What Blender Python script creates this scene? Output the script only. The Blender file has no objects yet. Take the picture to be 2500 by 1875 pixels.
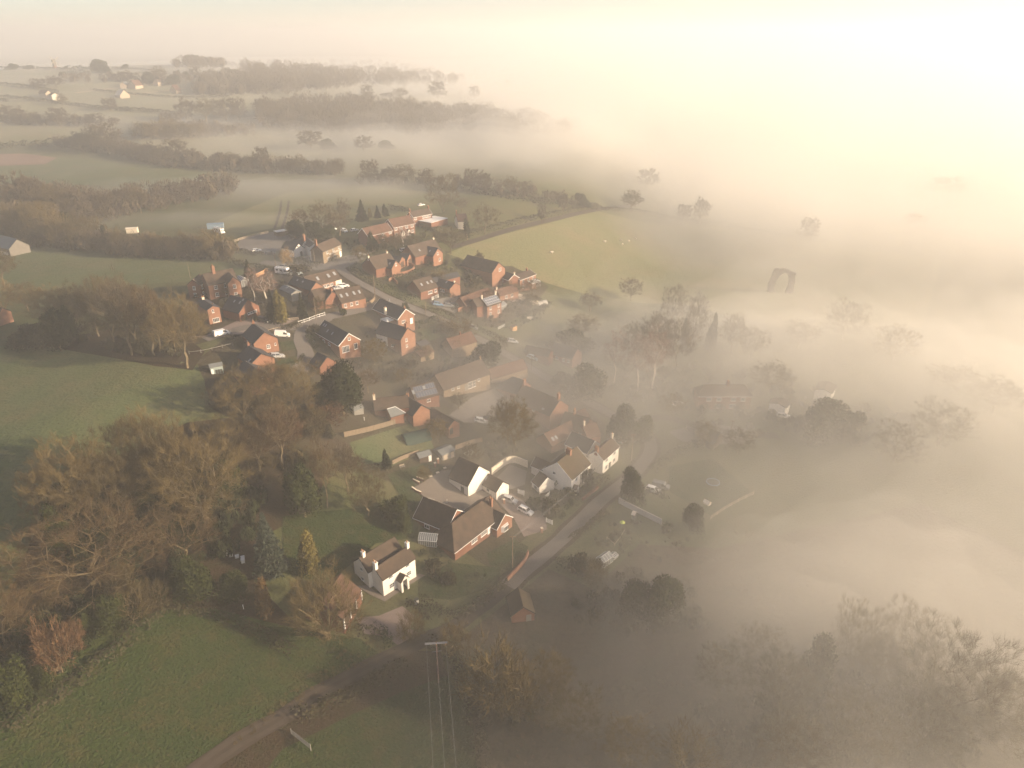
import bpy, bmesh, math, random
import numpy as np
from mathutils import Matrix, Vector
R = math.radians
SC = bpy.context.scene
COL = SC.collection
random.seed(7)
RNG = np.random.default_rng(11)

# ---------------------------------------------------------------- camera, sky, sun, exposure
CAM_H, PITCH, FPX, CX, CY = 118.0, 25.64, 1753.0, 1250.0, 937.5
cam_data = bpy.data.cameras.new('camera')
cam_data.sensor_width = 36.0
cam_data.lens = 36.0 * FPX / 2500.0
cam_data.clip_start, cam_data.clip_end = 1.0, 30000.0
cam = bpy.data.objects.new('camera', cam_data)
COL.objects.link(cam)
cam.location = (0, 0, CAM_H)
cam.rotation_euler = (R(90 - PITCH), 0, 0)
SC.camera = cam

SUN_EL = 16.0
SUN_AZ = 100.0            # degrees clockwise from the view direction: the sun stands to the right, a little behind
wld = bpy.data.worlds.new('World')
SC.world = wld
wld.use_nodes = True
wn = wld.node_tree.nodes
bg = wn['Background']
sky = wn.new('ShaderNodeTexSky')
sky.sky_type = 'NISHITA'
sky.sun_disc = False
sky.sun_elevation = R(SUN_EL)
sky.sun_rotation = R(SUN_AZ)
sky.air_density = 0.8
sky.dust_density = 0.3
sky.ozone_density = 1.5
wld.node_tree.links.new(sky.outputs[0], bg.inputs[0])
bg.inputs[1].default_value = 0.052
sun_data = bpy.data.lights.new('sun', 'SUN')
sun_data.energy = 5.0
sun_data.angle = R(0.5)
sun_data.color = (1.0, 0.775, 0.53)
sun = bpy.data.objects.new('sun', sun_data)
COL.objects.link(sun)
sd = Vector((math.sin(R(SUN_AZ)) * math.cos(R(SUN_EL)), math.cos(R(SUN_AZ)) * math.cos(R(SUN_EL)), math.sin(R(SUN_EL))))
sun.rotation_euler = sd.to_track_quat('Z', 'Y').to_euler()
SC.view_settings.view_transform = 'Standard'
SC.view_settings.look = 'None'
SC.view_settings.exposure = 1.46
SC.view_settings.gamma = 1.0
SC.view_settings.use_curve_mapping = False
SC.cycles.max_bounces = 10
SC.cycles.diffuse_bounces = 2
SC.cycles.glossy_bounces = 2
SC.cycles.transmission_bounces = 4
SC.cycles.volume_bounces = 9
SC.cycles.transparent_max_bounces = 48
SC.cycles.use_denoising = True

# ---------------------------------------------------------------- land form and pixel lookup
def S(t):
    t = np.clip(t, 0.0, 1.0)
    return t * t * (3 - 2 * t)

def H(x, y):
    """Height of the land: the village stands on a slope that climbs to the left, a hill with a mill beyond it."""
    x = np.asarray(x, float); y = np.asarray(y, float)
    r = np.sqrt(x * x + y * y)
    z = 32.0 * S((-x + 0.35 * (y - 130) + 5) / 135.0) * (1 - 0.75 * S((x - 20) / 180.0 + (r - 650) / 900.0))
    a = x / np.maximum(y, 20.0)
    wl = S((0.12 - a) / 0.62)
    wl = 0.12 * S((0.5 - a) / 0.4) + 0.88 * wl
    z = z + 50.0 * wl * S((r - 430) / 800.0) - 46.0 * wl * S((r - 1330) / 900.0)
    z = z + 1.2 * np.sin(x / 41.0 + 1.3) * np.sin(y / 57.0) * S((r - 260) / 300.0)
    z = z + 4.0 * np.sin(x / 190.0 + 0.4) * np.sin(y / 160.0 + x / 300.0) * S((r - 450) / 300.0)
    return z

_cp, _sp = math.cos(R(PITCH)), math.sin(R(PITCH))
def ray(u, v):
    a, b = (u - CX) / FPX, (CY - v) / FPX
    return np.array([a, _cp + b * _sp, -_sp + b * _cp])
def project(x, y, z):
    dz = z - CAM_H
    depth = y * _cp - dz * _sp
    up = y * _sp + dz * _cp
    return CX + FPX * x / depth, CY - FPX * up / depth, depth
def at(u, v, h=0.0):
    """The point of the land (raised by h) that shows at pixel u, v of the 2500 x 1875 photograph."""
    d = ray(u, v)
    t = np.geomspace(30.0, 6000.0, 900)
    f = CAM_H + d[2] * t - H(d[0] * t, d[1] * t) - h
    k = np.argmax(f <= 0)
    if f[k] > 0:
        k = len(t) - 1
        lo = hi = t[k]
    else:
        lo, hi = t[max(k - 1, 0)], t[k]
        for _ in range(30):
            m = 0.5 * (lo + hi)
            if CAM_H + d[2] * m - float(H(d[0] * m, d[1] * m)) - h > 0: lo = m
            else: hi = m
    return np.array([d[0] * hi, d[1] * hi, CAM_H + d[2] * hi])
def at_z(u, v, z):
    d = ray(u, v)
    t = (z - CAM_H) / d[2]
    return np.array([d[0] * t, d[1] * t, z])
ZONES = {'A': (450, 480, 4.88), 'B': (850, 480, 4.424), 'C': (450, 680, 4.88), 'D': (850, 680, 4.424), 'E': (850, 950, 4.424),
         'F': (1200, 850, 4.424), 'G': (1350, 750, 2.949), 'H': (750, 1200, 3.687), 'I': (0, 900, 2.592), 'J': (0, 1350, 3.16),
         'K': (650, 1400, 3.16), 'L': (1300, 1200, 1.8433), 'M': (0, 0, 2.633), 'N': (840, 0, 2.633), 'O': (1660, 0, 2.633),
         'P': (0, 420, 3.687), 'Q': (670, 560, 11.06), 'T': (1500, 1150, 7.373), 'U': (1320, 1060, 11.06), 'V': (900, 1060, 8.73), 'W': (1, 1, 1.0)}
def zp(p):
    """('E', 10, 20) -> photo pixel; plain (u, v) passes."""
    if len(p) == 3 and isinstance(p[0], str):
        x0, y0, s = ZONES[p[0]]
        return (x0 + p[1] / s, y0 + p[2] / s)
    return (p[0], p[1])

# ---------------------------------------------------------------- materials
MATS = {}
def mat(name, c, rough=0.85, var=0.18, scale=1.5, c2=None, detail=4.0, spec=0.3, metal=0.0, bump=0.0, stretch=None):
    """A surface whose colour wanders between two tones by noise in object space."""
    if name in MATS: return MATS[name]
    m = bpy.data.materials.new(name); m.use_nodes = True
    nt = m.node_tree; n = nt.nodes; l = nt.links
    b = n['Principled BSDF']
    b.inputs['Roughness'].default_value = rough
    b.inputs['Specular IOR Level'].default_value = spec
    b.inputs['Metallic'].default_value = metal
    geo = n.new('ShaderNodeNewGeometry')
    src = geo.outputs['Position']
    if stretch:
        mp = n.new('ShaderNodeMapping'); mp.inputs['Scale'].default_value = stretch
        l.new(src, mp.inputs['Vector']); src = mp.outputs[0]
    nz = n.new('ShaderNodeTexNoise')
    nz.inputs['Scale'].default_value = scale; nz.inputs['Detail'].default_value = detail; nz.inputs['Roughness'].default_value = 0.65
    l.new(src, nz.inputs['Vector'])
    rp = n.new('ShaderNodeValToRGB')
    rp.color_ramp.elements[0].position = 0.3; rp.color_ramp.elements[1].position = 0.7
    lo = c if c2 is None else c2
    k0, k1 = (1 - var, 1 + var) if c2 is None else (1, 1)
    rp.color_ramp.elements[0].color = (lo[0] * k0, lo[1] * k0, lo[2] * k0, 1)
    rp.color_ramp.elements[1].color = (c[0] * k1, c[1] * k1, c[2] * k1, 1)
    l.new(nz.outputs['Fac'], rp.inputs['Fac'])
    l.new(rp.outputs['Color'], b.inputs['Base Color'])
    if bump:
        bp = n.new('ShaderNodeBump'); bp.inputs['Strength'].default_value = bump; bp.inputs['Distance'].default_value = 0.3
        l.new(nz.outputs['Fac'], bp.inputs['Height']); l.new(bp.outputs[0], b.inputs['Normal'])
    MATS[name] = m
    return m

def ground_mat(name, tones, s1, s2, s3, bump=0.5):
    """Grass or earth: three tones mixed by a wide, a middle and a fine noise, with a rough surface."""
    m = bpy.data.materials.new(name); m.use_nodes = True
    nt = m.node_tree; n = nt.nodes; l = nt.links
    b = n['Principled BSDF']; b.inputs['Roughness'].default_value = 0.95; b.inputs['Specular IOR Level'].default_value = 0.1
    geo = n.new('ShaderNodeNewGeometry')
    def noise(s, d):
        t = n.new('ShaderNodeTexNoise'); t.inputs['Scale'].default_value = s; t.inputs['Detail'].default_value = d
        t.inputs['Roughness'].default_value = 0.6
        l.new(geo.outputs['Position'], t.inputs['Vector']); return t.outputs['Fac']
    def ramp(f, a, bb):
        mr = n.new('ShaderNodeMapRange'); mr.inputs['From Min'].default_value = a; mr.inputs['From Max'].default_value = bb
        l.new(f, mr.inputs['Value']); return mr.outputs[0]
    def mix(f, a, bb):
        mx = n.new('ShaderNodeMix'); mx.data_type = 'RGBA'
        l.new(f, mx.inputs[0])
        for sock, v in ((mx.inputs[6], a), (mx.inputs[7], bb)):
            if isinstance(v, tuple): sock.default_value = (*v, 1)
            else: l.new(v, sock)
        return mx.outputs[2]
    wide, mid, fine = noise(s1, 3), noise(s2, 5), noise(s3, 3)
    c = mix(ramp(wide, .38, .62), tones[0], tones[1])
    c = mix(ramp(mid, .45, .72), c, tones[2])
    dark = tuple(0.62 * t for t in tones[0])
    c = mix(ramp(fine, .5, .8), c, dark)
    l.new(c, b.inputs['Base Color'])
    bp = n.new('ShaderNodeBump'); bp.inputs['Strength'].default_value = bump; bp.inputs['Distance'].default_value = 0.5
    l.new(fine, bp.inputs['Height']); l.new(bp.outputs[0], b.inputs['Normal'])
    MATS[name] = m
    return m

def glass_mat():
    m = bpy.data.materials.new('window_glass'); m.use_nodes = True
    b = m.node_tree.nodes['Principled BSDF']
    b.inputs['Base Color'].default_value = (0.03, 0.035, 0.04, 1)
    b.inputs['Roughness'].default_value = 0.12
    MATS['window_glass'] = m
    return m

def volume_mat(name, dens, col, g):
    m = bpy.data.materials.new(name); m.use_nodes = True
    nt = m.node_tree; n = nt.nodes
    n.remove(n['Principled BSDF'])
    v = n.new('ShaderNodeVolumePrincipled')
    v.inputs['Color'].default_value = (*col, 1)
    v.inputs['Density'].default_value = dens
    v.inputs['Anisotropy'].default_value = g
    nt.links.new(v.outputs[0], n['Material Output'].inputs['Volume'])
    return m

# ---------------------------------------------------------------- object helpers
def mesh_from(name, V, F, smooth=False):
    me = bpy.data.meshes.new(name)
    me.from_pydata([tuple(v) for v in V], [], F)
    if smooth: me.shade_smooth()
    return me
def soup(name, T, mats=None, midx=None):
    """Triangle soup T (n x 3 x 3) to a mesh."""
    T = np.asarray(T, np.float32); n = len(T)
    me = bpy.data.meshes.new(name)
    me.vertices.add(n * 3); me.vertices.foreach_set('co', T.reshape(-1))
    me.loops.add(n * 3); me.loops.foreach_set('vertex_index', np.arange(n * 3, dtype=np.int32))
    me.polygons.add(n); me.polygons.foreach_set('loop_start', np.arange(0, n * 3, 3, dtype=np.int32))
    for m in mats or []: me.materials.append(m)
    if midx is not None: me.polygons.foreach_set('material_index', np.asarray(midx, np.int32))
    me.update(); me.validate()
    return me
def tag(o, label=None, cat=None, group=None, kind=None):
    if label: o['label'] = label
    if cat: o['category'] = cat
    if group: o['group'] = group
    if kind: o['kind'] = kind
    return o
def link(name, me, m=None, parent=None, mw=None):
    """Link a mesh (or None for an Empty) as ONE object; mw is its matrix in the parent's space."""
    o = bpy.data.objects.new(name, me); COL.objects.link(o)
    if me is not None and m is not None and not me.materials: me.materials.append(m)
    if parent is not None: o.parent = parent
    if mw is not None: o.matrix_basis = mw
    return o
class MB:
    """Collects boxes, prisms and tubes into one mesh."""
    def __init__(s): s.v = []; s.f = []
    def add(s, V, F):
        k = len(s.v); s.v += [tuple(map(float, p)) for p in V]; s.f += [tuple(k + i for i in f) for f in F]; return s
    def box(s, x0, x1, y0, y1, z0, z1):
        return s.add([(x0, y0, z0), (x1, y0, z0), (x1, y1, z0), (x0, y1, z0), (x0, y0, z1), (x1, y0, z1), (x1, y1, z1), (x0, y1, z1)],
                     [(0, 3, 2, 1), (4, 5, 6, 7), (0, 1, 5, 4), (1, 2, 6, 5), (2, 3, 7, 6), (3, 0, 4, 7)])
    def bar(s, p, q, w, h=None, up=(0, 0, 1)):
        """A square bar from p to q."""
        p, q = Vector(p), Vector(q); d = (q - p).normalized(); h = h or w
        u = Vector(up)
        if abs(d.dot(u)) > .98: u = Vector((1, 0, 0))
        a = d.cross(u).normalized(); b = a.cross(d)
        c = [(-a * w - b * h) / 2, (a * w - b * h) / 2, (a * w + b * h) / 2, (-a * w + b * h) / 2]
        return s.add([p + k for k in c] + [q + k for k in c],
                     [(0, 3, 2, 1), (4, 5, 6, 7), (0, 1, 5, 4), (1, 2, 6, 5), (2, 3, 7, 6), (3, 0, 4, 7)])
    def tube(s, p, q, r0, r1=None, n=8, cap=True):
        p, q = Vector(p), Vector(q); r1 = r0 if r1 is None else r1
        d = (q - p).normalized(); u = Vector((0, 0, 1)) if abs(d.z) < .95 else Vector((1, 0, 0))
        a = d.cross(u).normalized(); b = a.cross(d); V = []
        for (c, r) in ((p, r0), (q, r1)):
            for k in range(n):
                t = 2 * math.pi * k / n; V.append(c + a * (r * math.cos(t)) + b * (r * math.sin(t)))
        F = [(k, (k + 1) % n, n + (k + 1) % n, n + k) for k in range(n)]
        if cap: F += [tuple(range(n - 1, -1, -1)), tuple(range(n, 2 * n))]
        return s.add(V, F)
    def prism(s, poly, y0, y1):
        """Polygon of (x, z) extruded along y."""
        n = len(poly)
        V = [(x, y0, z) for x, z in poly] + [(x, y1, z) for x, z in poly]
        F = [tuple(range(n)), tuple(range(2 * n - 1, n - 1, -1))] + [(k, n + k, n + (k + 1) % n, (k + 1) % n) for k in range(n)]
        return s.add(V, F)
    def mesh(s, name, smooth=False):
        me = mesh_from(name, s.v, s.f, smooth)
        bm = bmesh.new(); bm.from_mesh(me); bmesh.ops.recalc_face_normals(bm, faces=bm.faces); bm.to_mesh(me); bm.free()
        return me
    def build(s, name, m, parent=None, mw=None, smooth=False):
        return link(name, s.mesh(name, smooth), m, parent, mw)
def T3(x=0, y=0, z=0, rz=0, sx=1, sy=1, sz=1):
    return Matrix.Translation((x, y, z)) @ Matrix.Rotation(rz, 4, 'Z') @ Matrix.Diagonal((sx, sy, sz, 1))

# ---------------------------------------------------------------- ground, roads, fields, haze
def axis(lo, hi, a, b, step, grow=1.12):
    c = list(np.arange(a, b + 0.1, step)); d = step
    while c[-1] < hi: d *= grow; c.append(c[-1] + d)
    d = step
    while c[0] > lo: d *= grow; c.insert(0, c[0] - d)
    return np.array(c)
GX, GY = axis(-6500, 6500, -220, 260, 4.0), axis(-1200, 7500, 36, 560, 4.0, 1.06)
def ground_grid():
    X, Y = np.meshgrid(GX, GY)
    Z = H(X, Y)
    ny, nx = X.shape
    idx = np.arange(nx * ny).reshape(ny, nx)
    F = np.stack([idx[:-1, :-1], idx[:-1, 1:], idx[1:, 1:], idx[1:, :-1]], -1).reshape(-1, 4)
    return X, Y, Z, F
_X, _Y, _Z, _F = ground_grid()
grass = ground_mat('meadow_grass', ((0.064, 0.076, 0.030), (0.092, 0.094, 0.038), (0.105, 0.090, 0.042)), 0.012, 0.09, 1.3, 0.7)
me = bpy.data.meshes.new('ground')
me.from_pydata(np.stack([_X, _Y, _Z], -1).reshape(-1, 3).tolist(), [], _F.tolist()); me.shade_smooth()
ground = tag(link('ground', me, grass), kind='structure')

def drape(name, poly, m, lift, cell=5.0, kind='structure', px=True):
    """A sheet that follows the land inside a polygon of photo pixels (or of ground points)."""
    P = [at(*zp(p))[:2] for p in poly] if px else [np.array(p) for p in poly]
    bm = bmesh.new()
    vs = [bm.verts.new((p[0], p[1], 0)) for p in P]
    bm.faces.new(vs)
    A = np.array(P); lo, hi = A.min(0), A.max(0)
    cx = max(cell, (hi[0] - lo[0]) / 60); cy = max(cell, (hi[1] - lo[1]) / 60)
    for ax, c0, c1, st in ((0, lo[0], hi[0], cx), (1, lo[1], hi[1], cy)):
        for c in np.arange(math.ceil(c0 / st) * st, c1, st):
            co = [0, 0, 0]; no = [0, 0, 0]; co[ax] = c; no[ax] = 1
            bmesh.ops.bisect_plane(bm, geom=bm.verts[:] + bm.edges[:] + bm.faces[:], plane_co=co, plane_no=no)
    bmesh.ops.triangulate(bm, faces=bm.faces)
    for v in bm.verts: v.co.z = float(H(v.co.x, v.co.y)) + lift
    bmesh.ops.recalc_face_normals(bm, faces=bm.faces)
    for f in bm.faces:
        if f.normal.z < 0: f.normal_flip()
    me = bpy.data.meshes.new(name); bm.to_mesh(me); bm.free()
    return tag(link(name, me, m), kind=kind)
def smooth_path(pts, step=3.0, rough=0.0):
    """Catmull-Rom through ground points, about one point every step metres."""
    P = [np.array(p[:2], float) for p in pts]; P = [2 * P[0] - P[1]] + P + [2 * P[-1] - P[-2]]
    out = []
    for i in range(1, len(P) - 2):
        n = max(1, int(np.linalg.norm(P[i + 1] - P[i]) / step))
        for k in range(n):
            t = k / n
            out.append(0.5 * ((2 * P[i]) + (P[i + 1] - P[i - 1]) * t + (2 * P[i - 1] - 5 * P[i] + 4 * P[i + 1] - P[i + 2]) * t * t
                              + (3 * P[i] - P[i - 1] - 3 * P[i + 1] + P[i + 2]) * t ** 3))
    out.append(P[-2]); return np.array(out)
def ribbon(name, px, width, m, lift, off=0.0, wob=0.0):
    C = smooth_path([at(*zp(p)) for p in px])
    D = np.gradient(C, axis=0); D /= np.linalg.norm(D, axis=1)[:, None] + 1e-9
    N = np.stack([-D[:, 1], D[:, 0]], 1)
    V = []; F = []; cols = np.linspace(-.5, .5, 5)
    for i in range(len(C)):
        for j, t in enumerate(cols):
            w = width * (1 + wob * math.sin(i * 1.7 + j * 9))
            p = C[i] + N[i] * (t * w + off); V.append((p[0], p[1], float(H(*p)) + lift))
    for i in range(len(C) - 1):
        for j in range(4):
            a = i * 5 + j; F.append((a, a + 5, a + 6, a + 1))
    me = mesh_from(name, V, F, True)
    bm = bmesh.new(); bm.from_mesh(me); bmesh.ops.recalc_face_normals(bm, faces=bm.faces)
    for f in bm.faces:
        if f.normal.z < 0: f.normal_flip()
    bm.to_mesh(me); bm.free()
    return tag(link(name, me, m), kind='structure')

# fields of other tones
field_dark = ground_mat('dark_pasture', ((0.025, 0.044, 0.011), (0.040, 0.056, 0.016), (0.060, 0.055, 0.020)), 0.035, 0.3, 1.9, 1.5)
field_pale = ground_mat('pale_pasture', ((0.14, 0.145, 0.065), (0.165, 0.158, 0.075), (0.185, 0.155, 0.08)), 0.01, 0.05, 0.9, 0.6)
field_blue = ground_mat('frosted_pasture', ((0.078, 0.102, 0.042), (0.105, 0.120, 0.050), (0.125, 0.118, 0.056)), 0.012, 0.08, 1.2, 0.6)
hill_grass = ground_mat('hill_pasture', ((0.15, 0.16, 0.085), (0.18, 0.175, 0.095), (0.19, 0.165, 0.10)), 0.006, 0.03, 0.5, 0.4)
earth = ground_mat('garden_earth', ((0.058, 0.042, 0.026), (0.052, 0.052, 0.024), (0.068, 0.054, 0.03)), 0.05, 0.3, 1.8, 0.9)
rough_grass = ground_mat('rough_grass', ((0.065, 0.046, 0.028), (0.080, 0.062, 0.036), (0.052, 0.052, 0.026)), 0.02, 0.12, 0.8, 1.0)  # brown grass, tones lowered further to hold the shadow of the trees
bank_brown = ground_mat('leaf_litter', ((0.042, 0.028, 0.016), (0.05, 0.034, 0.018), (0.036, 0.034, 0.015)), 0.06, 0.4, 2.5, 1.0)
tarmac = mat('tarmac', (0.125, 0.11, 0.097), .9, .14, .35, detail=6)
gravel = mat('drive_gravel', (0.20, 0.155, 0.135), .95, .15, .5, detail=8)
pale_yard = mat('pale_yard', (0.155, 0.14, 0.125), .95, .12, .3, detail=8)
paving = mat('patio_paving', (0.16, 0.135, 0.115), .9, .12, .6, detail=6)
mud = mat('mud_track', (0.042, 0.031, 0.022), .95, .2, .6, detail=6)

# fog as volumes, some of its warm light tinted into their colour: a thin even haze over everything and lenses of dense valley fog that lie on the land
def noise2(x, y, seed=0):
    v = 0
    for k, (f, w) in enumerate(((1, .5), (2.1, .27), (4.3, .15), (8.7, .08))):
        a = seed * 1.7 + k * 2.3
        v = v + w * np.sin(f * (x * math.cos(a) + y * math.sin(a)) + 3 * a + 1.1 * np.sin(f * .7 * (y - x) + a)) * np.cos(f * (y * math.cos(a) - x * math.sin(a)) * .9 + a)
    return v
FOG_PUFFS = []      # (pixel, radius across, radius away, height): banks that lie on the rising ground
def fog_height(X, Y, Z):
    r = np.sqrt(X * X + Y * Y); a = X / np.maximum(Y, 30)
    n = noise2(X / 52.0, Y / 60.0, 3)
    top = 9 + 13 * S((a + .12) / .55) + 6 * n + 9 * S((r - 260) / 500)
    q = (top - Z) / 6.0
    T = 6.0 * np.where(q > 20, q, np.log1p(np.exp(np.minimum(q, 20)))) * (.30 + .70 * S((r - 135) / 150.0))
    far = S((r - 420) / 350.0) * S((a + .34) / .5)
    T = T * (1 + .45 * S((a - .08) / .3) * S((r - 170) / 60) * (1 - S((r - 270) / 80))) * (1 - .45 * S((r - 290) / 60) * S((470 - r) / 80))
    T = np.maximum(T, (17 + 10 * n + 5 * S(a / .2) + 9 * S((r - 700) / 300) * S((a + .3) / .2)) * far * (.55 + .45 * S((a + .12) / .2))) * (1 - .9 * S((-a - .12) / .3))
    T = T + 2.6 * S((r - 450) / 500)
    for (p, rx, ry, h) in FOG_PUFFS:
        q = at(*p); T = T + h * np.exp(-((X - q[0]) / rx) ** 2 - ((Y - q[1]) / ry) ** 2) * (1 + .5 * n)
    w = noise2(X / 17.0 + .02 * Y, Y / 26.0, 8) + .6 * noise2(X / 8.0, Y / 13.0, 5) * S((520 - r) / 150)
    return np.maximum(T * (1 + .5 * w) + .6 * w, 0)
FOG_PUFFS += [((760, 345), 110, 45, 8), ((700, 470), 90, 26, 7), ((1000, 390), 120, 45, 9), ((1300, 360), 140, 60, 12),
              ((1010, 1000), 26, 26, 3.5), ((1250, 800), 30, 40, 3.0), ((1300, 1040), 26, 26, 4.0), ((860, 770), 12, 14, 2.0), ((1130, 900), 60, 60, 3.6), ((1000, 720), 50, 40, 2.0), ((1340, 1080), 36, 30, 3.4), ((1100, 1180), 30, 20, 2.5), ((720, 640), 40, 20, 2.0),
              ((380, 540), 70, 16, 4), ((60, 600), 30, 25, 3), ((480, 330), 120, 40, 5), ((1890, 752), 100, 100, -10), ((2000, 1700), 36, 26, 6), ((2330, 1700), 42, 32, 14), ((2180, 1640), 30, 24, 8), ((1640, 1480), 30, 22, 4), ((1580, 440), 70, 70, 10), ((1700, 520), 50, 60, 8), ((1970, 570), 60, 60, 8), ((2200, 1080), 50, 40, 6), ((1450, 1150), 30, 26, 3.5), ((1880, 900), 50, 30, 4), ((1640, 620), 70, 60, -6)]
def fog_layer(name, k, dens):
    sx = (GX > -1500) & (GX < 3800); sy = (GY > 0) & (GY < 4200)
    X, Y = np.meshgrid(GX[sx], GY[sy]); Z = H(X, Y)
    T = fog_height(X, Y, Z) * k
    ny, nx = X.shape
    up = np.stack([X, Y, Z - 1.0 + np.where(T > .05, T + 1.0, 0)], -1).reshape(-1, 3)
    dn = np.stack([X, Y, Z - 4.0], -1).reshape(-1, 3)
    i = np.arange(nx * ny).reshape(ny, nx); N = nx * ny
    F = np.stack([i[:-1, :-1], i[:-1, 1:], i[1:, 1:], i[1:, :-1]], -1).reshape(-1, 4).tolist()
    F += (np.stack([i[:-1, :-1], i[1:, :-1], i[1:, 1:], i[:-1, 1:]], -1).reshape(-1, 4) + N).tolist()
    for edge in (i[0, :], i[:, -1], i[-1, ::-1], i[::-1, 0]):
        F += [(int(a) + N, int(b) + N, int(b), int(a)) for a, b in zip(edge[:-1], edge[1:])]
    me = bpy.data.meshes.new(name); me.from_pydata(np.concatenate([up, dn]).tolist(), [], F)
    bm = bmesh.new(); bm.from_mesh(me); bmesh.ops.recalc_face_normals(bm, faces=bm.faces); bm.to_mesh(me); bm.free()
    return tag(link(name, me, volume_mat(name, dens, (1.0, .980, .935), .38)), kind='stuff')  # warm scattering colour puts part of the tan light into the fog itself
for k, dn in ((0.3, .008), (0.6, .006), (0.9, .0045), (1.25, .0035), (2.1, .0015)):
    fog_layer('valley_fog', k, dn)
haze = MB().box(-6400, 6400, -1100, 7400, float(_Z.min()) - 6, CAM_H + 60).build('haze', volume_mat('haze', .0007, (1.0, .99, .98), .3))
tag(haze, kind='stuff')

# ---------------------------------------------------------------- buildings
glass = glass_mat()
M_BRICK = mat('orange_brick', (0.2752, 0.1419, 0.0903), .9, .2, .9, c2=(0.1935, 0.0989, 0.0645), detail=9)
M_BRICK2 = mat('brown_brick', (0.2160, 0.1000, 0.0640), .9, .2, 2.0, c2=(0.1440, 0.0680, 0.0440), detail=9)
M_WHITE = mat('white_render', (0.78, 0.74, 0.68), .85, .06, .8)
M_CREAM = mat('cream_render', (0.70, 0.62, 0.50), .85, .06, .8)
M_STONE = mat('brown_stone', (0.27, 0.20, 0.13), .9, .2, 1.6, c2=(0.16, 0.12, 0.08), detail=8)
M_SLATE = mat('dark_slate', (0.05, 0.05, 0.053), .75, .25, 1.6, detail=8)
M_TILE = mat('brown_tile', (0.0986, 0.0680, 0.0490), .85, .2, .6, c2=(0.0530, 0.0408, 0.0299), detail=9)
M_RED = mat('red_tile', (0.1440, 0.0756, 0.0504), .85, .2, .7, c2=(0.0792, 0.0468, 0.0331), detail=9)
M_MOSS = mat('mossy_tile', (0.0880, 0.0624, 0.0400), .9, .2, .7, c2=(0.0624, 0.0512, 0.0304), detail=9)
M_UPVC = mat('white_frame', (0.80, 0.79, 0.77), .5, .03)
M_WOOD = mat('weathered_wood', (0.20, 0.15, 0.105), .9, .2, 3.0, detail=8)
M_DARKWOOD = mat('dark_wood', (0.07, 0.05, 0.035), .9, .2, 3.0)
M_LEAD = mat('grey_lead', (0.22, 0.22, 0.23), .6, .1)
M_GREYWOOD = mat('grey_wood', (0.22, 0.21, 0.19), .9, .15, 3.0)
M_POT = mat('clay_pot', (0.45, 0.25, 0.13), .8, .15)
M_FELT = mat('grey_felt', (0.17, 0.18, 0.18), .9, .12)
M_PANEL = mat('solar_glass', (0.10, 0.115, 0.15), .18, .1, .5, spec=.8)
M_SKYL = mat('roof_window_glass', (0.30, 0.31, 0.32), .12, .05, spec=.9)
M_POLY = mat('polycarbonate', (0.50, 0.52, 0.52), .3, .08)
M_DOOR = mat('dark_door', (0.05, 0.055, 0.05), .6, .1)
M_GREEN = mat('dark_green_paint', (0.035, 0.065, 0.05), .7, .15)

_win_cache = {}
def window_meshes(w, h, nx, ny):
    k = (round(w, 2), round(h, 2), nx, ny)
    if k not in _win_cache:
        f = MB(); t = .09 if w > .7 else .07
        f.box(-w / 2, w / 2, -.06, .05, -h / 2, -h / 2 + t).box(-w / 2, w / 2, -.06, .05, h / 2 - t, h / 2)
        f.box(-w / 2, -w / 2 + t, -.06, .05, -h / 2 + t, h / 2 - t).box(w / 2 - t, w / 2, -.06, .05, -h / 2 + t, h / 2 - t)
        for i in range(1, nx):
            x = -w / 2 + w * i / nx; f.box(x - .035, x + .035, -.05, .04, -h / 2 + t, h / 2 - t)
        for j in range(1, ny):
            z = -h / 2 + h * j / ny; f.box(-w / 2 + t, w / 2 - t, -.05, .035, z - .03, z + .03)
        f.box(-w / 2 - .08, w / 2 + .08, -.06, .12, -h / 2 - .09, -h / 2)
        fm = f.mesh('window'); fm.materials.append(M_UPVC)
        pm = mesh_from('pane', [(-w / 2 + t, .012, -h / 2 + t), (w / 2 - t, .012, -h / 2 + t), (w / 2 - t, .012, h / 2 - t), (-w / 2 + t, .012, h / 2 - t)], [(3, 2, 1, 0)])
        pm.materials.append(glass)
        _win_cache[k] = (fm, pm)
    return _win_cache[k]
_door_cache = {}
def door_mesh(w, h, m):
    k = (w, h, m.name)
    if k not in _door_cache:
        b = MB().box(-w / 2, w / 2, -.05, .04, 0, h).box(-w / 2 - .09, -w / 2, -.05, .07, 0, h + .09).box(w / 2, w / 2 + .09, -.05, .07, 0, h + .09).box(-w / 2, w / 2, -.05, .07, h, h + .09)
        me = b.mesh('door'); me.materials.append(m); _door_cache[k] = me
    return _door_cache[k]

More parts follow.
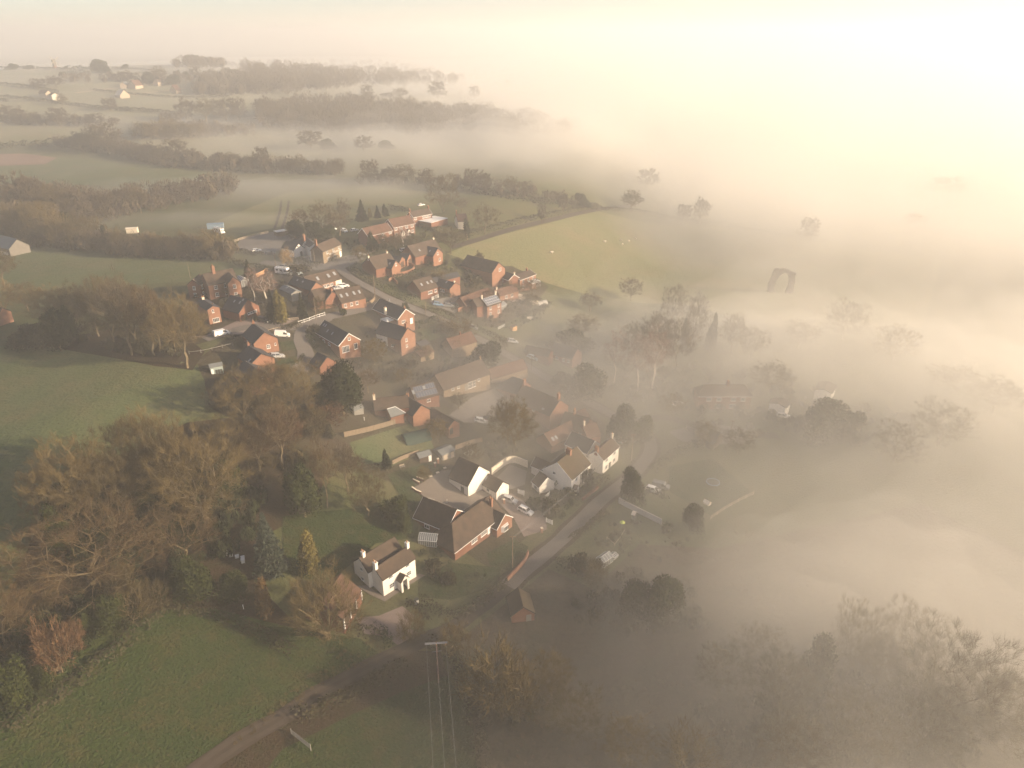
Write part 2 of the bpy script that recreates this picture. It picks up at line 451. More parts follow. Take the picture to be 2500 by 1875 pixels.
class House:
    """A building: one Empty at its base, its blocks, windows and chimneys children in local metres (x along the first ridge)."""
    def __init__(s, name, label, cat='house', group=None):
        s.root = None; s.name = name; s.label = label; s.cat = cat; s.group = group; s.blocks = []
    def frame(s, A, B, hr, he, E, hw=None):
        A, B = zp(A), zp(B)
        pa, pb = at(*A, hr), at(*B, hr)
        z0 = float(H(*((pa + pb)[:2] / 2)))
        for _ in range(6):
            pa, pb = at_z(*A, z0 + hr), at_z(*B, z0 + hr); z0 = float(H(*((pa + pb)[:2] / 2)))
        c = (pa + pb)[:2] / 2; d = (pb - pa)[:2]; L = float(np.linalg.norm(d)); d = d / L; n = np.array([-d[1], d[0]])
        sg = 1
        if E is not None:
            pe = at_z(*zp(E), z0 + he); q = float(np.dot(pe[:2] - c, n)); sg = 1 if q > 0 else -1
            if hw is None: hw = abs(q)
        return c, z0, math.atan2(d[1], d[0]), L, hw, sg
    def block(s, A, B, hr, he, E=None, hw=None, wall=M_BRICK, roof=M_TILE, hip=(0, 0), over=.25, sink=3.0, wmin=2.0, wmax=6.0, ridge_mat=None):
        if E is not None and hw is None:      # the roof pitch is about 40 degrees: find the ridge height that agrees with the eave seen in the picture
            lo, hi = he + .9, he + 5.0
            for _ in range(14):
                hr = (lo + hi) / 2
                if (hr - he) < .82 * s.frame(A, B, hr, he, E, None)[4]: lo = hr
                else: hi = hr
        c, z0, yaw, L, hw, sg = s.frame(A, B, hr, he, E, hw)
        hw = min(max(hw, wmin), wmax); hr = min(hr, he + hw * 1.05)
        if s.root is None:
            s.root = bpy.data.objects.new(s.name, None); COL.objects.link(s.root)
            s.root.matrix_basis = T3(c[0], c[1], z0, yaw); s.inv = s.root.matrix_basis.inverted()
            tag(s.root, s.label, s.cat, s.group)
        mw = s.inv @ T3(c[0], c[1], z0, yaw)
        x = L / 2; ha, hb = hip[0] * hw, hip[1] * hw
        w = MB()
        xa, xb = -x - ha + (.0), x + hb
        if hip[0]: xa += over
        if hip[1]: xb -= over
        V = [(xa, -hw, -sink), (xb, -hw, -sink), (xb, hw, -sink), (xa, hw, -sink), (xa, -hw, he), (xb, -hw, he), (xb, hw, he), (xa, hw, he)]
        F = [(0, 1, 5, 4), (1, 2, 6, 5), (2, 3, 7, 6), (3, 0, 4, 7), (0, 3, 2, 1)]
        if not hip[0]: V.append((xa, 0, hr - .02)); F.append((4, 7, len(V) - 1))
        if not hip[1]: V.append((xb, 0, hr - .02)); F.append((5, len(V) - 1, 6))
        w.add(V, F); w.build('wall', wall, s.root, mw)
        r = MB(); t = .16; k = (hr - he) / hw
        ex = lambda h: 0.14 if not h else 0
        x0, x1 = -x - ex(ha), x + ex(hb); ow = hw + over; oz = he - over * k
        e0, e1 = x0 - (ha + (over if ha else 0)), x1 + (hb + (over if hb else 0))
        P = [(x0, 0, hr), (x1, 0, hr), (e1, -ow, oz), (e0, -ow, oz), (e1, ow, oz), (e0, ow, oz)]
        top = [(a, b, cc + t) for a, b, cc in P]
        V = top + [(a, b, cc + .02) for a, b, cc in P]
        F = [(0, 3, 2, 1), (0, 1, 4, 5), (6, 7, 8, 9), (6, 11, 10, 7), (3, 9, 8, 2), (5, 4, 10, 11)]
        F += [(0, 5, 3), (6, 9, 11)] if ha else [(0, 6, 9, 3), (0, 5, 11, 6)]
        F += [(1, 2, 4), (7, 10, 8)] if hb else [(1, 2, 8, 7), (1, 7, 10, 4)]
        if ha: F += [(3, 5, 11, 9)]
        if hb: F += [(2, 8, 10, 4)]
        r.add(V, F); ro = r.build('roof', roof, s.root, mw)
        rm = MB().bar((x0, 0, hr + t), (x1, 0, hr + t), .22, .12)
        for (sgn, hh, xe, xx) in ((-1, ha, e0, x0), (1, hb, e1, x1)):
            if hh:
                for yy in (-ow, ow): rm.bar((xx, 0, hr + t), (xe, yy, oz + t), .2, .1)
        rm.build('ridge_tile_line', ridge_mat or roof, ro)
        g = MB()
        for yy in (-ow, ow): g.bar((e0, yy + math.copysign(.06, yy), oz + .03), (e1, yy + math.copysign(.06, yy), oz + .03), .12, .1)
        if not ha and not hb and hw > 2:
            for xx in (x0 - .03, x1 + .03):
                for yy in (-ow, ow): g.bar((xx, 0, hr + .08), (xx, yy, oz + .08), .05, .2)
        g.build('gutter', s.trim, ro)
        b = dict(mw=mw, L=L, hw=hw, hr=hr, he=he, sg=sg, roof=ro, k=k, t=t, ha=ha, hb=hb)
        s.blocks.append(b); s.b = b
        return s
    trim = None
    def side(s, b, which, t, z):
        """Matrix of a place on a wall: E the eave side given, F the other, A and B the gable ends; t from -1 to 1 along it, +y outward."""
        if which in 'EF':
            sg = b['sg'] if which == 'E' else -b['sg']
            return T3(t * b['L'] / 2, sg * (b['hw'] + .01), z, 0 if sg > 0 else math.pi)
        x = b['L'] / 2 + .01
        return T3(x if which == 'B' else -x, t * b['hw'], z, -math.pi / 2 if which == 'B' else math.pi / 2)
    def win(s, which, t, z, w=1.1, h=1.15, nx=2, ny=1, blk=-1):
        b = s.blocks[blk]; fm, pm = window_meshes(w, h, nx, ny)
        o = link('window', fm, None, s.root, b['mw'] @ s.side(b, which, t, z))
        link('pane', pm, None, o); return s
    def wins(s, which, ts, zs, w=1.1, h=1.15, nx=2, ny=1, blk=-1):
        for z in zs:
            for t in ts: s.win(which, t, z, w, h, nx, ny, blk)
        return s
    def door(s, which, t, w=.95, h=2.05, m=None, name='door', blk=-1, z=0.0):
        b = s.blocks[blk]
        link(name, door_mesh(w, h, m or M_DOOR), None, s.root, b['mw'] @ s.side(b, which, t, z)); return s
    def chimney(s, t, h=1.5, w=.9, d=.6, m=None, pots=2, y=0.0, drop=1.2, cap=None, blk=-1):
        b = s.blocks[blk]; z0 = b['hr'] - abs(y) * b['k'] - drop; z1 = b['hr'] + h
        c = MB().box(-d / 2, d / 2, -w / 2, w / 2, z0, z1 - .25).box(-d / 2 - .07, d / 2 + .07, -w / 2 - .07, w / 2 + .07, z1 - .25, z1)
        mw = b['mw'] @ T3(t * b['L'] / 2, y, 0)
        ch = c.build('chimney', m or M_BRICK, s.root, mw)
        for i in range(pots):
            MB().tube((0, (i - (pots - 1) / 2) * w * .7 / max(pots - 1, 1), z1), (0, (i - (pots - 1) / 2) * w * .7 / max(pots - 1, 1), z1 + .55), .14, .11).build('chimney_pot', M_POT, ch)
        return s
    def on_roof(s, b, which, t, f):
        """A place on a roof slope: t along the ridge, f from ridge (0) to eave (1); local y points down the slope."""
        sg = b['sg'] if which == 'E' else -b['sg']
        y = sg * b['hw'] * f; z = b['hr'] - b['hw'] * f * b['k'] + b['t'] + .02
        sl = math.atan(b['k'])
        return T3(t * b['L'] / 2, y, z, 0 if sg > 0 else math.pi) @ Matrix.Rotation(-sl, 4, 'X')
    def skylights(s, which, ts, f=.5, w=.8, h=1.2, blk=-1):
        b = s.blocks[blk]
        for t in ts:
            o = MB().box(-w / 2 - .06, w / 2 + .06, -h / 2 - .06, h / 2 + .06, -.05, .07).build('roof_window', M_LEAD, s.root, b['mw'] @ s.on_roof(b, which, t, f))
            MB().box(-w / 2, w / 2, -h / 2, h / 2, .05, .085).build('pane', M_SKYL, o)
        return s
    def solar(s, which, t0, t1, f0, f1, nx, ny, blk=-1, edge=None):
        b = s.blocks[blk]; sl = math.hypot(b['hw'], b['hr'] - b['he'])
        w = (t1 - t0) * b['L'] / 2 / nx; h = (f1 - f0) * sl / ny
        me = MB().box(-w / 2 + .04, w / 2 - .04, -h / 2 + .04, h / 2 - .04, .05, .09).mesh('solar_panel'); me.materials.append(M_PANEL)
        fr = MB()
        for (a, c2, d, e) in ((-w / 2 + .01, w / 2 - .01, -h / 2 + .01, -h / 2 + .05), (-w / 2 + .01, w / 2 - .01, h / 2 - .05, h / 2 - .01), (-w / 2 + .01, -w / 2 + .05, -h / 2 + .05, h / 2 - .05), (w / 2 - .05, w / 2 - .01, -h / 2 + .05, h / 2 - .05)):
            fr.box(a, c2, d, e, .0, .11)
        fm = fr.mesh('panel_frame'); fm.materials.append(edge or M_UPVC)
        for i in range(nx):
            for j in range(ny):
                o = link('solar_panel', me, None, s.root, b['mw'] @ s.on_roof(b, which, t0 + (t1 - t0) * (i + .5) / nx, f0 + (f1 - f0) * (j + .5) / ny))
                link('panel_frame', fm, None, o)
        return s
    def porch(s, which, t, w=2.0, d=1.4, he=2.2, hr=3.1, wall=M_WHITE, roof=M_TILE, blk=-1, posts=False):
        b = s.blocks[blk]; mw = b['mw'] @ s.side(b, which, t, 0)
        p = MB()
        if posts:
            for x in (-w / 2, w / 2 - .15): p.box(x, x + .15, d - .15, d, -1, he)
        else:
            for x in (-w / 2, w / 2 - .18): p.box(x, x + .18, -.1, d, -1, he)
            p.box(-w / 2 + .18, -w / 2 + .5, d - .18, d, -1, he); p.box(w / 2 - .5, w / 2 - .18, d - .18, d, -1, he)
        p.add([(-w / 2, d, he), (w / 2, d, he), (0, d, hr - .05), (-w / 2, d - .15, he), (w / 2, d - .15, he), (0, d - .15, hr - .05)], [(0, 1, 2), (3, 5, 4), (0, 2, 5, 3), (1, 4, 5, 2)])
        o = p.build('porch', wall, s.root, mw)
        r = MB(); ov = .2
        for sg in (-1, 1):
            x = sg * (w / 2 + ov); z = he - ov * (hr - he) / (w / 2)
            r.add([(0, -.1, hr), (0, d + .2, hr), (x, d + .2, z), (x, -.1, z), (0, -.1, hr + .1), (0, d + .2, hr + .1), (x, d + .2, z + .1), (x, -.1, z + .1)],
                  [(0, 1, 2, 3), (4, 7, 6, 5), (0, 4, 5, 1), (1, 5, 6, 2), (2, 6, 7, 3), (3, 7, 4, 0)])
        r.build('porch_roof', roof, o)
        return s
    def dish(s, which, t, z, blk=-1):
        b = s.blocks[blk]; m = MB().tube((0, .1, 0), (0, .4, 0), .04); m.tube((0, .4, 0), (0, .5, .05), .32, .36, 10)
        m.build('satellite_dish', M_LEAD, s.root, b['mw'] @ s.side(b, which, t, z)); return s
House.trim = mat('black_gutter', (0.03, 0.03, 0.03), .6, .1)
class WhiteTrim(House): trim = M_UPVC

# ---------------------------------------------------------------- plants
M_TRUNK = mat('grey_bark', (0.18, 0.14, 0.09), .95, .2, 1.2, c2=(0.11, 0.09, 0.052), detail=6)
M_TWIG = mat('brown_twigs', (0.098, 0.073, 0.028), .95, .2, .25, c2=(0.058, 0.045, 0.019))
M_TWIG_OLIVE = mat('olive_twigs', (0.1480, 0.1076, 0.0404), .95, .2, .25, c2=(0.0987, 0.0718, 0.0287))
M_TWIG_RED = mat('russet_twigs', (0.105, 0.066, 0.027), .95, .2, .25, c2=(0.066, 0.044, 0.020))
M_TWIG_GREY = mat('greyish_twigs', (0.096, 0.073, 0.044), .95, .2, .25, c2=(0.066, 0.052, 0.034))
M_BIRCH = mat('birch_bark', (0.52, 0.47, 0.40), .8, .15, 2.0)
M_BIRCHTWIG = mat('birch_twigs', (0.21, 0.125, 0.09), .95, .15, .25)
M_LEAF = mat('dark_evergreen_leaves', (0.0289, 0.0340, 0.0127), .95, .3, .9, c2=(0.0145, 0.0195, 0.0076), spec=.1)
M_HOLLY = mat('green_evergreen_leaves', (0.0468, 0.0540, 0.0144), .95, .3, .9, c2=(0.0180, 0.0261, 0.0090), spec=.1)
M_SPRUCE = mat('blue_spruce_needles', (0.085, 0.100, 0.072), .95, .25, .9, c2=(0.030, 0.042, 0.030), spec=.1)
M_GOLD = mat('golden_needles', (0.19, 0.15, 0.035), .85, .25, .6, c2=(0.09, 0.08, 0.022))
M_BROWNCON = mat('bronze_needles', (0.15, 0.085, 0.03), .85, .25, .6, c2=(0.08, 0.055, 0.022))
M_RUST = mat('rust_leaves', (0.135, 0.072, 0.034), .85, .25, .5, c2=(0.07, 0.04, 0.02))
M_STRAW = mat('straw_twigs', (0.33, 0.23, 0.12), .9, .2, .4)
M_HEDGE = mat('hedge_leaves', (0.0525, 0.0434, 0.0210), .9, .25, .4, c2=(0.0315, 0.0315, 0.0140))
M_HEDGEG = mat('clipped_hedge_leaves', (0.0385, 0.0490, 0.0175), .9, .25, .4, c2=(0.0245, 0.0315, 0.0119))

def rnd_dirs(rng, n):
    v = rng.normal(size=(n, 3)); return v / np.linalg.norm(v, axis=1)[:, None]
def slivers(rng, base, d, length, width):
    """Thin triangles from base along d."""
    s = np.cross(d, rnd_dirs(rng, len(base))); s /= np.linalg.norm(s, axis=1)[:, None] + 1e-9
    s *= (width / 2)[:, None] if np.ndim(width) else width / 2
    return np.stack([base - s, base + s, base + d * length[:, None]], 1)
def leaves(rng, c, d, size):
    """Small triangles at c facing roughly along d."""
    n = len(c); nn = d + .7 * rnd_dirs(rng, n); nn /= np.linalg.norm(nn, axis=1)[:, None]
    a = np.cross(nn, rnd_dirs(rng, n)); a /= np.linalg.norm(a, axis=1)[:, None] + 1e-9
    b = np.cross(nn, a); s = (size * rng.uniform(.6, 1.3, n))[:, None]
    return np.stack([c - a * s * .5 - b * s * .4, c + a * s * .5 - b * s * .4, c + b * s * .7], 1)
def tubes(P0, P1, r0, r1, n=4):
    d = P1 - P0; L = np.linalg.norm(d, axis=1)[:, None] + 1e-9; d = d / L
    u = np.where(np.abs(d[:, 2:3]) > .9, np.array([[1., 0, 0]]), np.array([[0, 0, 1.]]))
    a = np.cross(d, u); a /= np.linalg.norm(a, axis=1)[:, None]; b = np.cross(d, a); T = []
    for k in range(n):
        t0, t1 = 2 * math.pi * k / n, 2 * math.pi * (k + 1) / n
        e0 = a * math.cos(t0) + b * math.sin(t0); e1 = a * math.cos(t1) + b * math.sin(t1)
        A, B, C, D = P0 + e0 * r0[:, None], P0 + e1 * r0[:, None], P1 + e1 * r1[:, None], P1 + e0 * r1[:, None]
        T += [np.stack([A, B, C], 1), np.stack([A, C, D], 1)]
    return np.concatenate(T)
def bare_tree(seed, h=20.0, cr=8.0, fork=.22, n=330, twigs=15, low=.28, flat=1.0, tw=.05, tl=1.5, up=.35, stems=1, lean=0.0, trunk_r=.42):
    """A leafless tree: limbs grown towards points spread through the crown, then a mist of twigs. Returns (limb triangles, twig triangles)."""
    rng = np.random.default_rng(seed)
    pts = rnd_dirs(rng, n * 3) * (rng.uniform(.12, 1, n * 3) ** .42)[:, None]
    lump = 1 + .22 * np.sin(pts[:, 0] * 5 + seed) * np.cos(pts[:, 1] * 4.3 + seed) + .12 * np.sin(pts[:, 2] * 7 + seed * 2)
    pts = pts * lump[:, None]
    pts = pts[pts[:, 2] > -.75 * flat][:n]
    zc, zr = h * (low + (1 - low) * .48), h * (1 - low) * .52
    C = np.stack([pts[:, 0] * cr, pts[:, 1] * cr, zc + pts[:, 2] * zr], 1)
    base = np.array([0, 0, 0.]); N = []; par = []; plen = []
    fk = fork * h
    for s in range(stems):
        a = 2 * math.pi * s / stems + rng.uniform(0, 1); sp = 0 if stems == 1 else .05 * h
        prev = -1
        for j, z in enumerate(np.linspace(0, fk, 4)):
            N.append(np.array([math.cos(a) * sp * (.25 + z / fk) + lean * z + rng.normal() * .12 * j, math.sin(a) * sp * (.25 + z / fk) + rng.normal() * .12 * j, z]))
            par.append(prev); plen.append(z); prev = len(N) - 1
        top = N[prev]
        k = 3 if stems == 1 else 1
        for j in range(k):
            aa = a + 2 * math.pi * j / k
            e = top + np.array([math.cos(aa) * cr * .25, math.sin(aa) * cr * .25, h * (.17 + .05 * rng.random())])
            N.append(e); par.append(prev); plen.append(plen[prev] + np.linalg.norm(e - top))
    order = np.argsort(np.linalg.norm(C - np.array([0, 0, fk + .1 * h]), axis=1))
    for p in C[order]:
        A = np.array(N); dl = np.linalg.norm(A - p, axis=1); cost = dl + .32 * np.array(plen)
        cost[:3] += 100
        cost += np.maximum(0, A[:, 2] - p[2]) * .5
        j = int(np.argmin(cost)); q = A[j]; L = dl[j]
        seg = max(1, int(L / 2.4)); pr = j
        for s in range(1, seg + 1):
            t = s / seg; bend = math.sin(t * math.pi) * L * .07
            m = q + (p - q) * t + np.array([0, 0, bend]) + rng.normal(size=3) * .12 * (s < seg)
            N.append(m); par.append(pr); plen.append(plen[pr] + L / seg); pr = len(N) - 1
    N = np.array(N); par = np.array(par); w = np.full(len(N), 1.0)
    for i in range(len(N) - 1, -1, -1):
        if par[i] >= 0: w[par[i]] += w[i]
    r = trunk_r * np.sqrt(w / w[0]) ** 1.3; r = np.maximum(r, .03)
    i = np.arange(len(N)); ok = par >= 0
    limb = tubes(N[par[ok]], N[i[ok]], np.minimum(r[par[ok]], r[i[ok]] * 1.35), r[i[ok]])
    tips = N[(N[:, 2] > fk * 1.1)]
    b = np.repeat(tips, twigs, 0) + rng.normal(size=(len(tips) * twigs, 3)) * .25
    out = b - np.array([0, 0, fk + .18 * h]); out /= np.linalg.norm(out, axis=1)[:, None] + 1e-9
    d = out * .75 + rnd_dirs(rng, len(b)) * .75 + np.array([0, 0, up]); d /= np.linalg.norm(d, axis=1)[:, None]
    tri = slivers(rng, b, d, tl * rng.uniform(.5, 1.4, len(b)), tw)
    k = rng.random(len(b)) < .45
    b2 = b[k] + d[k] * tl * .5; d2 = d[k] + rnd_dirs(rng, k.sum()) * .7; d2 /= np.linalg.norm(d2, axis=1)[:, None]
    tri2 = slivers(rng, b2, d2, tl * .7 * rng.uniform(.5, 1.2, len(b2)), tw * .8)
    return limb, np.concatenate([tri, tri2])
def evergreen(seed, h=10.0, cr=4.5, n=6500, size=.38, low=.04, lumps=9, point=0.0):
    """A dense evergreen: leaf clumps over several overlapping lobes, ragged at the edge."""
    rng = np.random.default_rng(seed); T = []
    cs = rnd_dirs(rng, lumps) * rng.uniform(.35, .72, lumps)[:, None]; cs[0] = (0, 0, -.25)
    cs[1:, 2] = cs[1:, 2] * .9 - .08
    rs = rng.uniform(.26, .5, lumps); rs[0] = .66
    per = (n * rs ** 2 / (rs ** 2).sum()).astype(int)
    for c, r, k in zip(cs, rs, per):
        d = rnd_dirs(rng, k); p = c + d * (r * rng.uniform(.55, 1.15, k) ** .6)[:, None]
        z = (p[:, 2] + 1) / 2
        taper = (1 - point * np.clip(z, 0, 1)) / np.maximum(.5, np.sqrt(np.maximum(1 - np.minimum(p[:, 2], 0) ** 2 * .95, .01)).clip(.5, 1)) * (1 + .10 * np.sin(9 * p[:, 0] + seed) * np.sin(8 * p[:, 1]))
        q = np.stack([p[:, 0] * cr * taper, p[:, 1] * cr * taper, h * (low + (1 - low) * np.clip(z, 0, 1.15))], 1)
        T.append(leaves(rng, q, d, np.full(k, size)))
        kk = k // 4
        T.append(slivers(rng, q[:kk], (d[:kk] + np.array([0, 0, .5])) / 1.3, np.full(kk, size * 1.6), size * .35))
    trunk = tubes(np.array([[0, 0, -.3]]), np.array([[0, 0, h * .6]]), np.array([.28]), np.array([.1]), 6)
    return trunk, np.concatenate(T)
def conifer(seed, h=12.0, cr=3.2, tiers=26, boughs=15, droop=.35, width=.28, shape=1.0):
    """Whorls of boughs shortening towards the tip, each bough a spray of needles."""
    rng = np.random.default_rng(seed); T = []
    for t in range(tiers):
        f = t / (tiers - 1); z = h * (.05 + .93 * f); rr = cr * (1 - f) ** shape * (1 + .12 * rng.normal()) + .12
        nb = max(5, int(boughs * (1 - .6 * f)))
        for b in range(nb):
            a = 2 * math.pi * (b + rng.random() * .8) / nb; L = rr * rng.uniform(.75, 1.12)
            ax = np.array([math.cos(a), math.sin(a), 0]); k = max(4, int(L * 5))
            s = np.sort(rng.uniform(.25, 1, k))
            P = ax * (s * L)[:, None] + np.array([0, 0, z]) + np.array([0, 0, 1.]) * (-droop * L * s ** 2 + .12 * L * s ** 4)[:, None]
            d = ax * .8 + rnd_dirs(rng, k) * .75; d /= np.linalg.norm(d, axis=1)[:, None]
            T.append(slivers(rng, P, d, np.full(k, .34 + .16 * L), width))
            T.append(leaves(rng, P, np.tile(np.array([0, 0, 1.]), (k, 1)) + ax * .4, np.full(k, width * 1.6)))
    trunk = tubes(np.array([[0, 0, -.3]]), np.array([[0, 0, h * .95]]), np.array([.02 * h]), np.array([.03]), 6)
    return trunk, np.concatenate(T)
PROTO = {}
def proto(key, pair, mt, mc, h, cr, trunk_name='trunk'):
    a, b = soup(trunk_name, pair[0], [mt]), soup('crown', pair[1], [mc])
    PROTO[key] = (a, b, h, cr)
for q, (hh, cc, lo, fl, fo, st) in enumerate(((20, 8.2, .26, 1, .2, 1), (20, 9.4, .24, 1, .16, 1), (20, 7.2, .3, 1, .24, 1), (19, 10.0, .2, 1, .13, 1))):
    for tone, mtw in (('brown', M_TWIG), ('olive', M_TWIG_OLIVE)):
        if tone == 'brown': pr = bare_tree(40 + q, hh, cc, fo, 430, 24, lo, fl, stems=st, tw=.04)
        proto(f'{tone}{q}', pr, M_TRUNK, mtw, hh, cc)
for q in range(2):
    pr = bare_tree(60 + q, 18, 5.6, .3, 240, 16, .36, 1, up=.6, trunk_r=.3)
    proto(f'tall{q}', pr, M_TRUNK, M_TWIG_GREY, 18, 5.6)
    proto(f'russet{q}', pr, M_TRUNK, M_TWIG_RED, 18, 5.6)
for q in range(2):
    proto(f'birch{q}', bare_tree(70 + q, 18, 3.9, .42, 200, 18, .34, 1, up=-.15, tl=1.2, tw=.035, trunk_r=.26), M_BIRCH, M_BIRCHTWIG, 18, 3.9)
proto('multi', bare_tree(80, 12, 5.6, .22, 260, 20, .16, 1, up=.7, stems=9, tw=.045, trunk_r=.2), mat('pale_lit_bark', (.17, .13, .07), .9, .2, 1.), M_TWIG_OLIVE, 12, 5.6)
proto('spread', bare_tree(81, 16, 11.5, .14, 460, 20, .10, .8, up=.1, tw=.045, tl=1.7, trunk_r=.5), mat('sunlit_bark', (.15, .115, .062), .9, .2, 1.), M_TWIG_RED, 16, 11.5)
for q in range(2):
    proto(f'farbare{q}', bare_tree(90 + q, 14, 6.0, .18, 170, 20, .2, 1, tw=.13, tl=1.5, trunk_r=.4), M_TRUNK, M_TWIG_GREY, 14, 6.0)
    proto(f'scrub{q}', bare_tree(95 + q, 5, 3.2, .1, 120, 16, .06, 1, tw=.06, tl=.9, stems=4, trunk_r=.1), M_TRUNK, (M_TWIG, M_TWIG_OLIVE)[q], 5, 3.2)
proto('rustbush', bare_tree(99, 5, 3.0, .1, 130, 22, .06, 1, tw=.10, tl=.6, stems=4, trunk_r=.1), M_TRUNK, M_RUST, 5, 3.0)
proto('straw', bare_tree(98, 7, 3.2, .25, 120, 18, .3, 1, tw=.06, tl=.9, trunk_r=.2), M_TRUNK, M_STRAW, 7, 3.2)
for q in range(2):
    pr = evergreen(110 + q, 10, 4.6); proto(f'yew{q}', pr, M_TRUNK, M_LEAF, 10, 4.6)
    proto(f'holly{q}', evergreen(114 + q, 10, 4.4, 6500, .38, lumps=14), M_TRUNK, M_HOLLY, 10, 4.4)
proto('pointed', evergreen(118, 11, 3.4, 4500, .36, lumps=10, point=.72), M_TRUNK, M_LEAF, 11, 3.4)
proto('spruce', conifer(120, 12, 3.2, 34, 26, droop=.18, width=.34), M_TRUNK, M_SPRUCE, 12, 3.2)
proto('darkspruce', conifer(121, 12, 3.4, 26, 20, width=.34), M_TRUNK, M_LEAF, 12, 3.4)
proto('golden', evergreen(122, 9, 3.0, 4200, .34, lumps=12, point=.55), M_TRUNK, M_GOLD, 9, 3.0)
proto('bronze', evergreen(123, 9, 2.6, 3400, .34, lumps=12, point=.6), M_TRUNK, M_BROWNCON, 9, 2.6)
proto('cypress', evergreen(124, 9, 1.2, 1200, .4, lumps=6, point=.5), M_TRUNK, M_LEAF, 9, 1.2)
proto('boxbush', evergreen(125, 2.2, 1.5, 700, .3, lumps=7), M_TRUNK, M_HOLLY, 2.2, 1.5)
proto('brownbush', evergreen(126, 2.2, 1.5, 700, .3, lumps=7), M_TRUNK, M_HEDGE, 2.2, 1.5)
_tc = [0]
def plant(key, u, vb, vt, wpx, label, name='bare_tree', cat='tree', group=None, sink=.15):
    """A tree whose foot stands at pixel (u, vb), whose top reaches row vt and whose crown is wpx pixels wide."""
    u, vb = zp(u) if isinstance(u, tuple) else (u, vb)
    p = at(u, vb); lo, hi = .3, 60.0
    for _ in range(26):
        m = (lo + hi) / 2
        if project(p[0], p[1], p[2] + m)[1] > vt: lo = m
        else: hi = m
    h = min(lo, 34.0); dep = project(p[0], p[1], p[2] + h * .6)[2]
    a, b, ph, pc = PROTO[key]; sxy = (wpx * dep / FPX / 2) / pc / 1.06
    _tc[0] += 1; rz = (_tc[0] * 2.399) % 6.283
    root = link(name, None); root.matrix_basis = T3(p[0], p[1], p[2] - sink, rz)
    s = Matrix.Diagonal((sxy, sxy, h / ph, 1))
    link('trunk', a, None, root, s); link('crown', b, None, root, s)
    return tag(root, label, cat, group)
def plants(rows, group=None, name='bare_tree', cat='tree'):
    for r in rows: plant(r[0], r[1], r[2], r[3], r[4], r[5], *(r[6:8] if len(r) > 6 else (name, cat)), group=group)

def hedge(px, width, height, m, label, name='hedge', dens=26, size=.45, seed=1, wild=.25, twiggy=.3, cat='hedge', fuzz=True):
    """A hedge along ground pixels: a lumpy body of small leaves and twigs. A thing of its own."""
    rng = np.random.default_rng(seed)
    C = smooth_path([at(*zp(p)) for p in px], 1.2)
    L = np.linalg.norm(np.diff(C, axis=0), axis=1).sum(); n = int(min(L * dens, 9000))
    i = rng.uniform(0, len(C) - 1.001, n); k = i.astype(int); f = (i - k)[:, None]
    P = C[k] * (1 - f) + C[k + 1] * f; D = C[k + 1] - C[k]; D /= np.linalg.norm(D, axis=1)[:, None] + 1e-9
    N = np.stack([-D[:, 1], D[:, 0]], 1)
    t = rng.uniform(0, math.pi, n); hh = height * (1 + wild * (np.sin(i * .9 + seed) + .6 * np.sin(i * .37 + 2)) * .6)
    off = np.cos(t) * width / 2 * rng.uniform(.85, 1.12, n); z = np.minimum(np.sin(t) * 1.5, 1.0) * hh * rng.uniform(.9, 1.06, n)
    X = P + N * off[:, None]
    c = np.stack([X[:, 0], X[:, 1], H(P[:, 0], P[:, 1]) + z], 1)
    d = np.stack([N[:, 0] * np.cos(t), N[:, 1] * np.cos(t), np.sin(t)], 1)
    sz = max(size, math.sqrt(L * (width + 2 * height) / n) * .8)
    T = [leaves(rng, c, d, np.full(n, sz))]
    q = int(n * twiggy); dd = d[:q] + rnd_dirs(rng, q) * .7; dd /= np.linalg.norm(dd, axis=1)[:, None]
    T.append(slivers(rng, c[:q], dd, rng.uniform(.5, 1.3, q) * min(sz * 2, height * .5), sz * .22))
    o = np.array([C[len(C) // 2][0], C[len(C) // 2][1], float(H(*C[len(C) // 2]))])
    ob = link(name, soup(name, np.concatenate(T) - o, [m])); ob.location = o
    return tag(ob, label, cat)
def scatter_mass(name, poly, n, keys, hrange, m, seed=1, kind='stuff'):
    """A far wood or a belt of undergrowth that reads as one mass: many small bare crowns joined into ONE object."""
    rng = np.random.default_rng(seed)
    P = np.array([zp(p) for p in poly]); lo, hi = P.min(0), P.max(0); T = []; got = 0
    while got < n:
        u, v = rng.uniform(lo, hi); c = False
        for a, b in zip(P, np.roll(P, -1, 0)):
            if (a[1] > v) != (b[1] > v) and u < (b[0] - a[0]) * (v - a[1]) / (b[1] - a[1]) + a[0]: c = not c
        if not c: continue
        g = at(u, v); h = rng.uniform(*hrange); base = MASS[keys[rng.integers(len(keys))]]
        w = h * rng.uniform(.36, .5); a = rng.uniform(0, 6.28); ca, sa = math.cos(a), math.sin(a)
        X = base.copy(); X[..., 0], X[..., 1] = base[..., 0] * ca - base[..., 1] * sa, base[..., 0] * sa + base[..., 1] * ca
        X = X * np.array([w, w, h]) + g; T.append(X); got += 1
    T = np.concatenate(T); o = T.reshape(-1, 3).mean(0)
    ob = link(name, soup(name, T - o, [m])); ob.location = o
    return tag(ob, kind=kind)
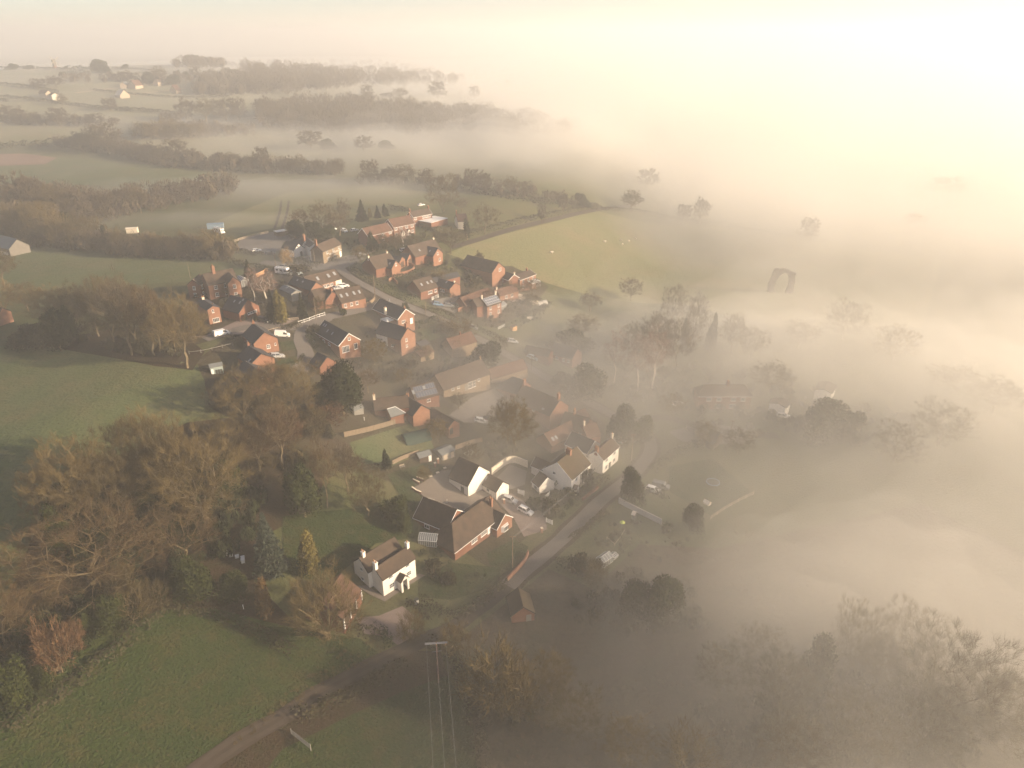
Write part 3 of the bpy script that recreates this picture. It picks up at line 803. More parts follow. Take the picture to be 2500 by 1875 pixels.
def _unit_mass(seed, n=420, ever=False):
    rng = np.random.default_rng(seed)
    d = rnd_dirs(rng, n); p = d * (rng.uniform(.4, 1, n) ** .5)[:, None] * (1 + .2 * np.sin(d[:, :1] * 6 + seed))
    c = np.stack([p[:, 0], p[:, 1], .58 + p[:, 2] * .42], 1)
    if ever: return leaves(rng, c, d, np.full(n, .22))
    dd = d * .7 + rnd_dirs(rng, n) * .6 + np.array([0, 0, .4]); dd /= np.linalg.norm(dd, axis=1)[:, None]
    tw = slivers(rng, c, dd * np.array([1, 1, .6]), rng.uniform(.15, .35, n), .045)
    lb = slivers(rng, np.tile(np.array([0, 0, .0]), (14, 1)), c[:14] / np.linalg.norm(c[:14], axis=1)[:, None], np.linalg.norm(c[:14], axis=1), .05)
    tr = tubes(np.array([[0, 0, 0.]]), np.array([[0, 0, .5]]), np.array([.045]), np.array([.03]), 4)
    return np.concatenate([tw, lb, tr])
MASS = {'a': _unit_mass(1), 'b': _unit_mass(2), 'c': _unit_mass(3), 'e': _unit_mass(4, 220, True)}

# ---------------------------------------------------------------- vehicles and small built things
M_TYRE = mat('tyre_rubber', (0.02, 0.02, 0.02), .9, .1)
M_HUB = mat('wheel_hub', (0.35, 0.35, 0.36), .4, .1, metal=.6)
M_CARGLASS = mat('car_glass', (0.025, 0.03, 0.035), .08, .05, spec=.9)
M_LAMP = mat('lamp_glass', (0.75, 0.75, 0.72), .15, .05)
M_TAIL = mat('tail_lamp', (0.35, 0.02, 0.02), .3, .05)
def paint(name, c): return mat('paint_' + name, c, .32, .04, .5, spec=.6)
P_WHITE, P_SILVER, P_BLACK = paint('white', (.78, .77, .75)), paint('silver', (.45, .46, .47)), paint('black', (.015, .015, .017))
P_BLUE, P_PALE, P_GREY = paint('blue', (.12, .22, .34)), paint('pale_blue', (.42, .52, .58)), paint('grey', (.16, .165, .17))
SHAPES = {   # length, width, lower profile, glass profile, wheel x, wheel radius
    'hatch': (4.1, 1.75, [(-2.05, .3), (2.05, .3), (2.05, .68), (1.75, .86), (.95, .95), (-1.75, .98), (-2.05, .8)], [(.95, .93), (.3, 1.42), (-1.25, 1.46), (-1.85, .96)], (1.25, -1.25), .31),
    'estate': (4.6, 1.82, [(-2.3, .32), (2.3, .32), (2.3, .74), (1.95, .95), (1.05, 1.04), (-2.1, 1.05), (-2.3, .85)], [(1.05, 1.02), (.4, 1.58), (-1.75, 1.6), (-2.15, 1.03)], (1.4, -1.4), .34),
    'van': (5.1, 1.95, [(-2.5, .35), (2.55, .35), (2.55, .85), (2.15, 1.12), (1.55, 1.2), (1.0, 1.95), (-2.4, 1.97), (-2.5, .9)], [(1.62, 1.15), (1.02, 1.86), (.35, 1.86), (.35, 1.15)], (1.6, -1.55), .34),
    'camper': (6.6, 2.2, [(-3.2, .45), (3.1, .45), (3.1, .95), (2.65, 1.25), (2.3, 1.4), (2.75, 2.0), (2.4, 2.75), (-3.2, 2.8)], [(2.45, 1.4), (2.2, 1.95), (1.4, 1.95), (1.4, 1.4)], (2.1, -1.7), .36),
}
_veh = {}
def vehicle_meshes(kind):
    if kind in _veh: return _veh[kind]
    L, W, low, gl, wx, wr = SHAPES[kind]; out = {}
    def shell(poly, w0, w1, zt):
        zlo = min(z for _, z in poly); V = []
        for sg in (-1, 1):
            for x, z in poly:
                t = (z - zlo) / max(zt - zlo, .1); hw = (w0 + (w1 - w0) * t) / 2; V.append((x, sg * hw, z))
        n = len(poly)
        return V, [tuple(range(n)), tuple(range(2 * n - 1, n - 1, -1))] + [(k, n + k, n + (k + 1) % n, (k + 1) % n) for k in range(n)]
    b = MB(); V, F = shell(low, W, W * (.96 if kind in ('hatch', 'estate') else .93), max(z for _, z in low)); b.add(V, F)
    bm = bmesh.new(); bm.from_mesh(b.mesh('body'))
    bmesh.ops.bevel(bm, geom=bm.edges[:], offset=.06, segments=2, affect='EDGES', profile=.6)
    me = bpy.data.meshes.new('body'); bm.to_mesh(me); bm.free(); out['body'] = me
    g = MB(); V, F = shell(gl, W * .94 if kind in ('hatch', 'estate') else W * .985, W * (.74 if kind in ('hatch', 'estate') else .955), max(z for _, z in gl)); g.add(V, F)
    out['cabin_glass'] = g.mesh('cabin_glass')
    if kind in ('hatch', 'estate'):
        r = MB(); (x0, z0), (x1, z1) = gl[1], gl[2]; hw = W * .74 / 2 + .02
        r.add([(x0 + .05, -hw, z0 - .01), (x0 + .05, hw, z0 - .01), (x1 - .05, hw, z1 - .01), (x1 - .05, -hw, z1 - .01), (x0 - .05, -hw + .06, z0 + .06), (x0 - .05, hw - .06, z0 + .06), (x1 + .05, hw - .06, z1 + .06), (x1 + .05, -hw + .06, z1 + .06)],
              [(4, 5, 6, 7), (0, 1, 5, 4), (1, 2, 6, 5), (2, 3, 7, 6), (3, 0, 4, 7)])
        for sg in (-1, 1):
            for (pa, pb) in ((gl[0], gl[1]), (gl[3], gl[2]), (((gl[0][0] + gl[3][0]) / 2, gl[0][1]), ((gl[1][0] + gl[2][0]) / 2, gl[1][1]))):
                r.bar((pa[0], sg * W * .475, pa[1]), (pb[0], sg * W * .375, pb[1]), .09)
        out['roof_panel'] = r.mesh('roof_panel')
    w = MB().tube((0, -.1, 0), (0, .1, 0), wr, wr, 14); out['wheel'] = w.mesh('wheel')
    out['hub'] = MB().tube((0, -.11, 0), (0, .11, 0), wr * .6, wr * .6, 10).mesh('hub')
    out['headlight'] = MB().box(-.06, .05, -.2, .2, -.09, .09).mesh('headlight')
    for k, m in (('cabin_glass', M_CARGLASS), ('wheel', M_TYRE), ('hub', M_HUB), ('headlight', M_LAMP)): out[k].materials.append(m)
    _veh[kind] = out; return out
def vehicle(kind, p, q, m, label, name='parked_car', cat='car', group=None):
    """A vehicle with its tail at pixel p and its nose towards pixel q."""
    a, b = at(*zp(p)), at(*zp(q)); yaw = math.atan2(b[1] - a[1], b[0] - a[0]); c = (a + b) / 2
    L, W, low, gl, wx, wr = SHAPES[kind]; M = vehicle_meshes(kind)
    dx = float(H(c[0] + math.cos(yaw) * 2, c[1] + math.sin(yaw) * 2) - H(c[0] - math.cos(yaw) * 2, c[1] - math.sin(yaw) * 2)) / 4
    root = link(name, None); root.matrix_basis = T3(c[0], c[1], float(H(c[0], c[1])) + .12, yaw) @ Matrix.Rotation(-math.atan(dx), 4, 'Y')
    def part(nm, me, mm=None, mw=None, par=root):
        if mm is not None:
            me2 = me.copy(); me2.materials.clear(); me2.materials.append(mm); me = me2
        return link(nm, me, None, par, mw)
    body = part('body', M['body'], m); part('cabin_glass', M['cabin_glass'])
    if 'roof_panel' in M: part('roof_panel', M['roof_panel'], m)
    x0, x1 = low[0][0], low[1][0]
    for sx in wx:
        for sy in (-1, 1):
            w = part('wheel', M['wheel'], None, T3(sx, sy * (W / 2 - .08), wr)); part('hub', M['hub'], None, None, w)
    for sy in (-1, 1):
        part('headlight', M['headlight'], None, T3(x1 - .02, sy * (W / 2 - .3), .72 if kind != 'camper' else .85))
        part('tail_light', M['headlight'], M_TAIL, T3(x0 + .02, sy * (W / 2 - .2), .85 if kind != 'camper' else 1.0))
    if kind == 'camper':
        for x in (-2.2, -1.2, -.2, .8): part('roof_hatch', MB().box(x - .3, x + .3, -.3, .3, 2.74, 2.86).mesh('roof_hatch'), M_CARGLASS)
        for sy in (-1, 1):
            for x in (-2.0, -.2): part('side_window', MB().box(x - .5, x + .5, sy * 1.06 - .05, sy * 1.06 + .05, 1.6, 2.15).mesh('side_window'), M_CARGLASS)
    if kind == 'van':
        for x in (-1.9, -.6): part('roof_rib', MB().box(x - .4, x + .4, -.7, .7, 1.95, 2.0).mesh('roof_rib'), m)
    return tag(root, label, cat, group)

def pole(p, vt, label, arms=0, name='telegraph_pole', m=None, cat='pole', r=.13):
    g = at(*zp(p)); lo, hi = 2.0, 20.0
    for _ in range(24):
        k = (lo + hi) / 2
        if project(g[0], g[1], g[2] + k)[1] > vt: lo = k
        else: hi = k
    root = link(name, None); root.matrix_basis = T3(*g)
    MB().tube((0, 0, -.5), (0, 0, lo), r, r * .7).build('shaft', m or M_WOOD, root)
    for k in range(arms):
        ca = MB().bar((-.75, 0, lo - .35 - k * .5), (.75, 0, lo - .35 - k * .5), .1).build('crossarm', M_WOOD, root)
        for x in (-.6, -.3, .3, .6): MB().tube((x, 0, lo - .3 - k * .5), (x, 0, lo - .1 - k * .5), .05, .04, 6).build('insulator', M_POT, ca)
    return tag(root, label, cat), g, lo
def wire(name, pts, sag, label, r=.018, m=None, cat='wire'):
    b = MB(); P = []
    for a, c in zip(pts[:-1], pts[1:]):
        a, c = np.array(a, float), np.array(c, float)
        for t in np.linspace(0, 1, 9)[:-1]: P.append(a + (c - a) * t - np.array([0, 0, sag * 4 * t * (1 - t)]))
    P.append(np.array(pts[-1], float))
    for a, c in zip(P[:-1], P[1:]): b.tube(a, c, r, r, 4, cap=False)
    return tag(b.build(name, m or M_LEAD), label, cat)
def fence(px, h, label, post=2.0, rails=2, m=None, boards=False, name='fence', post_m=None, bw=.9):
    """A fence along ground pixels: posts, rails or boards each a part of its own."""
    m = m or M_WOOD; C = smooth_path([at(*zp(p)) for p in px], .5)
    s = np.concatenate([[0], np.cumsum(np.linalg.norm(np.diff(C, axis=0), axis=1))]); n = max(1, int(round(s[-1] / post)))
    Q = [np.array([np.interp(s[-1] * k / n, s, C[:, 0]), np.interp(s[-1] * k / n, s, C[:, 1])]) for k in range(n + 1)]
    z = [float(H(*q)) for q in Q]; root = link(name, None); root.matrix_basis = T3(Q[0][0], Q[0][1], z[0])
    o = np.array([Q[0][0], Q[0][1], z[0]]); W = [np.array([q[0], q[1], zz]) - o for q, zz in zip(Q, z)]
    for w in W: MB().box(w[0] - .06, w[0] + .06, w[1] - .06, w[1] + .06, w[2] - .4, w[2] + h).build('post', post_m or m, root)
    for a, b in zip(W[:-1], W[1:]):
        if boards:
            k = max(1, int(np.linalg.norm(b - a) / bw))
            for i in range(k):
                p, q = a + (b - a) * (i + .04) / k, a + (b - a) * (i + .96) / k; j = random.uniform(-.03, .03)
                MB().add([(p[0], p[1], p[2] + .05), (q[0], q[1], q[2] + .05), (q[0], q[1], q[2] + h - .1 + j), (p[0], p[1], p[2] + h - .1 + j)] +
                         [(p[0] + .04, p[1] + .03, p[2] + .05), (q[0] + .04, q[1] + .03, q[2] + .05), (q[0] + .04, q[1] + .03, q[2] + h - .1 + j), (p[0] + .04, p[1] + .03, p[2] + h - .1 + j)],
                         [(0, 1, 2, 3), (4, 7, 6, 5), (0, 4, 5, 1), (3, 2, 6, 7), (0, 3, 7, 4), (1, 5, 6, 2)]).build('plank', m, root)
        else:
            for i in range(rails):
                zz = h * (i + .8) / (rails + .1)
                MB().bar(a + np.array([0, 0, zz]), b + np.array([0, 0, zz]), .05, .12).build('rail', m, root)
    return tag(root, label, 'fence')
def garden_wall(px, h, m, label, th=.3, cap=None, name='garden_wall'):
    C = smooth_path([at(*zp(p)) for p in px], 1.0)
    D = np.gradient(C, axis=0); D /= np.linalg.norm(D, axis=1)[:, None]; N = np.stack([-D[:, 1], D[:, 0]], 1) * th / 2
    o = np.array([C[0][0], C[0][1], float(H(*C[0]))]); root = link(name, None); root.matrix_basis = T3(*o)
    def strip(w, z0, z1):
        V = []; F = []
        for c, n in zip(C, N):
            g = float(H(*c)) - o[2]
            for sg, zz in ((-1, z0), (1, z0), (1, z1), (-1, z1)): V.append((c[0] + sg * n[0] * w - o[0], c[1] + sg * n[1] * w - o[1], g + zz))
        for i in range(len(C) - 1):
            for k in range(4): F.append((i * 4 + k, i * 4 + (k + 1) % 4, i * 4 + 4 + (k + 1) % 4, i * 4 + 4 + k))
        k = len(C) * 4; F += [(0, 1, 2, 3), (k - 1, k - 2, k - 3, k - 4)]
        return MB().add(V, F)
    strip(1, -.6, h).build('wall_body', m, root); strip(1.35, h, h + .08).build('coping', cap or m, root)
    return tag(root, label, 'wall')
def small_block(name, p, q, depth, h, m, rm, label, cat, hr=None, door=None, flat=False, base=.0):
    """A shed: walls, a shallow roof and a door; its front wall runs from pixel p to pixel q, its depth goes away from the camera."""
    a, b = at(*zp(p)), at(*zp(q)); yaw = math.atan2(b[1] - a[1], b[0] - a[0]); L = float(np.linalg.norm((b - a)[:2])); c = (a + b) / 2
    root = link(name, None); root.matrix_basis = T3(c[0], c[1], float(H(c[0], c[1])) + base, yaw)
    hr = hr or h + .6
    if flat:
        MB().box(-L / 2, L / 2, 0, depth, -1.5, h).build('wall', m, root)
        MB().box(-L / 2 - .15, L / 2 + .15, -.15, depth + .15, h, h + .15).build('roof', rm, root)
    else:
        w = MB().box(-L / 2, L / 2, 0, depth, -1.5, h); w.add([(-L / 2, 0, h), (-L / 2, depth, h), (-L / 2, depth / 2, hr - .02), (L / 2, 0, h), (L / 2, depth, h), (L / 2, depth / 2, hr - .02)], [(0, 1, 2), (3, 5, 4), (0, 2, 5, 3), (1, 4, 5, 2)])
        w.build('wall', m, root); r = MB(); k = (hr - h) / (depth / 2); e = .2
        for sg in (-1, 1):
            y0, y1 = depth / 2, depth / 2 + sg * (depth / 2 + e); z1 = h - e * k
            r.add([(-L / 2 - e, y0, hr), (L / 2 + e, y0, hr), (L / 2 + e, y1, z1), (-L / 2 - e, y1, z1), (-L / 2 - e, y0, hr + .1), (L / 2 + e, y0, hr + .1), (L / 2 + e, y1, z1 + .1), (-L / 2 - e, y1, z1 + .1)],
                  [(0, 1, 2, 3), (4, 7, 6, 5), (1, 5, 6, 2), (2, 6, 7, 3), (3, 7, 4, 0)])
        r.build('roof', rm, root)
    for (x, w2, h2, mm) in door or []:
        MB().box(x * L / 2 - w2 / 2, x * L / 2 + w2 / 2, -.06, .02, 0, h2).build('door', mm, root)
    return tag(root, label, cat)
def glasshouse(p, q, depth, h, hr, label, name='greenhouse', bars=6):
    a, b = at(*zp(p)), at(*zp(q)); yaw = math.atan2(b[1] - a[1], b[0] - a[0]); L = float(np.linalg.norm((b - a)[:2])); c = (a + b) / 2
    root = link(name, None); root.matrix_basis = T3(c[0], c[1], float(H(c[0], c[1])), yaw)
    f = MB(); g = MB(); D = depth
    for i in range(bars + 1):
        x = -L / 2 + L * i / bars
        for y0, y1 in ((0, D / 2), (D, D / 2)):
            f.bar((x, y0, 0), (x, y0, h), .05); f.bar((x, y0, h), (x, y1, hr), .05)
    for y, z in ((0, .05), (0, h), (D, .05), (D, h), (D / 2, hr)): f.bar((-L / 2, y, z), (L / 2, y, z), .07)
    for x in (-L / 2, L / 2):
        f.bar((x, 0, .05), (x, D, .05), .07).bar((x, 0, h), (x, D, h), .05)
        for y in (D / 3, 2 * D / 3): f.bar((x, y, 0), (x, y, h + (hr - h) * .6), .05)
    f.build('frame', M_UPVC, root)
    pm = mat('clear_glazing', (0.16, 0.17, 0.17), .1, .05, spec=.9)
    def pane(P):
        MB().add(P, [(0, 1, 2, 3)]).build('pane', pm, root)
    for i in range(bars):
        x0, x1 = -L / 2 + L * i / bars + .04, -L / 2 + L * (i + 1) / bars - .04
        pane([(x0, .0, .1), (x1, .0, .1), (x1, .0, h), (x0, .0, h)]); pane([(x0, D, .1), (x1, D, .1), (x1, D, h), (x0, D, h)])
        pane([(x0, 0, h), (x1, 0, h), (x1, D / 2, hr), (x0, D / 2, hr)]); pane([(x0, D, h), (x1, D, h), (x1, D / 2, hr), (x0, D / 2, hr)])
    for x in (-L / 2, L / 2): pane([(x, .02, .1), (x, D - .02, .1), (x, D - .02, h), (x, .02, h)]); pane([(x, .05, h), (x, D - .05, h), (x, D / 2 + .1, hr - .1), (x, D / 2 - .1, hr - .1)])
    return tag(root, label, 'greenhouse')

# ---------------------------------------------------------------- the village: buildings
# white cottage by the lane
h = WhiteTrim('white_cottage', 'white rendered cottage with twin brown roofs, three white chimneys and a gabled porch', 'cottage')
h.trim = House.trim
h.block(('H', 610, 693), ('H', 905, 500), 7.2, 4.8, ('H', 660, 803), wall=M_WHITE, roof=M_TILE)
h.win('E', -.52, 4.1, 1.2, 1.0, 3, 1).win('E', .52, 4.1, 1.2, 1.0, 3, 1).win('E', -.5, 1.5, 1.4, 1.3, 3, 2).win('E', .55, 1.6, 1.4, 1.2, 3, 2)
h.porch('E', .03, 2.3, 1.6, 2.3, 3.5)
h.door('E', .03, 1.0, 2.1, M_DOOR)
h.chimney(-.97, 1.7, .9, .75, M_WHITE, 2).chimney(.97, 1.5, .8, .7, M_WHITE, 1)
MB().box(0, .1, -.05, .05, 0, 4.8).build('downpipe', House.trim, h.root, h.b['mw'] @ h.side(h.b, 'A', .95, 0))
h.block(('H', 472, 600), ('H', 783, 412), 7.0, 4.6, None, hw=2.6, wall=M_WHITE, roof=M_TILE)
h.win('A', -.1, 4.0, .9, .9, 2, 1).win('A', -.1, 1.3, .9, 1.0, 2, 1).chimney(-.8, 1.3, .8, .7, M_WHITE, 2)
# brick barn with a big tiled roof beside it
h = House('garage_barn', 'brick garage barn with large red tiled roof and white posts behind a bare tree', 'barn')
h.block(('K', 430, 230), ('K', 575, 8), 5.2, 2.7, ('K', 710, 155), wall=M_BRICK2, roof=M_RED, wmax=5.5)
for t in (-.98, -.3, .35, .98): MB().box(-.12, .12, 0, .25, 0, 2.7).build('post', M_UPVC, h.root, h.b['mw'] @ h.side(h.b, 'E', t, 0))
h.door('E', -.64, 2.6, 2.3, M_DARKWOOD, 'garage_door').door('E', 0.02, 2.6, 2.3, M_DARKWOOD, 'garage_door')
# mossy shed below the lane
h = House('mossy_shed', 'small brick shed with moss covered roof in the field below the lane', 'shed')
h.block(('H', 1900, 870), ('H', 1945, 1040), 4.2, 2.3, ('H', 1857, 1180), wall=M_BRICK2, roof=M_MOSS, wmax=3.2)
h.door('B', .5, 1.0, 1.9, M_GREYWOOD)
# brick bungalow
h = WhiteTrim('brick_bungalow', 'large brick bungalow with white trimmed gable, bay window and long rear wing', 'bungalow')
h.block(('E', 1122, 1448), ('E', 1535, 1148), 5.6, 2.6, ('E', 1285, 1655), wall=M_BRICK2, roof=M_TILE, hip=(1, 0), wmax=5.6)
h.win('E', -.62, 1.5, 2.2, 1.3, 4, 2).win('E', -.12, 1.5, 2.4, 1.3, 5, 2).door('E', .15, 1.0, 2.1, M_UPVC)
h.chimney(.75, .8, .8, .6, M_BRICK, 2, y=-1.8)
h.block(('E', 1505, 1272), ('E', 1690, 1357), 4.8, 2.6, ('E', 1605, 1510), wall=M_BRICK, roof=M_TILE, wmax=3.4)
h.win('B', -.05, 1.5, 2.6, 1.5, 5, 2)
b_ = h.b
bw = MB().add([(-1.4, 0, .5), (1.4, 0, .5), (.9, .7, .5), (-.9, .7, .5), (-1.4, 0, 2.2), (1.4, 0, 2.2), (.9, .7, 2.2), (-.9, .7, 2.2)], [(0, 1, 2, 3), (4, 7, 6, 5), (0, 3, 7, 4), (3, 2, 6, 7), (2, 1, 5, 6)]).build('bay_window', M_UPVC, h.root, b_['mw'] @ h.side(b_, 'B', -.05, 0))
for x in (-.6, 0, .6): MB().box(x - .24, x + .24, .7, .73, .75, 2.0).build('pane', glass, bw)
h.block(('E', 815, 1168), ('E', 1170, 1305), 5.3, 2.6, ('E', 988, 1498), wall=M_BRICK2, roof=M_TILE, wmax=5.6)
h.win('E', -.2, 1.4, 1.6, 1.1, 2, 1)
# white outbuildings round the yard
h = House('white_barn', 'white gabled barn with a tall dark roof behind the patio', 'barn')
h.block(('E', 1203, 738), ('E', 1410, 828), 6.4, 3.4, ('E', 1145, 985), wall=M_WHITE, roof=M_TILE, wmax=4.6)
h.door('E', .4, 1.0, 2.0)
h = House('white_garage', 'white gabled garage with panelled doors above the silver car', 'garage')
h.block(('E', 1442, 880), ('E', 1668, 1000), 4.4, 2.4, ('E', 1602, 1106), wall=M_WHITE, roof=M_TILE, wmax=3.0)
h.door('B', .05, 2.6, 2.1, M_UPVC, 'garage_door').win('E', .2, 1.4, 1.2, 1.0, 2, 1).skylights('E', (-.35,), .45)
# white semi with the mossy roof
h = WhiteTrim('white_house', 'tall white house with mossy brown roof and brick stack in its middle', 'house')
h.block(('F', 712, 1238), ('F', 920, 1067), 8.2, 5.2, ('F', 865, 1425), wall=M_WHITE, roof=M_MOSS, wmax=5.4)
h.win('E', -.5, 4.2, 1.2, 1.3, 2, 2).win('E', .35, 4.2, 1.2, 1.3, 2, 2).win('E', .2, 1.4, 1.8, 1.3, 3, 2).win('E', -.45, 1.5, 1.2, 1.2, 2, 2).door('E', .72, 1.0, 2.1, M_DOOR)
h.porch('E', -.72, 1.7, 1.2, 2.1, 3.0).win('A', .2, 5.4, 1.0, .9, 2, 1).win('A', -.55, 1.3, 1.0, 1.0, 2, 1)
MB().box(-.06, .06, 0, .1, 0, 5.1).build('downpipe', House.trim, h.root, h.b['mw'] @ h.side(h.b, 'E', -.08, 0))
h.chimney(.15, 1.4, 1.5, .9, M_BRICK, 4)
h.block(('F', 480, 1178), ('F', 690, 1268), 5.6, 3.4, ('F', 545, 1315), wall=M_WHITE, roof=M_TILE, wmax=2.6)
h.block(('F', 520, 1335), ('F', 600, 1400), 4.2, 2.4, ('F', 505, 1500), wall=M_WHITE, roof=M_TILE, wmax=2.6)
h.wins('A', (-.3, .3), (1.3,), 1.3, 1.5, 3, 2).win('E', 0, 1.3, 1.6, 1.3, 4, 1)
# white cottage on the corner
h = WhiteTrim('corner_cottage', 'white two storey cottage with grey brown roof at the bend of the foggy lane', 'cottage')
h.block(('F', 1130, 1118), ('F', 1302, 972), 7.8, 5.0, ('F', 1194, 1222), wall=M_WHITE, roof=M_TILE, wmax=4.4)
h.wins('E', (-.55, .45), (4.1, 1.5), 1.5, 1.3, 3, 2).door('E', -.12, .9, 2.0).chimney(-.95, 1.5, 1.0, .8, M_BRICK, 3).chimney(.97, 1.7, .6, .5, M_CREAM, 1)
h.block(('F', 870, 905), ('F', 1110, 1005), 6.4, 3.4, ('F', 1040, 1140), wall=M_CREAM, roof=M_SLATE, wmax=4.6)
# pink roofed ranges
h = House('tiled_range', 'long low range with faded pink tiled roof and two bright roof windows', 'outbuilding')
h.block(('F', 568, 926), ('F', 858, 786), 5.2, 2.8, ('F', 640, 1062), wall=M_BRICK2, roof=M_RED, wmax=4.6)
h.skylights('E', (-.72, -.48), .62)
h = House('cross_gabled_house', 'brick house with crossing pink roofs and slim chimneys half lost in fog', 'house')
h.block(('F', 800, 690), ('F', 1058, 762), 7.4, 4.4, ('F', 905, 885), wall=M_BRICK2, roof=M_TILE, wmax=4.8)
h.wins('E', (.2, .72), (3.6,), .9, 1.0, 2, 1).chimney(-.25, 1.9, .7, .5, M_BRICK, 2)
h.block(('F', 985, 838), ('F', 1128, 805), 7.2, 4.2, ('F', 1060, 962), wall=M_BRICK, roof=M_RED, wmax=3.8)
h.win('B', -.35, 4.0, 1.0, 1.3, 2, 1).wins('B', (.1, .45), (1.5,), .8, 1.6, 1, 1).chimney(-.8, 1.6, .6, .5, M_CREAM, 1)
h.block(('F', 915, 690), ('F', 1010, 655), 7.0, 4.2, ('F', 1065, 748), wall=M_BRICK2, roof=M_RED, wmax=3.4)
h = House('tall_chimney_house', 'big brick house with dark roof, orange gable and two tall chimneys', 'house')
h.block(('F', 345, 400), ('F', 735, 560), 8.0, 4.6, ('F', 612, 716), wall=M_BRICK, roof=M_TILE, wmax=5.2)
h.wins('E', (-.6, -.35, .1), (3.9,), 1.1, 1.0, 3, 1).skylights('E', (.55,), .85, .9, .6).chimney(-.95, 2.3, 1.0, .7, M_BRICK, 2).chimney(.95, 2.2, 1.0, .7, M_BRICK, 2)
h.block(('F', 230, 312), ('F', 350, 350), 6.6, 3.6, ('F', 270, 490), wall=M_BRICK2, roof=M_SLATE, hip=(1, 0), wmax=4.2)
# the long barn and its solar roof
h = House('long_barn', 'long stone barn house with brown tiled roof facing the gravel yard', 'barn')
h.block(('D', 937, 1045), ('D', 1438, 874), 6.2, 3.1, ('D', 1003, 1215), wall=M_STONE, roof=M_TILE, wmax=5.0)
h.wins('E', (-.62, -.38, .5), (2.2,), 1.0, .9, 2, 1).win('E', .12, 1.4, 1.8, 2.4, 4, 2).win('E', .3, 1.4, 1.2, 2.2, 2, 2).door('E', -.05, 1.2, 2.2, M_GREYWOOD)
h.chimney(.95, .9, .5, .5, M_STONE, 1)
h.block(('D', 672, 1172), ('D', 925, 1112), 5.0, 2.6, ('D', 742, 1308), wall=M_BRICK2, roof=M_TILE, wmax=4.6)
h.solar('E', -.84, -.1, .12, .5, 4, 1, edge=M_LEAD).solar('E', .16, .9, .1, .46, 4, 1, edge=M_LEAD).solar('E', -.84, .92, .54, .94, 8, 1, edge=M_LEAD).skylights('E', (.03,), .3, .7, 1.1).skylights('E', (-.95,), .45, .6, 1.3)
h.win('E', .1, 1.3, 1.2, 1.0, 2, 1)
h = House('foggy_range', 'low tiled range running on from the long barn into the fog', 'outbuilding')
h.block(('D', 1500, 985), ('D', 1885, 872), 4.6, 2.5, ('D', 1545, 1085), wall=M_STONE, roof=M_RED, wmax=3.6)
# cottages behind the board fence
h = House('chimney_cottage', 'brown cottage with pale hipped garden room beside the board fence', 'cottage')
h.block(('D', 275, 1300), ('D', 640, 1262), 5.6, 2.8, ('D', 320, 1420), wall=M_BRICK2, roof=M_TILE, wmax=4.2)
h.chimney(-.97, 1.3, .9, .7, M_CREAM, 2)
h.block(('D', 425, 1412), ('D', 508, 1388), 3.4, 2.3, ('D', 415, 1505), wall=M_BRICK2, roof=M_FELT, hip=(0, 1), wmax=2.6, ridge_mat=M_UPVC)
h.block(('D', 625, 1272), ('D', 786, 1368), 6.2, 3.2, ('D', 698, 1480), wall=M_BRICK, roof=M_SLATE, wmax=4.0)
h.chimney(-.8, 1.0, .8, .6, M_BRICK, 2)
h = House('yard_stable', 'narrow brick stable with orange gable and white framed doorway by the yard', 'outbuilding')
h.block(('D', 905, 1396), ('D', 1142, 1532), 4.8, 2.7, ('D', 1088, 1608), wall=M_BRICK, roof=M_TILE, wmax=2.8)
h.door('B', -.55, 1.0, 2.1, M_DOOR)
# brick house with white side and lean-to
h = House('half_white_house', 'brick house with dark roof, white washed side and stack on its gable', 'house')
h.block(('D', 365, 462), ('D', 640, 535), 7.2, 4.4, ('D', 548, 655), wall=M_BRICK, roof=M_SLATE, wmax=4.6)
MB().box(-1, 1, 0, .03, -1, 4.2).build('white_wall', M_WHITE, h.root, h.b['mw'] @ h.side(h.b, 'E', -.5, 0) @ Matrix.Diagonal((h.b['L'] * .22, 1, 1, 1)))
h.win('B', -.25, 3.4, 1.0, 1.2, 2, 2).win('B', -.25, 1.2, .8, 1.0, 1, 2).chimney(.93, 1.8, 1.1, .7, M_BRICK, 2).win('E', .3, 1.3, 1.0, .8, 2, 1)
h.block(('D', 470, 590), ('D', 560, 640), 4.0, 2.2, ('D', 440, 690), wall=M_BRICK2, roof=M_SLATE, wmax=2.2)
# dark roofed house with the white garden room
h = WhiteTrim('garden_room_house', 'orange gabled house with long dark roof and white glass garden room', 'house')
h.block(('D', 345, 218), ('D', 620, 332), 6.4, 3.2, ('D', 541, 442), wall=M_BRICK, roof=M_SLATE, wmax=5.0)
h.win('B', -.35, 1.7, 1.6, 1.1, 3, 1).door('B', .62, 1.0, 2.1, M_UPVC).chimney(-.25, 1.5, .25, .25, M_LEAD, 0).chimney(.93, .7, .5, .5, M_BRICK, 1)
g_ = MB()
for i in range(5):
    g_.bar((-2 + i, 0, 2.3), (0, 1.5, 3.1), .09); g_.bar((-2 + i, 3, 2.3), (0, 1.5, 3.1), .09)
g_.box(-2.1, 2.1, -.05, .05, 2.2, 2.35).box(-2.1, 2.1, 2.95, 3.05, 2.2, 2.35).box(-2.1, -2, 0, 3, 2.2, 2.35).box(2, 2.1, 0, 3, 2.2, 2.35)
for i in range(6): g_.box(-2.08 + i * .82, -2.0 + i * .82, 2.96, 3.06, 0, 2.25)
gr = g_.build('garden_room', M_UPVC, h.root, h.b['mw'] @ h.side(h.b, 'E', .42, 0))
MB().add([(-2, 0, 2.25), (2, 0, 2.25), (0, 1.5, 3.02), (2, 3, 2.25), (-2, 3, 2.25)], [(0, 1, 2), (1, 3, 2), (3, 4, 2), (4, 0, 2)]).build('glass_roof', M_POLY, gr)
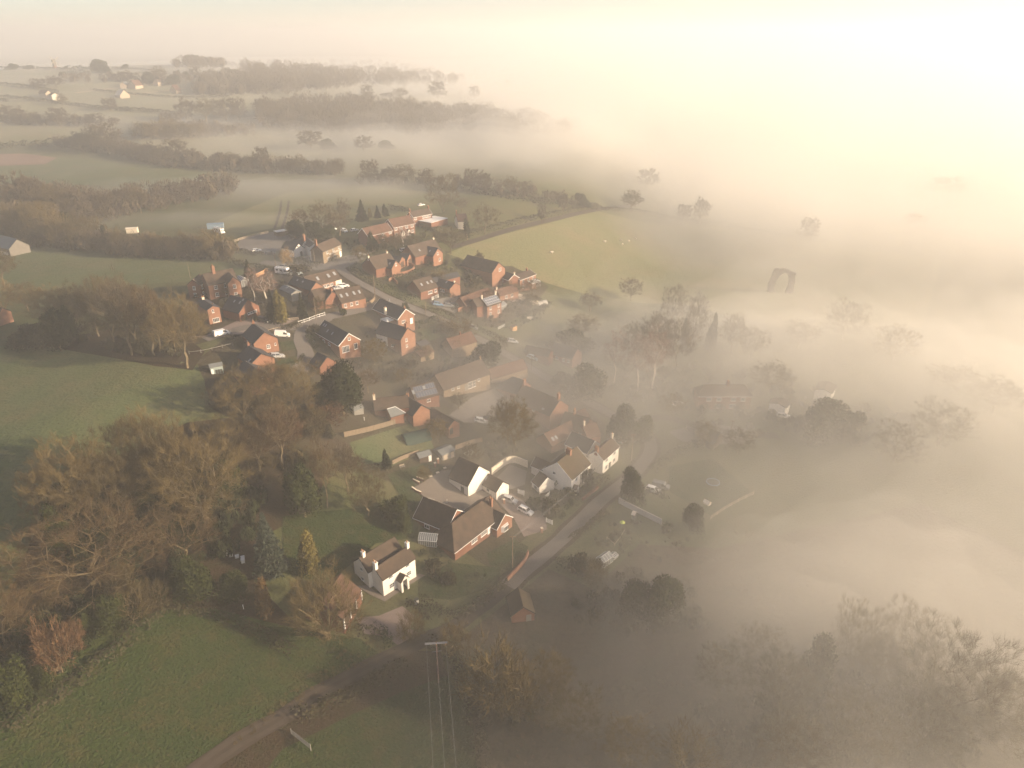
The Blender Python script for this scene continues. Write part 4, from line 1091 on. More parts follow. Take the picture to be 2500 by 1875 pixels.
h.chimney(.12, -.2, .8, .7, M_CREAM, 1, y=-h.b['sg'] * 0 + h.b['sg'] * 4.0, drop=-.5)
# black roofed house with skylights
h = WhiteTrim('black_roofed_house', 'brick house with glossy black roof and tall white garden windows', 'house')
h.block(('C', 1672, 500), ('C', 1957, 657), 6.6, 3.2, ('C', 1848, 802), wall=M_BRICK, roof=M_SLATE, wmax=5.0)
h.win('B', .0, 4.6, .9, 1.1, 1, 2).win('B', -.42, 1.4, 2.6, 2.2, 5, 1).win('B', .55, 1.4, 1.3, 2.0, 2, 1)
h.skylights('E', (-.82, -.66), .3, .5, 1.0).skylights('E', (-.3, .1), .55, .5, 1.0).wins('E', (-.7, -.3, .15), (1.6,), 1.4, 1.0, 3, 1)
h = House('low_garage', 'low dark roofed garage at the end of the cul-de-sac', 'garage')
h.block(('C', 1588, 882), ('C', 1700, 935), 4.2, 2.4, ('C', 1500, 998), wall=M_BRICK2, roof=M_SLATE, wmax=3.6)
# three orange gables in a row
for (A, B, E, lb, ex) in ((('C', 820, 540), ('C', 953, 640), ('C', 840, 770), 'orange gabled house with dark roof, uppermost of the three in a row', 0),
                          (('C', 762, 802), ('C', 915, 897), ('C', 815, 1012), 'orange gabled house with dark roof, middle one of the three in a row', 1),
                          (('C', 718, 982), ('C', 898, 1110), ('C', 795, 1240), 'orange gabled house seen through bare branches, lowest of the three in a row', 2)):
    h = House('gabled_house', lb, 'house', 'three orange gabled houses')
    h.block(A, B, 6.6, 3.3, E, wall=M_BRICK, roof=M_SLATE, wmax=4.6, wmin=3.8)
    if ex == 0: h.win('B', .15, 1.2, 1.1, 1.3, 2, 2).win('B', .75, 1.4, .5, .8, 1, 1).chimney(-.96, .9, .7, .5, M_BRICK2, 1).wins('E', (-.2, .5), (2.0,), 1.1, .9, 2, 1)
    if ex == 1: h.chimney(-.96, .9, .7, .5, M_BRICK2, 1).skylights('E', (.6,), .8, .6, .9)
    if ex == 2: h.win('B', .2, 3.8, .9, .9, 2, 1).chimney(.9, .9, .8, .6, M_BRICK, 1)
# the tall orange gable by the white van
h = House('van_house', 'plain orange brick gable with round vent behind the white van', 'house')
h.block(('C', 205, 240), ('C', 340, 330), 8.4, 5.2, ('C', 497, 440), wall=M_BRICK, roof=M_SLATE, wmax=4.2)
h.win('B', -.15, 4.5, .7, 1.1, 1, 2).win('B', .1, 1.2, 2.2, 1.5, 4, 1).chimney(-.7, .9, .7, .6, M_CREAM, 2)
MB().tube((0, -.05, 0), (0, .06, 0), .3, .3, 12).build('round_vent', M_DARKWOOD, h.root, h.b['mw'] @ h.side(h.b, 'B', -.02, 7.0))
h = House('dark_barn_house', 'dark roofed brick barn house with small roof lights beside the orange gable', 'house')
h.block(('C', 555, 202), ('C', 752, 250), 6.6, 3.2, ('C', 672, 415), wall=M_BRICK2, roof=M_SLATE, wmax=5.4)
h.door('B', -.45, 1.0, 2.1).wins('B', (-.1, .15, .4, .62), (1.8,), .8, .8, 1, 1).skylights('E', (.62,), .12, .5, .7).skylights('E', (-.2, .45), .35, .4, .9)
# red brick farmhouse
h = WhiteTrim('red_farmhouse', 'red brick farmhouse with white windows and a great central chimney', 'house')
h.trim = House.trim
h.block(('A', 222, 925), ('A', 572, 862), 8.6, 5.6, ('A', 302, 1052), wall=M_BRICK, roof=M_TILE, wmax=4.8)
h.wins('E', (-.52, .15), (4.3, 1.5), 1.2, 1.5, 2, 2).chimney(-.3, 2.4, 1.5, 1.0, M_BRICK, 6)
h.block(('A', 530, 905), ('A', 580, 955), 8.0, 5.9, ('A', 610, 938), wall=M_BRICK, roof=M_TILE, wmax=2.2, wmin=1.8)
h.win('B', 0, 4.6, 1.1, 1.5, 2, 2).win('B', 0, 1.5, 1.1, 1.5, 2, 2)
h.block(('A', 97, 992), ('A', 185, 927), 7.0, 5.2, ('A', 160, 1070), wall=M_BRICK2, roof=M_TILE, wmax=4.0)  # browner brick puts this wing's shade into its wall colour
h.wins('E', (-.5, .6), (4.0, 1.4), 1.1, 1.5, 2, 2).wins('A', (0,), (4.0, 1.4), 1.0, 1.4, 2, 2)
glasshouse(('A', 622, 1052), ('A', 690, 1085), 3.0, 2.6, 3.6, 'white framed glass garden room against the red farmhouse', 'garden_room', 4)
# the inn
h = House('village_inn', 'brown stone inn with white name lettering across its front', 'pub')
h.block(('A', 1567, 580), ('A', 1790, 490), 8.6, 5.4, ('A', 1612, 672), wall=M_STONE, roof=M_TILE, wmax=4.8)
h.win('E', -.55, 4.6, 1.2, 1.7, 2, 2).win('E', .1, 4.6, 1.2, 1.7, 2, 2).win('E', .72, 4.6, 1.0, 1.6, 2, 2).win('E', -.45, 1.5, 1.6, 1.3, 3, 1).win('E', .2, 1.5, 1.4, 1.2, 3, 1).door('E', .82, 1.2, 2.4, M_UPVC)
h.chimney(-.98, 2.2, .9, .7, M_BRICK, 2)
b_ = h.b
fc = bpy.data.curves.new('name_lettering', 'FONT'); fc.body = "THE CARPENTER'S ARMS"; fc.size = .85; fc.extrude = .02; fc.align_x = 'CENTER'; fc.materials.append(M_UPVC)
_tmp = bpy.data.objects.new('lettering_curve', fc); COL.objects.link(_tmp); bpy.context.view_layer.update()
fm_ = bpy.data.meshes.new_from_object(_tmp.evaluated_get(bpy.context.evaluated_depsgraph_get())); bpy.data.objects.remove(_tmp)
fm_.materials.clear(); ft = link('name_lettering', fm_, M_UPVC, h.root)
ft.matrix_basis = b_['mw'] @ h.side(b_, 'E', .3, 2.85) @ T3(0, .04, 0, math.pi) @ Matrix.Rotation(math.pi / 2, 4, 'X')
h.block(('A', 1640, 538), ('A', 1690, 585), 8.3, 5.4, ('A', 1655, 600), wall=M_STONE, roof=M_SLATE, wmax=2.2, wmin=1.6)
h = House('white_inn_wing', 'white rendered rear wing of the inn with two small gables', 'pub')
h.block(('A', 1215, 530), ('A', 1357, 563), 6.4, 3.4, ('A', 1310, 640), wall=M_WHITE, roof=M_SLATE, wmax=3.8)
h.win('B', -.15, 4.6, .7, .8, 1, 1).door('B', .35, .9, 2.0)
h.block(('A', 1315, 505), ('A', 1440, 530), 7.4, 4.4, ('A', 1415, 585), wall=M_WHITE, roof=M_SLATE, wmax=3.4, wmin=2.6)
h.win('B', .1, 4.4, 1.0, 1.2, 2, 1).win('B', .2, 1.8, 1.0, 1.2, 2, 1).chimney(.85, 2.6, .9, .8, M_BRICK, 2)
h.block(('A', 1448, 490), ('A', 1545, 560), 8.2, 5.0, ('A', 1480, 575), wall=M_WHITE, roof=M_SLATE, wmax=4.5)
# ranges south of the junction
h = House('garage_range', 'long single storey range with brown roof, three roof windows and cream garage door', 'house')
h.block(('A', 1425, 958), ('A', 1792, 866), 5.6, 2.7, ('A', 1600, 1047), wall=M_BRICK, roof=M_TILE, wmax=5.0)
h.skylights('E', (-.32, .38), .48, .9, 1.5).skylights('E', (.8,), .42, .9, 1.5).wins('E', (.1, .35), (1.4,), 1.2, 1.2, 2, 1).door('E', .82, 2.6, 2.4, M_CREAM, 'garage_door').win('E', -.1, 1.4, 1.2, 1.1, 2, 2)
h = House('slate_wing', 'dark slate wing with brick gable end beside the long range', 'house')
h.block(('A', 1310, 945), ('A', 1568, 1020), 5.6, 2.9, ('A', 1345, 1065), wall=M_BRICK, roof=M_SLATE, wmax=4.6)
h.skylights('E', (-.5, .0), .4, .5, .7)
h = House('felt_roofed_annex', 'flat green roofed timber annex with one pale roof light', 'outbuilding')
h.block(('A', 1190, 1055), ('A', 1330, 1120), 3.2, 2.7, ('A', 1180, 1095), wall=M_GREYWOOD, roof=M_FELT, wmax=3.5)
h.skylights('E', (-.3,), .3, 1.0, .9)
h = House('tiled_cottage', 'low cottage with two tone brown roof between the range and the lit bungalow', 'house')
h.block(('A', 1512, 1118), ('A', 1660, 1085), 5.4, 2.7, ('A', 1545, 1255), wall=M_BRICK2, roof=M_TILE, wmax=5.0)
h.block(('A', 1640, 1090), ('A', 1760, 1130), 5.2, 2.7, ('A', 1690, 1250), wall=M_BRICK2, roof=M_TILE, wmax=4.5)
h.chimney(.9, .9, .8, .6, M_BRICK, 1)
h = House('skylight_bungalow', 'lit brick bungalow with four bright roof windows in a brown roof', 'bungalow')
h.block(('A', 1795, 1125), ('A', 2082, 1062), 5.4, 2.5, ('A', 1832, 1278), wall=M_BRICK, roof=M_TILE, wmax=5.0)
h.skylights('E', (-.75, -.28, .3, .75), .5, .7, 1.4).wins('E', (-.7, -.2, .25), (1.2,), 1.0, 1.3, 2, 1)
# terrace at the top of the village
h = WhiteTrim('brick_terrace', 'pair of red brick terrace houses with white windows and two pointed porches', 'terrace')
h.block(('B', 432, 247), ('B', 662, 203), 7.8, 4.9, ('B', 502, 332), wall=M_BRICK2, roof=M_RED, wmax=4.4)
h.wins('E', (-.78, -.32, .22, .74), (4.0,), 1.6, 1.3, 3, 2).wins('E', (-.78, .76), (1.4,), 1.5, 1.3, 3, 1)
h.porch('E', -.22, 1.6, 1.0, 2.1, 3.0).porch('E', .3, 1.6, 1.0, 2.1, 3.0).door('E', -.22, .9, 2.0, M_UPVC).door('E', .3, .9, 2.0, M_UPVC).chimney(.98, 1.2, .8, .6, M_BRICK2, 2)
h = WhiteTrim('lower_terrace', 'long red roofed terrace half hidden behind a pine, lower end of the row', 'terrace')
h.block(('B', 152, 345), ('B', 420, 286), 7.4, 4.7, ('B', 190, 432), wall=M_BRICK2, roof=M_RED, wmax=4.4)
h.wins('E', (.2, .8), (4.0,), 1.6, 1.2, 3, 2).wins('E', (-.6, .2, .8), (1.4,), 1.4, 1.2, 3, 1)
h = WhiteTrim('upper_terrace', 'dark roofed brick terrace house with white windows, uppermost of the row', 'terrace')
h.block(('B', 662, 166), ('B', 868, 128), 7.6, 4.8, ('B', 702, 222), wall=M_BRICK2, roof=M_TILE, wmax=4.4)
h.wins('E', (-.75, .1, .4, .7), (3.9,), 1.4, 1.2, 3, 1).chimney(-.97, 1.3, .9, .6, M_BRICK2, 2).chimney(.97, 1.3, .9, .6, M_BRICK2, 2)
small_block('flat_roofed_hall', ('B', 900, 345), ('B', 1075, 300), 9.0, 3.0, M_BRICK2, M_UPVC, 'flat roofed hall with white fascia beside the terrace', 'hall', flat=True)
o_ = at(*zp(('B', 940, 275)))
h = House('foggy_cottage', 'pink roofed cottage with tall stack next to the dark columnar conifer', 'cottage')
h.block(('B', 1165, 192), ('B', 1270, 185), 6.6, 3.8, ('B', 1180, 270), wall=M_CREAM, roof=M_RED, wmax=4.0)
h.chimney(-.95, 1.8, .7, .6, M_BRICK2, 2)
# barn conversions above the road
h = House('long_brown_house', 'brown roofed house with lit cross gable below the terrace', 'house')
h.block(('B', 640, 535), ('B', 925, 462), 7.0, 3.4, ('B', 690, 660), wall=M_BRICK2, roof=M_TILE, wmax=5.4)
h.chimney(.97, .8, .5, .5, M_CREAM, 1).skylights('E', (-.45,), .6, .7, .9)
h.block(('B', 800, 528), ('B', 967, 558), 7.0, 3.8, ('B', 910, 642), wall=M_BRICK, roof=M_SLATE, wmax=3.8, wmin=3.2)
h.win('B', -.05, 4.3, 1.0, 1.2, 2, 1).win('B', .3, 1.3, 1.2, 1.4, 2, 1).skylights('E', (.3,), .5, .5, .8)
h = House('road_corner_house', 'brown roofed house with orange cross gable and round garden wall by the road', 'house')
h.block(('B', 215, 662), ('B', 440, 605), 6.8, 3.3, ('B', 270, 790), wall=M_BRICK2, roof=M_TILE, wmax=5.2)
h.chimney(-.97, .8, .5, .5, M_CREAM, 1).chimney(.8, .7, .5, .5, M_CREAM, 1)
h.block(('B', 345, 666), ('B', 512, 692), 6.6, 3.4, ('B', 460, 772), wall=M_BRICK, roof=M_SLATE, wmax=3.6, wmin=3.0)
h.win('B', 0, 4.2, .9, 1.1, 2, 1).skylights('E', (-.1, .5), .5, .5, .8)
h.block(('B', 270, 690), ('B', 303, 707), 5.6, 4.2, ('B', 290, 745), wall=M_BRICK, roof=M_SLATE, wmax=1.4, wmin=1.0)
h.win('B', 0, 4.4, .8, .8, 2, 1)
for (A, B, E, lb) in ((('B', 470, 640), ('B', 580, 652), ('B', 545, 705), 'small brick garage with lit gable, nearer the orange cross gable'), (('B', 570, 612), ('B', 660, 620), ('B', 625, 680), 'small dark garage with an open front below the white car')):
    h = House('brick_garage', lb, 'garage', 'garages between the barn houses')
    h.block(A, B, 4.8, 2.6, E, wall=M_BRICK, roof=M_SLATE, wmax=3.2, wmin=2.6).door('B', 0, 2.4, 2.1, M_DARKWOOD, 'garage_door')
h = House('field_barn', 'big dark roofed brick barn on the edge of the pale field', 'barn')
h.block(('B', 1290, 632), ('B', 1625, 712), 7.6, 4.2, ('B', 1570, 825), wall=M_BRICK, roof=M_TILE, wmax=5.2)
h.win('B', .2, 4.4, 1.6, 1.4, 3, 2)
h = WhiteTrim('field_house', 'pink brick house with three tall white windows and a glass veranda', 'house')
h.block(('B', 1790, 855), ('B', 1962, 792), 7.6, 4.9, ('B', 1820, 895), wall=M_BRICK, roof=M_TILE, wmax=4.4, wmin=3.6)
h.wins('E', (-.62, .02, .62), (3.9,), 1.0, 1.7, 1, 2).win('E', -.62, 1.3, 1.0, 1.6, 1, 2).chimney(-.97, 1.4, .6, .5, M_CREAM, 1).chimney(.6, 1.3, .7, .5, M_BRICK2, 2)
v_ = MB(); nb = 7
for i in range(nb): x = -2.8 + 5.6 * i / (nb - 1); v_.bar((x, 0, 2.9), (x, 2.8, 2.4), .09); v_.bar((x, 2.8, 0), (x, 2.8, 2.4), .1)
v_.bar((-2.8, 2.8, 2.4), (2.8, 2.8, 2.4), .12)
vo = v_.build('veranda', M_UPVC, h.root, h.b['mw'] @ h.side(h.b, 'E', .45, 0))
for i in range(nb - 1):
    x0, x1 = -2.8 + 5.6 * i / (nb - 1) + .06, -2.8 + 5.6 * (i + 1) / (nb - 1) - .06
    MB().add([(x0, 0, 2.95), (x1, 0, 2.95), (x1, 2.8, 2.45), (x0, 2.8, 2.45)], [(0, 1, 2, 3)]).build('glass_pane', M_POLY, vo)
h.block(('B', 1695, 812), ('B', 1790, 845), 7.0, 4.6, ('B', 1690, 880), wall=M_BRICK2, roof=M_SLATE, wmax=3.6, wmin=3.0)
h.wins('E', (-.4,), (3.6, 1.2), .9, 1.2, 2, 2)
h = House('hedged_bungalow', 'brown roofed bungalow with three roof windows behind the roadside hedge', 'bungalow')
h.block(('B', 700, 912), ('B', 885, 858), 5.6, 2.7, ('B', 770, 1032), wall=M_BRICK2, roof=M_TILE, wmax=4.6)
h.skylights('E', (-.45, .25, .72), .5, .7, 1.2).win('E', .1, 1.3, 2.2, 1.2, 4, 1).win('E', .75, 1.3, 1.2, 1.2, 2, 1)
h.block(('B', 985, 888), ('B', 1152, 932), 5.4, 2.8, ('B', 1115, 992), wall=M_BRICK, roof=M_SLATE, wmax=4.2, wmin=3.2)
h.chimney(.93, .8, .6, .5, M_CREAM, 1).skylights('E', (.1,), .25, .6, 1.0).wins('E', (-.1, .2), (1.3,), 1.2, 1.2, 3, 1)
h = House('dark_lodge', 'dark roofed low lodge behind the hedged bungalow', 'house')
h.block(('B', 905, 880), ('B', 1175, 815), 5.0, 2.7, ('B', 1000, 905), wall=M_BRICK2, roof=M_SLATE, wmax=3.2)
h.win('B', 0, 1.6, 1.0, 1.0, 2, 1)
h = House('farm_range', 'long pink roofed farm range with lit walls by the parking bay', 'outbuilding')
h.block(('B', 1205, 1092), ('B', 1510, 985), 5.0, 2.6, ('B', 1290, 1180), wall=M_BRICK, roof=M_RED, wmax=4.2)
h.block(('B', 1600, 1005), ('B', 1800, 955), 4.8, 2.6, ('B', 1655, 1065), wall=M_BRICK, roof=M_RED, wmax=3.2)
h.wins('E', (-.3, .3), (1.3,), 1.3, 1.4, 2, 1).chimney(-.98, 1.0, .6, .5, M_CREAM, 1)
h = House('solar_house', 'two storey brick house with a roof full of pale solar panels', 'house')
h.block(('B', 1440, 1107), ('B', 1592, 1060), 7.6, 4.9, ('B', 1475, 1190), wall=M_BRICK, roof=M_TILE, wmax=4.2, wmin=3.4)
h.solar('E', -.95, .97, .06, .96, 7, 3).wins('E', (-.55, .6), (3.9, 1.3), 1.0, 1.5, 2, 1).chimney(-.97, 1.6, .5, .5, M_CREAM, 1).chimney(.97, 1.7, .7, .5, M_CREAM, 2)
h.block(('B', 1345, 1110), ('B', 1425, 1090), 6.4, 4.0, ('B', 1330, 1205), wall=M_BRICK2, roof=M_TILE, wmax=3.6)
glasshouse(('B', 1650, 1245), ('B', 1715, 1222), 3.0, 2.2, 3.2, 'pale greenhouse beside the solar house', bars=5)
# pieces between the yew and the houses
h = House('pink_roofed_house', 'old house with faded pink roof beside the great round yew', 'house')
h.block(('D', 1062, 655), ('D', 1325, 575), 6.8, 3.6, ('D', 1108, 765), wall=M_STONE, roof=M_RED, wmax=4.8)
h.chimney(.1, .9, .5, .4, M_BRICK2, 1)
small_block('stone_store', ('D', 790, 905), ('D', 930, 870), 5.0, 2.4, M_STONE, M_RED, 'low stone store with mossy pink roof in the hollow', 'outbuilding', 3.8)
small_block('tarred_shed', ('D', 790, 790), ('D', 880, 770), 4.0, 2.2, M_DARKWOOD, M_SLATE, 'tarred timber shed in the shade above the stone store', 'shed', 3.2)
# right bank in the fog
h = WhiteTrim('misty_house', 'hip roofed house with rows of white windows deep in the fog', 'house')
h.block(('G', 1085, 560), ('G', 1375, 560), 8.2, 5.2, ('G', 1240, 640), wall=M_BRICK2, roof=M_TILE, hip=(.7, .7), wmax=5.0)
h.wins('E', (-.78, -.28, .42, .9), (3.9,), 1.7, 1.3, 4, 1).wins('E', (-.3, .42), (1.3,), 2.2, 1.6, 4, 1).chimney(.2, 1.4, 1.2, .8, M_BRICK2, 3)
h = House('foggy_barn', 'low dark roofed barn behind the parked white car across the misty road', 'barn')
h.block(('G', 10, 255), ('G', 175, 300), 6.0, 3.0, ('G', 40, 345), wall=M_BRICK2, roof=M_SLATE, wmax=5.0)
h.wins('E', (-.3, .3, .7), (1.6,), 1.2, 1.2, 2, 1)
h = House('foggy_dark_house', 'dark roof with lone chimney beside the road above the yews', 'house')
h.block(('F', 380, -30), ('F', 640, 20), 5.6, 2.8, ('F', 480, 60), wall=M_BRICK2, roof=M_TILE, wmax=4.5)
h = House('misty_hut', 'small pointed dark hut beside the pale yard in the fog', 'shed')
h.block(('G', 1140, 885), ('G', 1200, 905), 4.4, 2.2, ('G', 1085, 960), wall=M_DARKWOOD, roof=M_SLATE, wmax=3.2)
for (A, B, E, lb) in ((('G', 1655, 655), ('G', 1620, 690), ('G', 1610, 700), 'small white gabled annex showing faintly through the fog'), (('G', 1985, 535), ('G', 1950, 590), ('G', 1940, 600), 'far pale gabled house glowing through the fog by dark evergreens')):
    h = House('pale_gable_house', lb, 'house'); h.block(B, A, 6.4, 3.8, E, wall=M_WHITE, roof=M_TILE, wmax=3.2, wmin=2.8)
# edge of the picture
h = House('grey_farm_barn', 'long grey farm barn with pale wall at the edge of the meadow', 'barn')
h.block(('P', -60, 555), ('P', 150, 605), 6.4, 3.4, ('P', 60, 690), wall=mat('grey_board', (.17, .155, .135), .9, .15, 1.), roof=M_FELT, wmax=6.0)
MB().box(-.5, .5, 0, .06, 0, 1.4).build('wall_panel', M_WHITE, h.root, h.b['mw'] @ h.side(h.b, 'E', .5, .2) @ Matrix.Diagonal((6, 1, 1, 1)))
h = House('edge_house', 'orange brick house cut by the picture edge above the dark wood', 'house')
h.block(('P', -90, 1205), ('P', 20, 1225), 6.4, 3.6, ('P', -60, 1290), wall=M_BRICK, roof=M_RED, wmax=4.0)
# far farms on the hill
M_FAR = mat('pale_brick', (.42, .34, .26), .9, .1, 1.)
for (A, B, E, hr, he, wm, rm, lb) in ((('M', 262, 578), ('M', 308, 582), ('M', 290, 600), 7, 4.4, M_CREAM, M_RED, 'cream farmhouse with red roof on the hillside'),
                                      (('M', 318, 590), ('M', 350, 596), ('M', 340, 612), 6, 4.0, M_WHITE, M_TILE, 'white outbuilding glinting beside the hillside farmhouse'),
                                      (('M', 785, 528), ('M', 810, 524), ('M', 800, 545), 6, 3.6, M_CREAM, M_FELT, 'small cream barn by the pale hill track'),
                                      (('M', 840, 520), ('M', 890, 517), ('M', 870, 530), 5, 3.4, M_CREAM, M_RED, 'long pale hill barn beside the dark hill trees'),
                                      (('M', 995, 515), ('M', 1035, 512), ('M', 1020, 528), 6, 3.8, M_CREAM, M_TILE, 'pale house tucked between the dark hill trees'),
                                      (('M', 1105, 548), ('M', 1138, 546), ('M', 1120, 556), 5, 3.4, M_CREAM, M_RED, 'low pink building under the dark hill trees'),
                                      (('M', 1290, 490), ('M', 1325, 488), ('M', 1310, 500), 6, 4.0, M_WHITE, M_FELT, 'white house among the hilltop gardens'),
                                      (('M', 760, 572), ('M', 795, 575), ('M', 780, 585), 4, 2.6, M_GREYWOOD, M_CREAM, 'pale roofed field shelter below the hill track'),
                                      (('M', 1340, 545), ('M', 1380, 548), ('M', 1360, 556), 5, 3.2, M_CREAM, M_RED, 'pink roofed cottage at the foot of the hill gardens')):
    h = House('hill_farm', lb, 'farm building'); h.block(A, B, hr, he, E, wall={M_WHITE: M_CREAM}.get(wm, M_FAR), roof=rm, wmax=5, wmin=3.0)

# ---------------------------------------------------------------- fields, roads, yards (sheets that follow the land)
drape('field', [(-60, 1640), (395, 1490), (520, 1485), (700, 1530), (880, 1560), (930, 1600), (760, 1700), (600, 1790), (470, 1875), (380, 1960), (-200, 1960)], field_dark, .10)
drape('field', [(690, 1830), (860, 1745), (980, 1690), (1090, 1650), (1160, 1760), (1190, 1960), (640, 1960), (650, 1880)], field_dark, .10)
drape('field', [(-120, 845), (250, 845), (480, 895), (500, 930), (500, 1010), (330, 1100), (110, 1160), (60, 1330), (-160, 1420)], field_blue, .10)
drape('field', [(-80, 640), (100, 600), (330, 630), (560, 640), (610, 660), (560, 690), (420, 690), (250, 700), (40, 715), (-80, 720)], field_blue, .10)
drape('field', [(1090, 620), (1160, 590), (1340, 545), (1455, 515), (1720, 548), (1990, 590), (2300, 640), (2250, 800), (1900, 800), (1650, 740), (1480, 730), (1330, 690), (1250, 650), (1180, 650)], field_pale, .12)  # pale tone carried out past the ruin to make the fog there look bright
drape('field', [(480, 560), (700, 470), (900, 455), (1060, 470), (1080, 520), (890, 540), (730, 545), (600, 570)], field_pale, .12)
drape('field', [(-200, 420), (100, 380), (300, 395), (560, 425), (480, 470), (300, 455), (-200, 440)], field_blue, .15)
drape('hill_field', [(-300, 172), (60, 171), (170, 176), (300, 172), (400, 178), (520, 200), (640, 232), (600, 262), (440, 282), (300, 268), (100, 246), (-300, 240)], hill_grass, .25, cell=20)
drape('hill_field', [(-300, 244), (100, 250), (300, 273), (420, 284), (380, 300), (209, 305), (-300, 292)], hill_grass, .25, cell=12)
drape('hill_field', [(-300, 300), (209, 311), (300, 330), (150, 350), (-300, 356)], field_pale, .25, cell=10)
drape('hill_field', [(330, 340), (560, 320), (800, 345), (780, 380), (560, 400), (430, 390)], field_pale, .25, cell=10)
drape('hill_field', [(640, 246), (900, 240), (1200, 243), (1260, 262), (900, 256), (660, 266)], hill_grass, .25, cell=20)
drape('ploughed_patch', [(-40, 378), (60, 376), (140, 386), (110, 402), (0, 406), (-40, 400)], mat('red_earth', (.19, .12, .085), .95, .15, .05), .3)
drape('field', [(1110, 1570), (1265, 1450), (1340, 1390), (1450, 1440), (1560, 1330), (1750, 1340), (2250, 1230), (2600, 1400), (2600, 1900), (1900, 1990), (1175, 1990), (1150, 1720)], rough_grass, .14, cell=7)
drape('lane_bank', [(1015, 1590), (890, 1655), (760, 1722), (640, 1795), (520, 1875), (560, 1960), (660, 1880), (700, 1832), (865, 1750), (985, 1695), (1095, 1655), (1075, 1590)], bank_brown, .08)
drape('garden_ground', [(480, 880), (560, 820), (700, 800), (800, 740), (900, 700), (1060, 770), (1190, 830), (1280, 890), (1380, 940), (1480, 1040), (1440, 1180), (1330, 1270), (1200, 1390), (1040, 1280), (960, 1180), (830, 1130), (700, 1090), (600, 1040), (520, 1000)], earth, .06)
drape('garden_ground', [(470, 700), (600, 660), (760, 640), (900, 690), (860, 760), (700, 800), (520, 830), (420, 860), (350, 880), (300, 850), (420, 780)], earth, .08)
drape('garden_ground', [(890, 640), (1060, 610), (1250, 640), (1340, 700), (1290, 760), (1210, 800), (1130, 790), (1010, 720), (930, 690)], earth, .010)
drape('woodland_floor', [(-80, 1700), (90, 1290), (230, 1150), (400, 1040), (560, 1020), (720, 1100), (790, 1180), (760, 1250), (660, 1300), (620, 1420), (780, 1580), (700, 1600), (520, 1520), (400, 1500), (150, 1640), (-80, 1780)], bank_brown, .06)
drape('woodland_floor', [(130, 850), (250, 800), (420, 800), (500, 860), (470, 905), (380, 895), (250, 870)], bank_brown, .12)
drape('lawn', [('E', 20, 580), ('E', 690, 370), ('E', 860, 500), ('E', 930, 640), ('E', 420, 860), ('E', 60, 820)], field_blue, .14)
drape('lawn', [('E', 420, 920), ('E', 880, 790), ('E', 1080, 850), ('E', 780, 990), ('E', 690, 1080), ('E', 800, 1170), ('E', 700, 1330), ('E', 560, 1160)], field_dark, .14)
drape('lawn', [(690, 1262), ('H', 60, 190), ('H', 680, 130), ('H', 950, 260), ('H', 960, 420), ('H', 620, 470), ('H', 420, 640), (800, 1425), (690, 1400)], field_dark, .14)
drape('lawn', [('H', 1000, 780), ('H', 1300, 640), ('H', 1750, 690), ('H', 1700, 850), ('H', 1300, 980), ('H', 1000, 950)], field_dark, .14)
drape('lawn', [('H', 1620, 560), ('H', 1860, 430), ('H', 1990, 500), ('H', 1960, 600), ('H', 1820, 720), ('H', 1640, 660)], field_dark, .14)
drape('lawn', [('C', 1130, 760), ('C', 1340, 735), ('C', 1380, 830), ('C', 1170, 880)], field_dark, .14)
drape('lawn', [('C', 1100, 990), ('C', 1400, 900), ('C', 1360, 980), ('C', 1110, 1080)], field_dark, .14)
drape('lawn', [('G', 830, 1150), ('G', 1150, 1090), ('G', 1420, 1330), ('G', 1130, 1500), ('G', 840, 1330)], field_dark, .14)
drape('lawn', [('D', 740, 560), ('D', 960, 510), ('D', 1150, 560), ('D', 1020, 650), ('D', 760, 700)], field_dark, .14)

drape('gravel_yard', [('D', 1090, 1480), ('D', 1330, 1290), ('D', 1600, 1185), ('D', 1780, 1180), ('D', 1830, 1290), ('D', 1700, 1430), ('D', 1480, 1560), ('D', 1250, 1560)], pale_yard, .16)
drape('gravel_drive', [('K', 690, 345), ('K', 870, 330), ('K', 1050, 255), ('K', 1140, 330), ('K', 1110, 430), ('K', 1240, 490), ('K', 1010, 555), ('K', 930, 490), ('K', 760, 470)], gravel, .16)
drape('patio', [('E', 690, 1085), ('E', 800, 1020), ('E', 1010, 890), ('E', 1120, 880), ('E', 1160, 990), ('E', 1320, 1060), ('E', 1545, 1145), ('E', 1250, 1335), ('E', 815, 1165), ('E', 790, 1145)], paving, .30)
drape('parking_bay', [('E', 1600, 1200), ('E', 1760, 1130), ('E', 2120, 1350), ('E', 2150, 1520), ('E', 1900, 1600), ('E', 1790, 1400)], gravel, .16)
drape('car_park', [('A', 600, 600), ('A', 690, 500), ('A', 1000, 430), ('A', 1330, 400), ('A', 1460, 500), ('A', 1180, 545), ('A', 1150, 640), ('A', 1000, 690), ('A', 700, 640)], pale_yard, .16)
drape('inn_yard', [('A', 1310, 740), ('A', 1520, 700), ('A', 1620, 800), ('A', 1960, 700), ('A', 2160, 740), ('A', 1900, 860), ('A', 1560, 880), ('A', 1320, 800)], pale_yard, .16)
drape('house_drive', [('C', 520, 560), ('C', 700, 470), ('C', 1100, 520), ('C', 1330, 500), ('C', 1150, 580), ('C', 800, 640), ('C', 560, 690), ('C', 330, 720), ('C', 80, 700), ('C', 260, 680)], gravel, .16)
drape('cottage_yard', [('F', 60, 1400), ('F', 200, 1260), ('F', 380, 1330), ('F', 360, 1480), ('F', 200, 1530)], pale_yard, .16)
drape('garden_beds', [('B', 1080, 1090), ('B', 1200, 1060), ('B', 1260, 1180), ('B', 1150, 1260), ('B', 960, 1190), ('B', 880, 1130)], pale_yard, .15)
